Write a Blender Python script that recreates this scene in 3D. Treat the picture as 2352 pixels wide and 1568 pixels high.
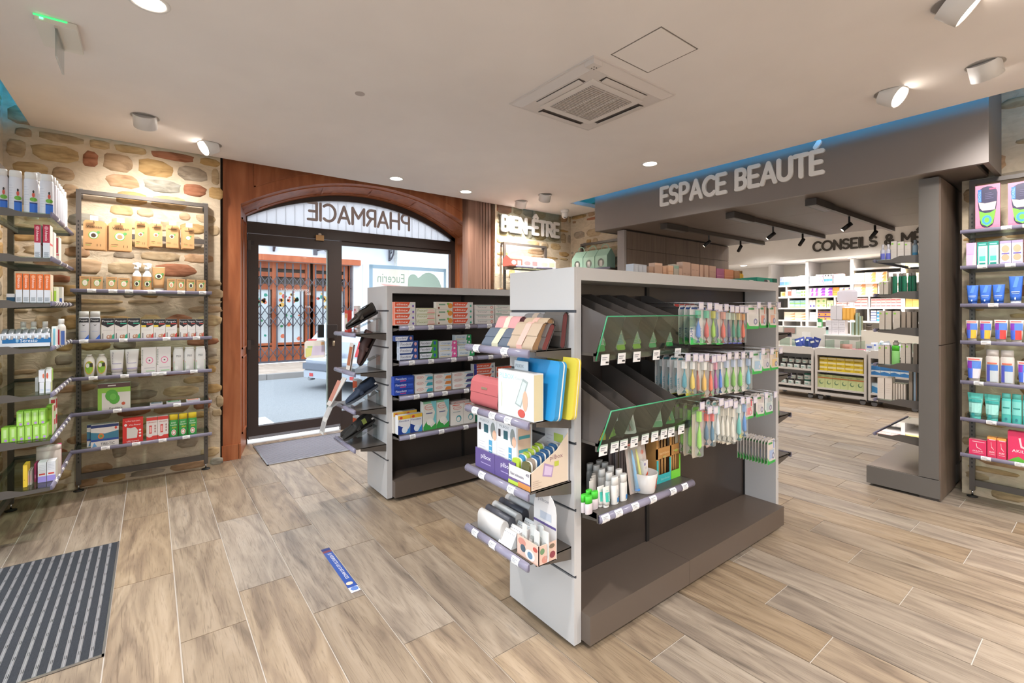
import bpy, math, random
from mathutils import Vector, Matrix
for o in list(bpy.data.objects): bpy.data.objects.remove(o, do_unlink=True)
SC = bpy.context.scene
COL = SC.collection
random.seed(7)

# ------------------------------------------------------------------ camera
FPX, CX, HY, TH, CAMH = 1081.0, 1176.0, 712.0, math.radians(37.5), 1.4
cam = bpy.data.cameras.new('camera'); cam.sensor_width = 36.0; cam.lens = FPX / 2352 * 36
cam.shift_y = -(784 - HY) / 2352.0
cam.clip_start = 0.05; cam.clip_end = 200
camo = bpy.data.objects.new('camera', cam); COL.objects.link(camo)
camo.location = (0, 0, CAMH); camo.rotation_euler = (math.pi / 2, 0, -TH)
SC.camera = camo

# ------------------------------------------------------------------ colour management
vs = SC.view_settings
SC.display_settings.display_device = 'sRGB'
vs.view_transform = 'Standard'; vs.look = 'None'; vs.gamma = 1.0; vs.use_curve_mapping = False
vs.exposure = 0.72

# ------------------------------------------------------------------ world: pale overcast daylight
w = bpy.data.worlds.new('World'); SC.world = w; w.use_nodes = True
bg = w.node_tree.nodes['Background']
bg.inputs[0].default_value = (0.83, 0.91, 1.0, 1); bg.inputs[1].default_value = 2.5

# ------------------------------------------------------------------ lamp settings
CEIL = 2.77
LAMP_COL = (1.0, 0.965, 0.93)
P_DOWN, P_SPOT, P_BACK = 100.0, 70.0, 60.0
# ------------------------------------------------------------------ pixel helpers (a pixel gives a direction; the plane it lies on gives the distance)
FX, FY = math.sin(TH), math.cos(TH)
def ray(px, py=HY):
    a = (px - CX) / FPX
    return FX + a * FY, FY - a * FX, (HY - py) / FPX
def Xat(px, Y): d = ray(px); return Y * d[0] / d[1]
def Yat(px, X): d = ray(px); return X * d[1] / d[0]
def ZatY(px, py, Y): d = ray(px, py); return CAMH + d[2] * Y / d[1]
def ZatX(px, py, X): d = ray(px, py); return CAMH + d[2] * X / d[0]

# ------------------------------------------------------------------ materials
_M = {}
def lin(h):
    h = h.lstrip('#'); out = []
    for i in (0, 2, 4):
        c = int(h[i:i+2], 16) / 255
        out.append(c / 12.92 if c <= 0.04045 else ((c + 0.055) / 1.055) ** 2.4)
    return (*out, 1.0)
def mat(hexc, rough=0.45, metal=0.0, emit=0.0, alpha=1.0, spec=0.5, trans=0.0):
    k = (hexc, rough, metal, emit, alpha, spec, trans)
    if k in _M: return _M[k]
    m = bpy.data.materials.new('plain_' + hexc.lstrip('#')); m.use_nodes = True
    b = m.node_tree.nodes['Principled BSDF']
    b.inputs['Base Color'].default_value = lin(hexc); b.inputs['Roughness'].default_value = rough
    b.inputs['Metallic'].default_value = metal; b.inputs['Specular IOR Level'].default_value = spec
    if emit:
        b.inputs['Emission Color'].default_value = lin(hexc); b.inputs['Emission Strength'].default_value = emit
    if alpha < 1: b.inputs['Alpha'].default_value = alpha
    if trans: b.inputs['Transmission Weight'].default_value = trans
    _M[k] = m; return m
def nodemat(name):
    m = bpy.data.materials.new(name); m.use_nodes = True
    nt = m.node_tree; b = nt.nodes['Principled BSDF']
    def N(t, **kw):
        n = nt.nodes.new(t)
        for k, v in kw.items():
            if k in n.inputs: n.inputs[k].default_value = v
            else: setattr(n, k, v)
        return n
    L = lambda a, ao, c, ci: nt.links.new(a.outputs[ao], c.inputs[ci])
    return m, nt, b, N, L
def ramp(N, stops, interp='LINEAR'):
    r = N('ShaderNodeValToRGB'); r.color_ramp.interpolation = interp
    e = r.color_ramp.elements
    while len(e) < len(stops): e.new(0.5)
    for i, (p, c) in enumerate(stops): e[i].position = p; e[i].color = lin(c)
    return r
def glass_mat(name, tint='#ffffff', refl=0.12, rough=0.0):
    m = bpy.data.materials.new(name); m.use_nodes = True; nt = m.node_tree
    for n in list(nt.nodes): nt.nodes.remove(n)
    out = nt.nodes.new('ShaderNodeOutputMaterial'); mix = nt.nodes.new('ShaderNodeMixShader')
    tr = nt.nodes.new('ShaderNodeBsdfTransparent'); gl = nt.nodes.new('ShaderNodeBsdfGlossy')
    tr.inputs[0].default_value = lin(tint); gl.inputs['Roughness'].default_value = rough
    lw = nt.nodes.new('ShaderNodeLayerWeight'); lw.inputs[0].default_value = 0.5
    pw = nt.nodes.new('ShaderNodeMath'); pw.operation = 'POWER'; pw.inputs[1].default_value = 4.0
    ma = nt.nodes.new('ShaderNodeMath'); ma.operation = 'MULTIPLY_ADD'; ma.inputs[1].default_value = 0.6; ma.inputs[2].default_value = refl*0.25; ma.use_clamp = True
    nt.links.new(lw.outputs['Facing'], pw.inputs[0]); nt.links.new(pw.outputs[0], ma.inputs[0]); nt.links.new(ma.outputs[0], mix.inputs[0]); nt.links.new(tr.outputs[0], mix.inputs[1])
    nt.links.new(gl.outputs[0], mix.inputs[2]); nt.links.new(mix.outputs[0], out.inputs[0])
    return m
def film_mat(name, col, fac, rough=0.3):
    # a translucent plastic: part diffuse colour, part see-through
    m = bpy.data.materials.new(name); m.use_nodes = True; nt = m.node_tree
    b = nt.nodes['Principled BSDF']; b.inputs['Base Color'].default_value = lin(col)
    b.inputs['Roughness'].default_value = rough; b.inputs['Alpha'].default_value = fac
    return m

def grain_mat(name, stops, scale=(1, 1, 1), rough=0.5, bump=0.1, detail=6.0, dist=1.2, spec=0.4, rnd=0.0):
    m, nt, b, N, L = nodemat(name)
    tc = N('ShaderNodeTexCoord'); mp = N('ShaderNodeMapping'); mp.inputs['Scale'].default_value = scale
    L(tc, 'Object', mp, 'Vector')
    if rnd:
        oi = N('ShaderNodeObjectInfo'); mu = N('ShaderNodeMath', operation='MULTIPLY'); mu.inputs[1].default_value = rnd
        L(oi, 'Random', mu, 0); cb = N('ShaderNodeCombineXYZ'); L(mu, 0, cb, 0); L(mu, 0, cb, 1); L(mu, 0, cb, 2)
        L(cb, 0, mp, 'Location')
    n = N('ShaderNodeTexNoise'); n.inputs['Scale'].default_value = 1.0; n.inputs['Detail'].default_value = detail
    n.inputs['Distortion'].default_value = dist
    L(mp, 0, n, 'Vector'); r = ramp(N, stops); L(n, 'Fac', r, 0); L(r, 0, b, 'Base Color')
    b.inputs['Roughness'].default_value = rough; b.inputs['Specular IOR Level'].default_value = spec
    if bump:
        bp = N('ShaderNodeBump'); bp.inputs['Strength'].default_value = bump; bp.inputs['Distance'].default_value = 0.01
        L(n, 'Fac', bp, 'Height'); L(bp, 0, b, 'Normal')
    return m

def plank_mat():
    m, nt, b, N, L = nodemat('wood_look_plank')
    tc = N('ShaderNodeTexCoord'); oi = N('ShaderNodeObjectInfo')
    mu = N('ShaderNodeMath', operation='MULTIPLY'); mu.inputs[1].default_value = 60.0; L(oi, 'Random', mu, 0)
    cb = N('ShaderNodeCombineXYZ'); L(mu, 0, cb, 0); L(mu, 0, cb, 1)
    ad = N('ShaderNodeVectorMath', operation='ADD'); L(tc, 'Object', ad, 0); L(cb, 0, ad, 1)
    mp = N('ShaderNodeMapping'); mp.inputs['Scale'].default_value = (7.0, 1.1, 1); L(ad, 0, mp, 'Vector')
    n1 = N('ShaderNodeTexNoise'); n1.inputs['Scale'].default_value = 1.3; n1.inputs['Detail'].default_value = 5; n1.inputs['Distortion'].default_value = 1.6
    L(mp, 0, n1, 'Vector')
    mp2 = N('ShaderNodeMapping'); mp2.inputs['Scale'].default_value = (60.0, 3.0, 1); L(ad, 0, mp2, 'Vector')
    n2 = N('ShaderNodeTexNoise'); n2.inputs['Scale'].default_value = 1.4; n2.inputs['Detail'].default_value = 4; n2.inputs['Distortion'].default_value = 2.0
    L(mp2, 0, n2, 'Vector')
    r1 = ramp(N, [(0.22, '#665645'), (0.38, '#87715a'), (0.54, '#9c8569'), (0.68, '#a89176'), (0.82, '#82776a')]); L(n1, 'Fac', r1, 0)
    r2 = ramp(N, [(0.30, '#6e5c4a'), (0.48, '#ffffff'), (1.0, '#ffffff')]); L(n2, 'Fac', r2, 0)
    mx = N('ShaderNodeMix', data_type='RGBA', blend_type='MULTIPLY'); mx.inputs[0].default_value = 0.38
    nt.links.new(r1.outputs[0], mx.inputs[6]); nt.links.new(r2.outputs[0], mx.inputs[7])
    # each plank a little lighter, darker or greyer
    hs = N('ShaderNodeHueSaturation'); nt.links.new(mx.outputs[2], hs.inputs['Color'])
    m1 = N('ShaderNodeMapRange'); m1.inputs[3].default_value = 0.9; m1.inputs[4].default_value = 1.1; L(oi, 'Random', m1, 0); L(m1, 0, hs, 'Value')
    fr = N('ShaderNodeMath', operation='FRACT'); ml = N('ShaderNodeMath', operation='MULTIPLY'); ml.inputs[1].default_value = 17.3
    L(oi, 'Random', ml, 0); L(ml, 0, fr, 0)
    m2 = N('ShaderNodeMapRange'); m2.inputs[3].default_value = 0.6; m2.inputs[4].default_value = 0.95; L(fr, 0, m2, 0); L(m2, 0, hs, 'Saturation')
    L(hs, 0, b, 'Base Color'); b.inputs['Roughness'].default_value = 0.42; b.inputs['Specular IOR Level'].default_value = 0.45
    bp = N('ShaderNodeBump'); bp.inputs['Strength'].default_value = 0.12; bp.inputs['Distance'].default_value = 0.004
    L(n2, 'Fac', bp, 'Height'); L(bp, 0, b, 'Normal')
    return m
def stone_mat():
    m, nt, b, N, L = nodemat('field_stone')
    tc = N('ShaderNodeTexCoord'); oi = N('ShaderNodeObjectInfo')
    r0 = ramp(N, [(0.0, '#c2ae90'), (0.22, '#c9b087'), (0.38, '#b0a495'), (0.5, '#c2a080'), (0.60, '#b07a60'), (0.65, '#c2a272'), (0.78, '#a8a69d'), (0.85, '#bda386'), (0.92, '#d0b994')], 'CONSTANT')
    L(oi, 'Random', r0, 0)
    mp = N('ShaderNodeMapping'); mp.inputs['Scale'].default_value = (5, 5, 14); L(tc, 'Object', mp, 'Vector')
    n = N('ShaderNodeTexNoise'); n.inputs['Scale'].default_value = 1.6; n.inputs['Detail'].default_value = 8; n.inputs['Distortion'].default_value = 0.8
    L(mp, 0, n, 'Vector')
    r1 = ramp(N, [(0.25, '#8d8070'), (0.5, '#dcd2c4'), (0.75, '#ffffff')]); L(n, 'Fac', r1, 0)
    mx = N('ShaderNodeMix', data_type='RGBA', blend_type='MULTIPLY'); mx.inputs[0].default_value = 0.75
    nt.links.new(r0.outputs[0], mx.inputs[6]); nt.links.new(r1.outputs[0], mx.inputs[7])
    nt.links.new(mx.outputs[2], b.inputs['Base Color']); b.inputs['Roughness'].default_value = 0.85
    b.inputs['Specular IOR Level'].default_value = 0.2
    bp = N('ShaderNodeBump'); bp.inputs['Strength'].default_value = 0.5; bp.inputs['Distance'].default_value = 0.008
    L(n, 'Fac', bp, 'Height'); L(bp, 0, b, 'Normal')
    return m

WHITE = mat('#e3dfdc', 0.4); OFFW = mat('#d9d2c9', 0.5); PAPER = mat('#ece9e6', 0.5)
LAMI = mat('#bfbcbb', 0.35); DARKPANEL = mat('#3b332f', 0.3, spec=0.5); PLINTH = mat('#5f534a', 0.42)
SHELFM = mat('#5d5650', 0.38, 0.2); FRAME = mat('#5b544f', 0.42, 0.3); BLACK = mat('#1b1a1a', 0.5)
ALU = mat('#3a2f2b', 0.4); STEEL = mat('#b9b9ba', 0.28, 0.9); CHROME = mat('#d0d0d2', 0.15, 1.0)
HEADER = mat('#7b726d', 0.5); INK = mat('#2a2a2e', 0.5); GREYINK = mat('#8f8f94', 0.5)
GLASS = glass_mat('clear_glass', '#f6fafb', 0.10); SHGLASS = glass_mat('shelf_glass', '#e2efe8', 0.22)
GEDGE = mat('#4fae7f', 0.2, alpha=0.75); RAIL = film_mat('lilac_label_rail', '#9f9aae', 0.62, 0.18)
ACRYL = glass_mat('acrylic', '#eef2f2', 0.25); BLISTER = film_mat('blister_plastic', '#e6ece6', 0.16, 0.1)
WOODM = grain_mat('door_surround_wood', [(0.2, '#83482a'), (0.5, '#a15d38'), (0.8, '#b8744d')], (9, 9, 1.2), 0.42, 0.05)
BROWNP = grain_mat('taupe_wood_panel', [(0.2, '#5b4d43'), (0.5, '#6b5b50'), (0.8, '#776759')], (30, 30, 1.5), 0.5, 0.04)
BWOOD = grain_mat('brown_pilaster_wood', [(0.2, '#66493c'), (0.5, '#7a5b4c'), (0.8, '#896a5a')], (30, 30, 1.0), 0.45, 0.04)
MORTAR = grain_mat('lime_mortar', [(0.2, '#b5a48d'), (0.5, '#c6b49b'), (0.8, '#d4c2a9')], (9, 9, 16), 0.92, 0.9)
STONE = stone_mat(); PLANK = plank_mat()
CEILM = grain_mat('ceiling_paint', [(0.3, '#e3dcd8'), (0.7, '#e7e0dc')], (3, 3, 3), 0.85, 0.0, 2.0, 0.2)
PLASTER = grain_mat('white_plaster', [(0.3, '#dedad5'), (0.7, '#e4e0db')], (3, 3, 3), 0.8, 0.02)

# ------------------------------------------------------------------ mesh builder
_FONT = {}
def glyphs(s, res=2):
    k = (s, res)
    if k not in _FONT:
        cu = bpy.data.curves.new('t', 'FONT'); cu.body = s; cu.size = 1.0; cu.resolution_u = res; cu.fill_mode = 'FRONT'
        o = bpy.data.objects.new('t', cu); COL.objects.link(o)
        dg = bpy.context.evaluated_depsgraph_get(); me = bpy.data.meshes.new_from_object(o.evaluated_get(dg))
        v = [(p.co.x, p.co.y) for p in me.vertices]; f = [tuple(p.vertices) for p in me.polygons]
        bpy.data.objects.remove(o); bpy.data.curves.remove(cu); bpy.data.meshes.remove(me)
        if v:
            x0 = min(a for a, _ in v); x1 = max(a for a, _ in v); y0 = min(c for _, c in v); y1 = max(c for _, c in v)
            v = [(a - x0, c - y0) for a, c in v]; _FONT[k] = (v, f, x1 - x0, y1 - y0)
        else: _FONT[k] = ([], [], 1, 1)
    return _FONT[k]

class MB:
    def __init__(s): s.v = []; s.f = []; s.mi = []; s.ms = []; s.sm = []
    def m(s, mt):
        if mt not in s.ms: s.ms.append(mt)
        return s.ms.index(mt)
    def add(s, vs_, fs, mt, smooth=False):
        o = len(s.v); s.v += [tuple(p) for p in vs_]; i = s.m(mt)
        for f in fs: s.f.append(tuple(o + k for k in f)); s.mi.append(i); s.sm.append(smooth)
        return s
    def box(s, x0, y0, z0, x1, y1, z1, mt):
        if x1 < x0: x0, x1 = x1, x0
        if y1 < y0: y0, y1 = y1, y0
        if z1 < z0: z0, z1 = z1, z0
        return s.add([(x0,y0,z0),(x1,y0,z0),(x1,y1,z0),(x0,y1,z0),(x0,y0,z1),(x1,y0,z1),(x1,y1,z1),(x0,y1,z1)],
              [(0,3,2,1),(4,5,6,7),(0,1,5,4),(1,2,6,5),(2,3,7,6),(3,0,4,7)], mt)
    def hexa(s, p, mt): return s.add(p, [(0,3,2,1),(4,5,6,7),(0,1,5,4),(1,2,6,5),(2,3,7,6),(3,0,4,7)], mt)
    def bbox(s, x0, y0, z0, x1, y1, z1, mt, b=0.004):
        # box with chamfered vertical edges and softened top
        p = [(x0+b,y0),(x1-b,y0),(x1,y0+b),(x1,y1-b),(x1-b,y1),(x0+b,y1),(x0,y1-b),(x0,y0+b)]
        cx_, cy_ = (x0+x1)/2, (y0+y1)/2
        q = [(x+(b if x<cx_ else -b), y+(b if y<cy_ else -b)) for x, y in p]
        vs_ = [(x,y,z0) for x,y in p]+[(x,y,z1-b) for x,y in p]+[(x,y,z1) for x,y in q]
        fs = [tuple(range(7,-1,-1)), tuple(range(16,24))]
        for r in (0, 8):
            for i in range(8): j=(i+1)%8; fs.append((r+i,r+j,r+8+j,r+8+i))
        return s.add(vs_, fs, mt)
    def quad(s, a, b, c, d, mt): return s.add([a, b, c, d], [(0,1,2,3)], mt)
    def lathe(s, prof, mt, n=14, c=(0,0,0), sx=1.0, sy=1.0, smooth=True, cap=True, a0=0.0):
        vs_ = []
        for r, z in prof:
            for i in range(n):
                a = a0 + 2*math.pi*i/n; vs_.append((c[0]+r*sx*math.cos(a), c[1]+r*sy*math.sin(a), c[2]+z))
        fs = []
        for k in range(len(prof)-1):
            for i in range(n): j=(i+1)%n; fs.append((k*n+i,k*n+j,(k+1)*n+j,(k+1)*n+i))
        s.add(vs_, fs, mt, smooth)
        if cap:
            o = len(s.v)-len(vs_); i = s.m(mt)
            if prof[0][0] > 1e-6: s.f.append(tuple(o+k for k in range(n-1,-1,-1))); s.mi.append(i); s.sm.append(False)
            q = o+(len(prof)-1)*n
            if prof[-1][0] > 1e-6: s.f.append(tuple(q+k for k in range(n))); s.mi.append(i); s.sm.append(False)
        return s
    def tube(s, pts, r, mt, n=6, smooth=True):
        pts = [Vector(p) for p in pts]; rings = []
        for i, p in enumerate(pts):
            d = (pts[min(i+1,len(pts)-1)]-pts[max(i-1,0)]).normalized()
            u = d.cross(Vector((0,0,1)));
            if u.length < 1e-3: u = d.cross(Vector((1,0,0)))
            u.normalize(); w_ = u.cross(d); rr = r[i] if isinstance(r,(list,tuple)) else r
            rings.append([p+u*rr*math.cos(2*math.pi*k/n)+w_*rr*math.sin(2*math.pi*k/n) for k in range(n)])
        vs_ = [q for rg in rings for q in rg]; fs = []
        for i in range(len(rings)-1):
            for k in range(n): j=(k+1)%n; fs.append((i*n+k,(i+1)*n+k,(i+1)*n+j,i*n+j))
        fs.append(tuple(range(n))); fs.append(tuple((len(rings)-1)*n+k for k in range(n-1,-1,-1)))
        return s.add(vs_, fs, mt, smooth)
    def prism(s, poly, fn, d0, d1, mt, smooth=False):
        # poly: 2D outline, fn(u,v,d)->xyz
        n = len(poly); vs_ = [fn(u,v,d0) for u,v in poly]+[fn(u,v,d1) for u,v in poly]
        fs = [tuple(range(n)), tuple(range(2*n-1,n-1,-1))]+[(i,i+n,(i+1)%n+n,(i+1)%n) for i in range(n)]
        s.add(vs_, fs[:2], mt); o = len(s.v)-2*n; i_ = s.m(mt)
        for f in fs[2:]: s.f.append(tuple(o+k for k in f)); s.mi.append(i_); s.sm.append(smooth)
        return s
    def text(s, t, fn, x, y, h, mt, w=None, rot=0, align='l', mirror=False):
        # fn(u,v)->xyz ; text cap height h, fitted to width w if given
        v, f, tw, th = glyphs(t); k = h/th; kx = k if w is None else w/tw
        W = tw*kx; ox = {'l':0,'c':-W/2,'r':-W}[align]
        out = []
        for a, b in v:
            uu, vv = a*kx+ox, b*k
            if mirror: uu = -uu
            if rot == 90: uu, vv = -vv, uu
            elif rot == -90: uu, vv = vv, -uu
            out.append(fn(x+uu, y+vv))
        return s.add(out, f, mt)
    def xf(s, M, i0=0):
        for i in range(i0, len(s.v)): s.v[i] = tuple(M @ Vector(s.v[i]))
        return s
    def mesh(s, name):
        me = bpy.data.meshes.new(name); me.from_pydata(s.v, [], s.f)
        for mt in s.ms: me.materials.append(mt)
        me.polygons.foreach_set('material_index', s.mi); me.polygons.foreach_set('use_smooth', s.sm); me.update()
        return me
    def build(s, name, parent=None, loc=(0,0,0), rz=0.0, rot=None): return place(s.mesh(name), name, parent, loc, rz, rot)

def place(me, name, parent=None, loc=(0,0,0), rz=0.0, rot=None):
    o = bpy.data.objects.new(name, me); COL.objects.link(o)
    o.location = loc; o.rotation_euler = rot if rot else (0,0,rz)
    if parent: o.parent = parent
    return o
def empty(name, loc=(0,0,0), rz=0.0, parent=None):
    o = bpy.data.objects.new(name, None); COL.objects.link(o); o.empty_display_size = 0.1
    o.location = loc; o.rotation_euler = (0,0,rz)
    if parent: o.parent = parent
    return o
def tag(o, label, cat, group=None):
    o['label'] = label; o['category'] = cat
    if group: o['group'] = group
    return o
def struct(o, label=None):
    o['kind'] = 'structure'
    if label: o['label'] = label
    return o
_ONCE = {}
def once(key, fn):
    if key not in _ONCE: _ONCE[key] = fn()
    return _ONCE[key]

# ------------------------------------------------------------------ rounded stroke lettering for the big signs
def arc(cx_, cy_, rx, ry, a0, a1, n=10):
    return [(cx_+rx*math.cos(math.radians(a0+(a1-a0)*i/n)), cy_+ry*math.sin(math.radians(a0+(a1-a0)*i/n))) for i in range(n+1)]
GL = {
 'E': (0.5, [[(0.5,1),(0,1),(0,0),(0.5,0)], [(0,0.5),(0.43,0.5)]]),
 'S': (0.56, [arc(0.28,0.75,0.26,0.25,30,270,10)+arc(0.28,0.25,0.27,0.25,90,-150,10)]),
 'P': (0.55, [[(0,0),(0,1),(0.27,1)]+arc(0.27,0.72,0.28,0.28,90,-90,10)+[(0,0.44)]]),
 'A': (0.7, [[(0,0),(0.35,1),(0.7,0)], [(0.13,0.3),(0.57,0.3)]]),
 'C': (0.68, [arc(0.42,0.5,0.42,0.5,48,312,16)]),
 'B': (0.56, [[(0,0),(0,1),(0.26,1)]+arc(0.26,0.76,0.24,0.24,90,-90,8)+[(0,0.52)], [(0.26,0.52)]+arc(0.28,0.26,0.27,0.26,90,-90,8)+[(0,0)]]),
 'U': (0.62, [[(0,1),(0,0.31)]+arc(0.31,0.31,0.31,0.31,180,360,10)+[(0.62,1)]]),
 'T': (0.6, [[(0,1),(0.6,1)], [(0.3,1),(0.3,0)]]),
 'I': (0.06, [[(0.03,0),(0.03,1)]]),
 'N': (0.6, [[(0,0),(0,1),(0.6,0),(0.6,1)]]),
 'R': (0.56, [[(0,0),(0,1),(0.27,1)]+arc(0.27,0.73,0.27,0.27,90,-90,10)+[(0,0.46)], [(0.26,0.46),(0.56,0)]]),
 'M': (0.76, [[(0,0),(0,1),(0.38,0.38),(0.76,1),(0.76,0)]]),
 'H': (0.6, [[(0,0),(0,1)], [(0.6,0),(0.6,1)], [(0,0.5),(0.6,0.5)]]),
 'O': (0.92, [arc(0.46,0.5,0.46,0.5,0,360,22)]),
 'L': (0.46, [[(0,1),(0,0),(0.46,0)]]),
 'D': (0.62, [[(0,0),(0,1),(0.2,1)]+arc(0.2,0.5,0.42,0.5,90,-90,12)+[(0,0)]]),
 '-': (0.34, [[(0,0.42),(0.34,0.42)]]),
 '&': (0.66, [[(0.66,0.0),(0.16,0.62)]+arc(0.32,0.78,0.2,0.22,215,-40,10)+[(0.14,0.44)]+arc(0.27,0.24,0.24,0.24,125,300,10)+[(0.62,0.42)]]),
 ' ': (0.3, []),
 'É': None, 'Ê': None}
GL['É'] = (0.5, GL['E'][1]+[[(0.2,1.22),(0.36,1.42)]])
GL['Ê'] = (0.5, GL['E'][1]+[[(0.1,1.22),(0.26,1.4),(0.42,1.22)]])
def stroke_letter(polys, H, t, d, mt):
    mb = MB(); r = t/2; k_ = 0
    for pl in polys:
        pl = [(x*H, y*H) for x, y in pl]
        for (ax, ay), (bx, by) in zip(pl, pl[1:]):
            L_ = math.hypot(bx-ax, by-ay)
            if L_ < 1e-6: continue
            ux, uy = (bx-ax)/L_*r, (by-ay)/L_*r; al = math.atan2(uy, ux)
            out = [(bx+r*math.cos(al-math.pi/2+math.pi*i/6), by+r*math.sin(al-math.pi/2+math.pi*i/6)) for i in range(7)]
            out += [(ax+r*math.cos(al+math.pi/2+math.pi*i/6), ay+r*math.sin(al+math.pi/2+math.pi*i/6)) for i in range(7)]
            mb.prism(out, lambda u, v, dd: (u, -dd, v), d+0.0003*k_, 0.0001*k_, mt); k_ += 1
    return mb
def sign(txt, H, W, t, d, mt, parent, name='letter', mirror=False):
    # letters are separate parts; local x along the sign, z up, face towards -y
    ad = []; x = 0; gap = 0.2
    for ch in txt: ad.append(x); x += GL[ch][0]+gap
    tot = x-gap; k = W/(tot*H)
    for ch, a in zip(txt, ad):
        if not GL[ch][1]: continue
        polys = [[((p[0]+a)*k-(a*k), p[1]) for p in pl] for pl in GL[ch][1]]
        if mirror: polys = [[(-u, v) for u, v in pl] for pl in polys]
        mb = stroke_letter(polys, H, t, d, mt)
        mb.build(name, parent, ((-1 if mirror else 1)*a*k*H, 0, 0))
# =================================================================== STRUCTURE
# ---- floor: grout bed plus single planks
fl = struct(MB().box(-1.0,-2.7,-0.12,10.5,6.05,-0.004, mat('#c9c2ba',0.8)).build('floor'), 'wood-look tiled floor with pale grout lines')
PW, PL, GR = 0.2475, 0.96, 0.005
_off = {0:0.215, 1:0.498, 2:0.762, 3:0.36, 4:0.88}
def floor_planks():
    far = MB(); n = 0
    for k in range(-4, 43):
        x0 = -0.15+PW*k; x1 = x0+PW
        if x0 < -0.95 or x1 > 10.35: continue
        off = _off.get(k, (k*0.2837+0.13) % PL)
        ymax = 5.58 if 0.5 < x0 < 3.4 else (5.06 if x0 < 4.9 else 4.9)
        ymin = -2.6
        j0 = math.floor((ymin-off)/PL)
        for j in range(j0, 12):
            a, b = off+j*PL, off+(j+1)*PL
            a, b = max(a, ymin), min(b, ymax)
            if b-a < 0.03: continue
            near = (x1 < 5.2 and b > 0.1) or (5.2 <= x1 < 8.6 and 0.9 < b and a < 4.0)
            if near:
                key = ('plank', round(b-a, 3))
                me = once(key, lambda: MB().box(-PW/2+GR/2, -(b-a)/2+GR/2, -0.02, PW/2-GR/2, (b-a)/2-GR/2, 0, PLANK).mesh('plank'))
                place(me, 'plank', fl, ((x0+x1)/2, (a+b)/2, 0)); n += 1
            else: far.box(x0+GR/2, a+GR/2, -0.02, x1-GR/2, b-GR/2, 0, PLANK)
    far.build('plank_field', fl)['kind'] = 'stuff'
floor_planks()

# ---- stone walls: mortar bed with single stones
def stones(parent, fn, u0, u1, z0, z1, seed, hole=None, cov=0.74):
    rnd = random.Random(seed); z = z0; c = 0
    while z < z1-0.03:
        h = rnd.choice((0.05,0.075,0.09,0.11,0.13,0.16)); h = min(h, z1-z)
        u = u0-rnd.random()*0.2
        while u < u1:
            wd = rnd.uniform(0.1,0.32)*(1.25 if h < 0.09 else 1.0)
            a, b = max(u, u0+rnd.uniform(-0.015,0.01)), min(u+wd, u1+rnd.uniform(-0.02,0.02)); u += wd+rnd.uniform(0.0,0.02)
            if b-a < 0.05 or rnd.random() > cov: continue
            if hole and hole(a, b, z, z+h): continue
            g = rnd.uniform(0.001,0.008); ca, cz = (a+b)/2, z+h/2; ra, rz = (b-a)/2-g, (h/2-g)*rnd.uniform(0.86,1.0)
            d = rnd.uniform(0.002,0.007); n = 12; ring = []
            for i in range(n):
                t = 2*math.pi*(i+rnd.uniform(-.3,.3))/n; co, si = math.cos(t), math.sin(t); q = rnd.uniform(3.0,6.0)
                k = (abs(co)**q+abs(si)**q)**(-1/q)*rnd.uniform(0.88,1.03); ring.append((co*k, si*k))
            vs_ = []
            for sc_, dd in ((1.0,-0.003),(0.955,d*0.8),(0.6,d)):
                for x, y in ring: vs_.append(fn(ca+x*ra*sc_, cz+y*rz*sc_, dd+(rnd.uniform(-.0015,.002) if dd > 0 else 0)))
            vs_.append(fn(ca, cz, d*rnd.uniform(0.8,1.2)))
            fs = [(r*n+i, r*n+(i+1)%n, (r+1)*n+(i+1)%n, (r+1)*n+i) for r in (0,1) for i in range(n)]+[(2*n+i,2*n+(i+1)%n,3*n) for i in range(n)]
            MB().add(vs_, fs, STONE, True).build('stone', parent); c += 1
        z += h
    return c
WY = 5.0; TOP = 3.15
wf = struct(MB().box(-1.1,WY,0,0.50,5.66,TOP,MORTAR).build('wall_front'), 'rubble stone wall with lime mortar joints')
stones(wf, lambda u,z,d: (u, WY-d, z), -0.84, 0.515, 0.0, 2.95, 3, cov=0.74)
wf2 = struct(MB().box(3.56,WY,0,5.2,5.66,TOP,MORTAR).build('wall_front_far'), 'rubble stone wall beyond the brown pilaster')
stones(wf2, lambda u,z,d: (u, WY-d, z), 3.58, 4.92, 1.15, 2.95, 5)
WX = 4.93
wrf = struct(MB().box(WX,3.83,0,5.2,WY,TOP,MORTAR).build('wall_side_far'), 'rubble stone wall in the far corner')
stones(wrf, lambda u,z,d: (WX-d, u, z), 3.85, 4.98, 1.15, 2.95, 9)
wr = struct(MB().box(4.95,-2.6,0,5.2,0.765,TOP,MORTAR).build('wall_right'), 'stone wall behind the foot care shelves')
stones(wr, lambda u,z,d: (4.95-d, u, z), -0.15, 0.755, 0.0, 2.95, 12, cov=0.55)
LX = -0.86
wl = struct(MB().box(-1.1,3.78,0,LX,WY,TOP,MORTAR).box(-1.1,1.95,0,LX,2.25,TOP,MORTAR).box(-1.1,-2.6,0,LX,-2.2,TOP,MORTAR).box(-1.1,-2.2,0,LX,1.95,0.3,MORTAR).box(-1.1,-2.2,2.55,LX,1.95,TOP,MORTAR).box(-1.1,2.25,2.5,LX,3.78,TOP,MORTAR).build('wall_left'), 'stone side wall beside the entrance')
stones(wl, lambda u,z,d: (LX+d, u, z), 4.3, 4.98, 0.0, 2.95, 15)
struct(MB().box(-1.1,-2.7,0,5.2,-2.6,TOP,PLASTER).build('wall_back'))
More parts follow.
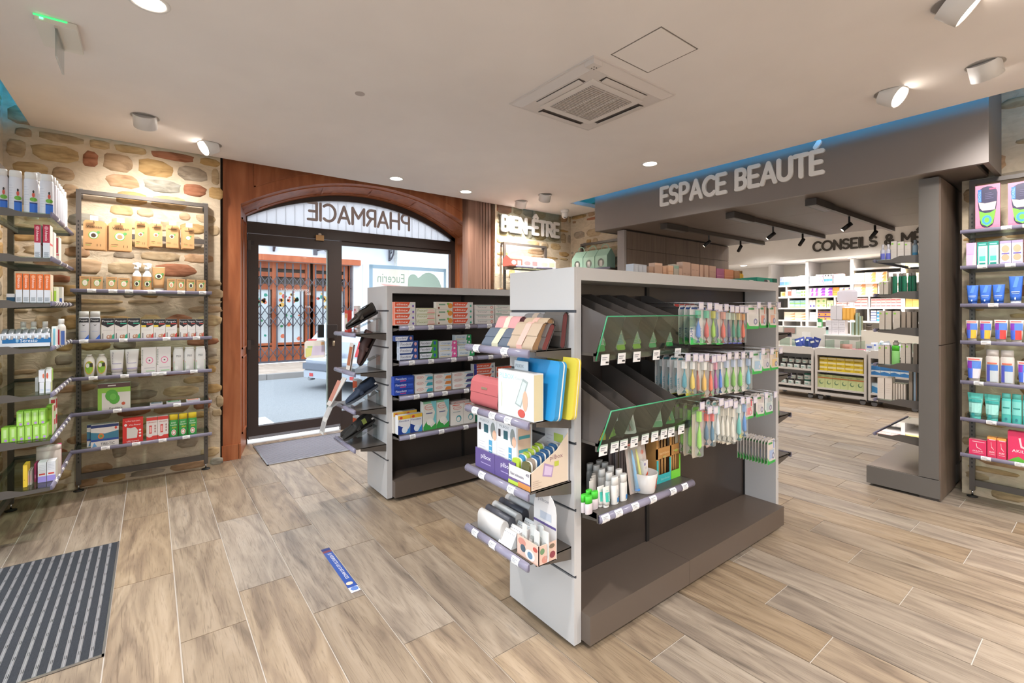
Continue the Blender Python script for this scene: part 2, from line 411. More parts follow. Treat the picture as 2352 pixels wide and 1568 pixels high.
# ---- ceiling: hanging white panel, slot all round, dark slab above
cl = MB().box(-0.71,-2.6,CEIL,4.27,4.96,CEIL+0.05,CEILM).box(4.27,4.34,CEIL,4.88,4.96,CEIL+0.05,CEILM)
cl = struct(cl.build('ceiling'), 'white suspended ceiling panel')
struct(MB().box(-1.1,-2.7,TOP,5.2,5.66,TOP+0.1,mat('#8b847c',0.9)).build('ceiling_upper'))
ed = MB()
for (x0,y0,x1,y1) in ((1.956,1.364,1.961,1.68),(2.272,1.364,2.277,1.68),(1.956,1.364,2.277,1.369),(1.956,1.675,2.277,1.68)): ed.box(x0,y0,CEIL-0.0015,x1,y1,CEIL+0.001,mat('#7d756f',0.8))
hm = MB().box(1.963,1.371,CEIL-0.002,2.27,1.673,CEIL+0.001,CEILM).build('access_hatch', cl); ed.build('hatch_joint', cl)
MB().lathe([(0.03,0),(0.03,0.004)],mat('#b5aaa5',0.8),16,(1.05,2.95,CEIL-0.003)).build('sensor_disc', cl)

# ---- door surround of red-brown wood
YF, YD = 5.1, 5.58
AC, AR, ACR = 2.0, 2.512, 2.785
def arch_z(x, cr=ACR, R=AR, c=AC): return cr-R+math.sqrt(max(R*R-(x-c)**2, 0))
ox0, ox1 = 0.675, 3.325
tr = struct(empty('trim_1', (0,0,0)), 'red-brown panelled wood surround with an arched head')
# face boards
MB().box(0.53,YF,0.0,0.675,YF+0.05,TOP,WOODM).build('stile', tr)
MB().box(0.52,YF-0.02,0.0,0.655,YF,0.14,WOODM).box(0.66,YF-0.02,0.0,0.675,YF+0.36,0.14,WOODM).build('plinth_block', tr)
MB().box(3.325,YF,0.0,3.56,YF+0.05,TOP,WOODM).build('stile', tr)
MB().box(0.50,YF+0.015,0.0,0.56,YF+0.06,TOP,mat('#2a2420',0.9)).build('gap_filler', tr); MB().box(3.54,YF+0.05,0.0,3.6,YF+0.1,TOP,mat('#2a2420',0.9)).build('gap_filler', tr)  # dark strips added to block daylight leaking past the surround
ap = MB(); NX = 24
xs = [ox0+(ox1-ox0)*i/NX for i in range(NX+1)]
for a, b in zip(xs, xs[1:]):
    za, zb = arch_z(a), arch_z(b)
    ap.hexa([(a,YF,za),(b,YF,zb),(b,YF+0.05,zb),(a,YF+0.05,za),(a,YF,TOP),(b,YF,TOP),(b,YF+0.05,TOP),(a,YF+0.05,TOP)], WOODM)
ap.build('arch_panel', tr)
mo = MB()
mo.box(0.785,YF-0.012,arch_z(0.785)+0.11,0.80,YF,TOP,WOODM)
for i in range(NX):
    a, b = xs[i], xs[i+1]
    if a < 0.78: continue
    za, zb = arch_z(a)+0.105, arch_z(b)+0.105
    mo.hexa([(a,YF-0.012,za),(b,YF-0.012,zb),(b,YF,zb),(a,YF,za),(a,YF-0.012,za+0.015),(b,YF-0.012,zb+0.015),(b,YF,zb+0.015),(a,YF,za+0.015)], WOODM)
mo.build('moulding', tr)
# splayed reveals and soffit of the arch
ix0, ix1 = 0.79, 3.30
def rev(t, x): # 0 at face, 1 at the frame
    return x+(ix0-ox0)*t if x < 2 else x+(ix1-ox1)*t
for side, (xa, xb) in enumerate(((ox0, ix0), (ox1, ix1))):
    s = 1 if side == 0 else -1
    MB().hexa([(xa,YF+0.02,0),(xb,YD,0),(xb-s*0.05,YD,0),(xa-s*0.05,YF+0.02,0),(xa,YF+0.02,2.44),(xb,YD,2.44),(xb-s*0.05,YD,2.44),(xa-s*0.05,YF+0.02,2.44)], WOODM).build('reveal_board', tr)
    rp = MB()
    for z0, z1 in ((0.2,0.95),(1.02,2.3)):
        for t0, t1, w0, w1 in ((0.2,0.84,z0,z0+0.018),(0.2,0.84,z1-0.018,z1),(0.2,0.24,z0,z1),(0.8,0.84,z0,z1)):
            p = []
            for zz in (w0, w1):
                for t, e in ((t0,0),(t1,0),(t1,1),(t0,1)):
                    p.append((xa+(xb-xa)*t+s*0.012*(1-e), YF+0.02+(YD-YF-0.02)*t, zz))
            rp.hexa(p, WOODM)
    rp.build('moulding', tr)
so = MB(); lp = MB()
for i in range(NX):
    a, b = xs[i], xs[i+1]
    def P(x, t, d=0.0):
        u = (x-ox0)/(ox1-ox0); xx = x+(ix0+(ix1-ix0)*u-x)*t
        return (xx, YF+0.01+(YD-YF-0.01)*t, arch_z(x)-0.03*t-d)
    so.add([P(a,0),P(b,0),P(b,1),P(a,1)], [(0,3,2,1)], WOODM, True)
    so.add([P(a,0,-0.03),P(b,0,-0.03),P(b,1,-0.03),P(a,1,-0.03)], [(0,1,2,3)], WOODM, True)
    for t0, t1 in ((0.18,0.22),(0.78,0.82)):
        lp.add([P(a,t0,0.008),P(b,t0,0.008),P(b,t1,0.008),P(a,t1,0.008)], [(0,3,2,1)], WOODM)
        lp.add([P(a,t0,0.0),P(b,t0,0.0),P(b,t0,0.008),P(a,t0,0.008)], [(0,3,2,1)], WOODM)
        lp.add([P(a,t1,0.0),P(b,t1,0.0),P(b,t1,0.008),P(a,t1,0.008)], [(0,1,2,3)], WOODM)
for k in (1, 7, 12, 17, 23):
    x = xs[k]; lp.add([P(x,0.2,0.008),P(x+0.02,0.2,0.008),P(x+0.02,0.8,0.008),P(x,0.8,0.008)], [(0,3,2,1)], WOODM)
so.build('arch_soffit', tr); lp.build('moulding', tr)
t2 = struct(empty('trim_2'), 'brown fluted pilaster between the door arch and the stone wall')
xa, xm, xb = Xat(1075,4.97), Xat(1102,4.97), Xat(1128,4.97)
MB().box(xa,4.97,0,xm,5.1,TOP,BWOOD).build('flat_board', t2)
MB().box(xm,4.985,0,xb,5.1,TOP,BWOOD).build('backing_board', t2)
for i in range(4):
    u = xm+(xb-xm)*(i+0.12)/4; v = xm+(xb-xm)*(i+0.86)/4
    MB().box(u,4.97,0,v,4.985,TOP,BWOOD).build('flute', t2)

# ---- glazed entrance: dark frame, leaf, sidelight, arched fanlight
d1 = struct(empty('door_1'), 'dark framed glazed entrance door with sidelight and arched fanlight')
def X(px): return Xat(px, YD)
def Z(px, py): return ZatY(px, py, YD)
fx0, fx1 = ix0, ix1; zt0, zt1 = 2.18, 2.33
mull0, mull1 = X(752), X(785); YB = YD+0.06
FC, FCR = 2.0, 2.78
def frame_z(x): return FCR-AR+math.sqrt(AR*AR-(x-FC)**2)
MB().box(fx0,YD,0,X(568),YB,frame_z(fx0)-0.03,ALU).build('frame_post', d1)
MB().box(X(1036),YD,0,fx1,YB,frame_z(fx1)-0.03,ALU).build('frame_post', d1)
MB().box(X(568),YD,zt0+0.03,X(1036),YB,zt1,ALU).build('transom', d1)
MB().box(X(783),YD,0,mull1,YB,zt0+0.03,ALU).build('mullion', d1)
MB().box(mull1,YD,0.0,X(1036),YB,0.22,ALU).build('bottom_rail', d1)
MB().box(mull1,YD+0.02,zt0-0.02,X(1036),YB,zt0+0.03,ALU).build('top_rail', d1)
af = MB(); n = 26
for i in range(n):
    a, b = fx0+(fx1-fx0)*i/n, fx0+(fx1-fx0)*(i+1)/n
    za, zb = frame_z(a)-0.03, frame_z(b)-0.03
    af.hexa([(a,YD,za-0.065),(b,YD,zb-0.065),(b,YB,zb-0.065),(a,YB,za-0.065),(a,YD,za+0.01),(b,YD,zb+0.01),(b,YB,zb+0.01),(a,YB,za+0.01)], ALU)
af.build('arch_frame', d1)
# fanlight with white film and mirrored lettering
def frost():
    m = bpy.data.materials.new('frosted_film'); m.use_nodes = True; nt = m.node_tree
    for q in list(nt.nodes): nt.nodes.remove(q)
    o = nt.nodes.new('ShaderNodeOutputMaterial'); mx = nt.nodes.new('ShaderNodeMixShader'); mx.inputs[0].default_value = 0.35
    t = nt.nodes.new('ShaderNodeBsdfTranslucent'); t.inputs[0].default_value = (0.93,0.94,0.96,1)
    d = nt.nodes.new('ShaderNodeBsdfDiffuse'); d.inputs[0].default_value = (0.85,0.86,0.88,1)
    nt.links.new(t.outputs[0], mx.inputs[1]); nt.links.new(d.outputs[0], mx.inputs[2]); nt.links.new(mx.outputs[0], o.inputs[0]); return m
FROST = frost()
fg = MB(); gx0, gx1 = X(568), X(1036)
for i in range(n):
    a, b = gx0+(gx1-gx0)*i/n, gx0+(gx1-gx0)*(i+1)/n
    za, zb = frame_z(a)-0.09, frame_z(b)-0.09
    fg.hexa([(a,YD+0.028,zt1),(b,YD+0.028,zt1),(b,YD+0.034,zt1),(a,YD+0.034,zt1),(a,YD+0.028,max(za,zt1)),(b,YD+0.028,max(zb,zt1)),(b,YD+0.034,max(zb,zt1)),(a,YD+0.034,max(za,zt1))], FROST)
fgo = fg.build('fanlight_glass', d1)
ps = empty('fanlight_lettering', (X(941), YD+0.022, Z(825,518)-0.0), 0, d1)
zb_ = Z(825, 510)
ps.location = (X(941), YD+0.024, ZatY(941,528,YD))
hh = ZatY(941,494,YD)-ZatY(941,528,YD)
sign('PHARMACIE', hh, X(941)-X(709), 0.031, 0.003, mat('#b9adaa',0.6), ps, 'letter', mirror=True)
# leaf
lx0, lx1 = X(569), X(782); LZ0 = 0.05
lf = empty('door_leaf', (0,0,0), 0, d1)
gl0, gl1, gz0, gz1 = X(593), X(753), 0.175, 2.09
MB().box(lx0,YD-0.02,LZ0,gl0,YB-0.01,zt0+0.02,ALU).box(gl1,YD-0.02,LZ0,lx1,YB-0.01,zt0+0.02,ALU).box(gl0,YD-0.02,LZ0,gl1,YB-0.01,gz0,ALU).box(gl0,YD-0.02,gz1,gl1,YB-0.01,zt0+0.02,ALU).build('leaf_frame', lf)
MB().box(gl0,YD+0.015,gz0,gl1,YD+0.022,gz1,GLASS).build('pane', lf)
MB().box(gl1-0.012,YD-0.005,gz0,gl1,YD+0.02,gz1,mat('#8f9a92',0.4)).build('glazing_bead', lf)
MB().box(lx0+0.005,YD-0.026,LZ0+0.005,lx1-0.01,YD-0.02,LZ0+0.03,STEEL).build('brush_strip', lf)
hd = MB(); hx0, hx1 = X(748), X(770); hz0, hz1 = Z(760,775), Z(760,745)
hd.bbox(hx0,YD-0.075,hz0,hx1,YD-0.055,hz1,mat('#2e2725',0.4),0.003).box(hx0+0.02,YD-0.06,hz0+0.03,hx1-0.02,YD-0.02,hz1-0.03,ALU)
hd.bbox(X(734),YD+0.06,hz0,X(748),YD+0.09,hz1,mat('#2e2725',0.4),0.003)
hd.build('handle', lf)
MB().lathe([(0.014,-0.03),(0.014,0.03)],mat('#b9a98f',0.4,0.5),10,(X(765),YD-0.022,Z(765,788)),1,0.3).build('lock_cylinder', lf)
for py in (562, 790):
    MB().box(X(567),YD-0.035,Z(572,py+12),X(575),YD-0.02,Z(572,py-10),mat('#4a4240',0.4)).box(X(575),YD-0.026,Z(572,py+2),X(583),YD-0.02,Z(572,py-9),mat('#2b2423',0.4)).build('hinge', lf)
MB().box(X(724),YD-0.04,Z(733,553),X(742),YD-0.02,Z(733,541),mat('#b98f5e',0.6)).lathe([(0.012,0),(0.02,0.012),(0.012,0.022)],mat('#cbbfae',0.5),10,(X(733),YD-0.03,Z(733,541))).build('magnet_latch', lf)
fnp = lambda y: (lambda u, v: (u, y, v))
def decal(name, parent, y, items):
    mb = MB()
    for it in items:
        y -= 0.0006
        if it[0] == 'r': mb.quad((it[1],y,it[2]),(it[3],y,it[2]),(it[3],y,it[4]),(it[1],y,it[4]),it[5])
        elif it[0] == 'p': mb.add([(a,y,b) for a,b in it[1]], [tuple(range(len(it[1])))], it[2])
        elif it[0] == 't': mb.text(it[1], lambda u, v, y=y: (u, y, v), it[2], it[3], it[4], it[5], it[6] if len(it) > 6 else None, 0, 'l', True)
    return mb.build(name, parent)
ST = mat('#e8e4dd',0.5)
def rrect(x0,z0,x1,z1,r):
    return arc(x1-r,z1-r,r,r,0,90,4)+arc(x0+r,z1-r,r,r,90,180,4)+arc(x0+r,z0+r,r,r,180,270,4)+arc(x1-r,z0+r,r,r,270,360,4)
sx0, sx1, sz0, sz1 = X(700), X(748), Z(724,822), Z(724,782)
decal('round_corner_sticker', lf, YD+0.012, [('p',rrect(sx0,sz0,sx1,sz1,0.03),ST),('r',sx0+0.06,sz0+0.03,sx1-0.01,sz1-0.06,mat('#d9cfe4',0.5)),('p',[(sx0+0.012,sz0+0.01),(sx0+0.07,sz0+0.03),(sx0+0.085,sz1-0.075),(sx0+0.012,sz1-0.085)],mat('#dfe08f',0.5)),('r',sx0+0.03,sz1-0.075,sx0+0.085,sz1-0.06,mat('#a9cf7e',0.5)),('r',sx1-0.05,sz1-0.05,sx1-0.015,sz1-0.02,mat('#e9b98a',0.5))])
GT = mat('#eeeef0',0.5)
decal('glass_lettering', lf, YD+0.013, [('t','GENEVIEVE NAGELLE',X(710),Z(678,669),0.028,GT,X(710)-X(645)),('t','DOCT',X(714),Z(707,677),0.026,GT,X(714)-X(702)),('t','BU-T',X(713),Z(708,706),0.02,GT,X(713)-X(701))])
# sidelight
sl = empty('sidelight', (0,0,0), 0, d1)
MB().box(mull1,YD+0.025,0.22,X(1036),YD+0.032,zt0-0.02,GLASS).build('pane', sl)
MB().box(X(1031),YD+0.005,0.22,X(1036),YD+0.03,zt0-0.02,STEEL).build('glazing_bead', sl)
a0, a1, b1, b0 = X(849), X(1026), ZatY(940,612,YD), 0.95
TB = film_mat('blue_vinyl','#86aac6',0.9); PG = film_mat('grey_vinyl','#d3d9d4',0.85); SG = film_mat('green_vinyl','#8aa79d',0.9); PK = film_mat('pink_vinyl','#e6b1b1',0.9)
fw = 0.045
po = decal('poster_vinyl', sl, YD+0.018, [('r',a0,b0,a0+fw,b1,TB),('r',a1-fw*0.8,b0,a1,b1,TB),('r',a0,b1-fw,a1,b1,TB),('r',a0+fw,b0,X(941),b1-fw,PG),
  ('t','Eucerin',X(930),ZatY(900,649,YD),0.115,SG,X(930)-X(868)),('p',[(X(874),ZatY(900,652,YD)),(X(896),ZatY(900,661,YD)),(X(922),ZatY(900,655,YD))][::-1],PK),
  ('p',[(X(937)+q[0],ZatY(955,690,YD)+q[1]) for q in [(0,0)]+arc(0.08,0.27,0.07,0.07,180,20,8)+arc(0.30,0.1,0.2,0.27,130,-10,10)],SG)])
# entrance mat
m1 = tag(empty('entrance_mat', (0,0,0)), 'grey ribbed metal mat in front of the glazed arched door', 'mat')
mx0, mx1, my0, my1 = 0.83, 2.3, 4.70, 5.44
MB().box(mx0,my0,0.0005,mx0+0.012,my1,0.009,STEEL).box(mx1-0.012,my0,0.0005,mx1,my1,0.009,STEEL).box(mx0,my0,0.0005,mx1,my0+0.008,0.009,STEEL).box(mx0,my1-0.012,0.0005,mx1,my1,0.009,STEEL).box(mx0,my0,0.0005,mx1,my1,0.002,mat('#3c3b40',0.9)).build('mat_frame', m1)
sm_ = MB().box(mx0+0.012,0,0,mx1-0.012,0.02,0.006,mat('#8d8a93',0.6)).mesh('slat')
for i in range(22): place(sm_, 'slat', m1, (0, my0+0.011+i*0.0327, 0.0025))
# door mat by the second entrance
m2 = tag(empty('entrance_mat'), 'charcoal strip mat with pierced aluminium bars by the stone side wall', 'mat')
nx0, nx1, ny0, ny1 = -0.86, -0.15, 2.515, 3.69
MB().box(nx0,ny0,0.0005,nx1,ny1,0.002,mat('#2b2b2e',0.9)).box(nx1-0.008,ny0,0.001,nx1,ny1,0.009,STEEL).box(nx0,ny0,0.001,nx1,ny0+0.006,0.009,STEEL).box(nx0,ny1-0.006,0.001,nx1,ny1,0.009,STEEL).build('mat_frame', m2)
CARP = grain_mat('carpet_strip', [(0.3,'#24262b'),(0.7,'#3b3d43')], (300,300,300), 0.95, 0.5)
c_ = MB().box(0,ny0+0.006,0,0.026,ny1-0.006,0.008,CARP).mesh('carpet_strip')
a_ = MB().box(0,ny0+0.006,0,0.0135,ny1-0.006,0.0065,mat('#aeadb2',0.35,0.6)).box(0.007,ny0+0.006,0.0065,0.0095,ny1-0.006,0.008,mat('#c9c8cc',0.3,0.6))
for i in range(10): a_.box(0.005,ny0+0.06+i*0.115,0.0064,0.0115,ny0+0.085+i*0.115,0.0069,BLACK)
a_ = a_.mesh('metal_bar')
for i in range(17):
    x = nx1-0.008-0.0265-i*0.0405; place(c_, 'carpet_strip', m2, (x,0,0.001)); place(a_, 'metal_bar', m2, (x-0.014,0,0.001))
# second glazed entrance beside the camera
d2 = struct(empty('door_2'), 'glazed side entrance')
MB().box(-0.98,2.25,0,-0.92,2.33,2.5,ALU).box(-0.98,3.70,0,-0.92,3.78,2.5,ALU).box(-0.98,2.25,2.42,-0.92,3.78,2.5,ALU).box(-0.98,2.99,0,-0.92,3.05,2.5,ALU).build('frame', d2)
MB().box(-0.955,2.33,0,-0.948,3.70,2.42,GLASS).build('pane', d2)
w1 = struct(empty('added_window_1'), 'added unseen shop window letting more daylight through the side wall')  # unseen window, added to bring more daylight into the room
MB().box(-0.98,-2.2,0.3,-0.92,-2.12,2.55,ALU).box(-0.98,1.87,0.3,-0.92,1.95,2.55,ALU).box(-0.98,-2.12,0.3,-0.92,1.87,0.37,ALU).box(-0.98,-2.12,2.48,-0.92,1.87,2.55,ALU).box(-0.98,-0.16,0.37,-0.92,-0.1,2.48,ALU).build('window_frame', w1)
MB().box(-0.955,-2.12,0.37,-0.948,1.87,2.48,GLASS).build('pane', w1)
# floor sticker
fs_ = MB(); s0, s1, y0, y1 = 0.787, 0.834, 2.33, 2.858
BL = mat('#2f4f9d',0.4)
fs_.box(s0,y0,0.0003,s1,y1,0.0012,BL)
f2 = lambda u, v: (s1-0.012-v, y1-u, 0.0016)
def f2(u, v): return (s0+0.014+v, y1-u, 0.0016)
fs_.box(s0,y0,0.0012,s1,y0+0.05,0.0014,PAPER)
fs_.box(s0,y1-0.055,0.0012,s1,y1-0.03,0.0014,mat('#7a3b4a',0.5)); fs_.box(s0,y1-0.03,0.0012,s1,y1,0.0014,mat('#2b356f',0.5))
fs_.text('JE RESPECTE LES DISTANCES', f2, 0.07, 0, 0.022, PAPER, 0.32)
fs_.add([(s0+0.014+0.018*math.cos(t)+0.006,y0+0.09+0.016*math.sin(t),0.0017) for t in [i*0.785 for i in range(8)]],[tuple(range(8))],mat('#e7c9b4',0.5))
fs_.add([(s0+0.026+0.02*math.cos(t),y0+0.03+0.02*math.sin(t),0.0018) for t in [i*0.785 for i in range(8)]],[tuple(range(8))],mat('#5f7fc0',0.5))
tag(fs_.build('floor_sticker'), 'blue floor strip printed JE RESPECTE LES DISTANCES', 'sticker')

# ---- canopy ESPACE BEAUTE with its two partitions
HX, HZ, HY0, HY1, HXB = 4.42, 2.385, 0.553, 4.05, 7.05
cp = tag(empty('canopy'), 'grey boxed canopy with a deep fascia over the beauty corner', 'canopy')
MB().box(HX,HY0,HZ,HX+0.04,HY1,3.0,HEADER).build('fascia', cp)
MB().box(HX+0.04,HY0,HZ,4.949,HY0+0.03,3.0,HEADER).build('side_board', cp); MB().box(HX+0.04,HY1-0.03,HZ,4.92,HY1,3.0,HEADER).build('side_board', cp)
for i in range(3):
    x0 = HX+0.04+(HXB-HX-0.04)*i/3; x1 = HX+0.04+(HXB-HX-0.04)*(i+1)/3
    for j in range(2):
        y0 = 0.62+(HY1-0.66)*j/2 if True else 0; y1 = 0.62+(HY1-0.66)*(j+1)/2
        if j == 0 and x0 > 4.9: pass
        MB().box(x0+0.0015,y0+0.0015,HZ+0.004,x1-0.0015,y1-0.0015,HZ+0.03,mat('#6b5f58',0.55)).build('soffit_panel', cp)
MB().box(HX+0.04,0.62,HZ+0.03,HXB,HY1-0.04,HZ+0.06,BLACK).build('backing', cp)
sg = tag(empty('canopy_sign', (HX, Yat(1518,HX), ZatX(1518,476,HX)), -math.pi/2), 'white rounded raised letters reading ESPACE BEAUTÉ on the grey canopy', 'sign')
zl = ZatX(1518,476,HX); hl = ZatX(1518,440,HX)-zl
sg.location = (HX-0.001, Yat(1521,HX), zl+0.02)
sign('ESPACE BEAUTÉ', 0.178, Yat(1521,HX)-Yat(1890,HX), 0.038, 0.02, mat('#e4dfda',0.45), sg)
lt = mat('#9a9490',0.4)
# left partition: end board and six wood panels towards the camera side
pa = tag(empty('partition'), 'brown panelled partition standing under the canopy beside the stone corner', 'partition')
MB().box(4.56,3.703,0,4.60,3.81,HZ-0.01,mat('#8d8683',0.4)).build('end_board', pa)
MB().box(4.60,3.715,0,7.03,3.80,HZ-0.005,mat('#2c2622',0.7)).build('core', pa)
px_ = [4.603, Xat(1530,3.703), Xat(1608,3.703), 7.03]
for a, b in zip(px_, px_[1:]):
    for z0, z1 in ((0.02,0.70),(0.705,1.43),(1.435,2.145),(2.15,HZ-0.02)):
        MB().box(a+0.002,3.703,z0,b-0.004,3.716,z1,BROWNP).build('panel', pa)
# right pier with base and shelves to the beauty corner
pr = tag(empty('display_pier'), 'taupe display pier with glass shelves and low plinth under the canopy', 'display')
PY0, PY1 = 0.817, 0.942
GP = mat('#625d58',0.42)
MB().box(4.56,PY0+0.012,0.16,4.58,PY1,HZ-0.01,GP).build('end_board', pr)
MB().box(4.58,PY0+0.012,0.0,5.6,PY1,HZ-0.01,mat('#5c524b',0.6)).build('core', pr)
for z0, z1 in ((0.01,1.14),(1.145,HZ-0.02)): MB().box(4.563,PY0,z0,5.05,PY0+0.012,z1,BROWNP).build('panel', pr)
MB().box(4.558,PY0+0.004,0.02,5.6,1.265,0.155,GP).box(4.575,PY1,0.155,5.58,1.262,0.158,mat('#6d6259',0.3)).build('plinth', pr)
_E = 0
# =================================================================== FIXTURES
def rebase(e, loc):
    loc = Vector(loc); e.location = loc
    for c in e.children: c.location = Vector(c.location)-loc
TAGM = mat('#eceaea',0.45)
def tag_mesh(w=0.045, r=0.019):
    def f():
        mb = MB(); n = 4; A = [math.radians(-65+130*i/n) for i in range(n+1)]
        P = lambda u, a, e=0.0: (u, -(r+e)*math.cos(a), (r+e)*math.sin(a))
        for i in range(n): mb.quad(P(-w/2,A[i]),P(w/2,A[i]),P(w/2,A[i+1]),P(-w/2,A[i+1]),TAGM)
        for u0,u1,a0,a1 in ((-.4,.3,30,38),(-.4,.1,16,22),(-.4,.2,4,9),(.05,.4,-40,-24)):
            mb.quad(P(u0*w,math.radians(a0),.0006),P(u1*w,math.radians(a0),.0006),P(u1*w,math.radians(a1),.0006),P(u0*w,math.radians(a1),.0006),GREYINK)
        return mb.mesh('price_tag')
    return once(('tag',w,r), f)
def rail_mesh(W, r=0.017):
    def f():
        mb = MB(); n = 8
        for rr, mt in ((r, RAIL),):
            A = [math.radians(-100+200*i/n) for i in range(n+1)]; vs_ = []
            for u in (0, W):
                for a in A: vs_.append((u, -rr*math.cos(a), rr*math.sin(a)))
            mb.add(vs_, [(i, n+1+i, n+2+i, i+1) for i in range(n)]+[tuple(range(n+1)), tuple(range(2*n+1,n,-1))], mt, True)
        mb.box(0,-0.004,-0.012,W,0.004,0.012,mat('#77728c',0.4))
        return mb.mesh('label_rail')
    return once(('rail', round(W,3), r), f)
def bracket(mb, x, d, mt, t=0.004, hb=0.05, hf=0.018):
    p = [(0,0),(-d*0.42,0),(-d*0.6,-(hb-hf)*0.9),(-d,-(hb-hf)),(-d,-hb),(0,-hb)]
    p = [(0,0.012),(-d*0.40,0.012),(-d*0.58,-0.006),(-d,-0.006),(-d,-0.006-hf),(0,-hb+0.012)]
    mb.prism(p, lambda u, v, e: (x+e, u, v), -t/2, t/2, mt)
def shelf_unit(label, loc, rz, W, zs, depth, H, wall, tags, rail=True, zs_glass=True, upr_from=0.0, bars=()):
    e = tag(empty('wall_shelf_unit', loc, rz), label, 'shelf unit')
    for x in (0.015, W-0.015):
        up = MB().box(x-0.015,0,0.05+upr_from,x+0.015,0.03,H,FRAME)
        z = 0.22+upr_from
        while z < H-0.25:
            up.box(x-0.004,-0.0006,z,x+0.004,0.001,z+0.014,BLACK); z += 0.03
        up.build('upright', e)
        if not upr_from:
            MB().lathe([(0.032,0),(0.032,0.006),(0.012,0.012)],BLACK,14,(x,0.015,0.0008)).lathe([(0.006,0.01),(0.006,0.055)],CHROME,8,(x,0.015,0)).build('levelling_foot', e)
        MB().box(x-0.012,0.03,H-0.03,x+0.012,wall,H,FRAME).box(x-0.02,wall-0.004,H-0.06,x+0.02,wall,H+0.02,mat('#8a8580',0.5)).build('wall_stay', e)
    MB().box(0.03,0,H-0.03,W-0.03,0.03,H,FRAME).build('top_bar', e)
    if not upr_from: MB().box(0.03,0.004,0.085,W-0.03,0.026,0.13,FRAME).build('bottom_bar', e)
    for z in bars: MB().box(0.03,0.005,z-0.02,W-0.03,0.022,z+0.02,FRAME).build('back_bar', e)
    for i, z in enumerate(zs):
        sh = empty('shelf', (0,0,z), 0, e)
        MB().box(0.012,-depth+0.01,-0.008,W-0.012,-0.005,0.0,SHGLASS).build('glass_plate', sh)
        b = MB(); bracket(b, 0.008, depth-0.01, SHELFM); bracket(b, W-0.008, depth-0.01, SHELFM)
        b.box(0.01,-0.02,-0.03,W-0.01,-0.006,-0.009,SHELFM); b.build('bracket', sh)
        place(rail_mesh(W+0.01, 0.014), 'label_rail', sh, (-0.005,-depth+0.006,-0.006))
        for t in (tags[i] if i < len(tags) else ()): place(tag_mesh(0.05,0.0155), 'price_tag', sh, (t*W,-depth+0.006,-0.006))
    return e
ZSU = [1.55,1.176,0.902,0.642,0.372]; SUY = 4.655
ux0 = Xat(174,4.92); ux1 = Xat(478,4.92)
SU = shelf_unit('grey metal shelf unit with glass shelves against the stone wall left of the door arch', (ux0,4.92,0), 0, ux1-ux0, ZSU, 4.92-SUY, 2.335, 0.08,
  [(0.13,0.27,0.38,0.54,0.76,0.93),(0.08,0.34,0.65,0.88),(0.14,0.35,0.57,0.62,0.86),(0.3,0.73),(0.22,0.43,0.62,0.8)], bars=(2.0,))
ZLU = [1.97,1.71,1.445,1.18,0.905,0.635,0.36]; LUX = -0.46
shelf_unit('grey metal shelf unit with glass shelves on the side wall beside the strip mat', (-0.76,3.86,0), math.pi/2, 0.89, ZLU, 0.30, 2.335, 0.10,
  [(0.2,0.5),(0.3,0.6),(0.1,0.2,0.3,0.45,0.6,0.8),(0.1,0.18,0.3,0.4,0.55,0.7,0.85),(0.1,0.2,0.35,0.5,0.65,0.8),(0.1,0.22,0.34,0.46,0.6,0.75),(0.12,0.25,0.42,0.6)])
ZRU = [1.965,1.71,1.44,1.178,0.893,0.63,0.375]; RUX = 4.60
shelf_unit('grey metal shelf unit with glass shelves stocked with foot care beside the display pier', (4.885,0.715,0), -math.pi/2, 0.9, ZRU, 0.285, 2.37, 0.065,
  [(0.25,0.36),(0.12,0.27,0.55),(0.18,0.6),(0.14,0.45),(0.1,0.38),(0.17,0.42),(0.14,0.32)])
bx0 = Xat(1158,4.92); bx1 = Xat(1256,4.92); ZBU = ZatY(1215,612,4.66)
shelf_unit('grey metal shelf unit under the BIEN-ÊTRE letters on the stone wall', (bx0,4.92,0), 0, bx1-bx0, [ZBU, ZBU-0.34], 0.26, ZatY(1160,555,4.92), 0.08, [(0.4,0.85)])
fy0 = Yat(1333,4.86); ZFU = ZatX(1380,615,4.62)
shelf_unit('grey metal shelf unit on the far side wall partly behind the panelled partition', (4.86,fy0,0), -math.pi/2, 0.75, [ZFU, ZFU-0.34], 0.24, ZatX(1335,560,4.86), 0.07, [(0.2,)])
bs = tag(empty('wall_sign', (Xat(1152,4.985), 4.978, ZatY(1152,528,4.98))), 'white rounded letters reading BIEN-ÊTRE on a clear plate on the stone wall', 'sign')
sign('BIEN-ÊTRE', 0.185, Xat(1281,4.98)-Xat(1152,4.98), 0.042, 0.02, mat('#e6e2de',0.45), bs)
MB().box(-0.06,0.004,-0.08,Xat(1281,4.98)-Xat(1152,4.98)+0.06,0.008,0.32,ACRYL).build('clear_plate', bs)

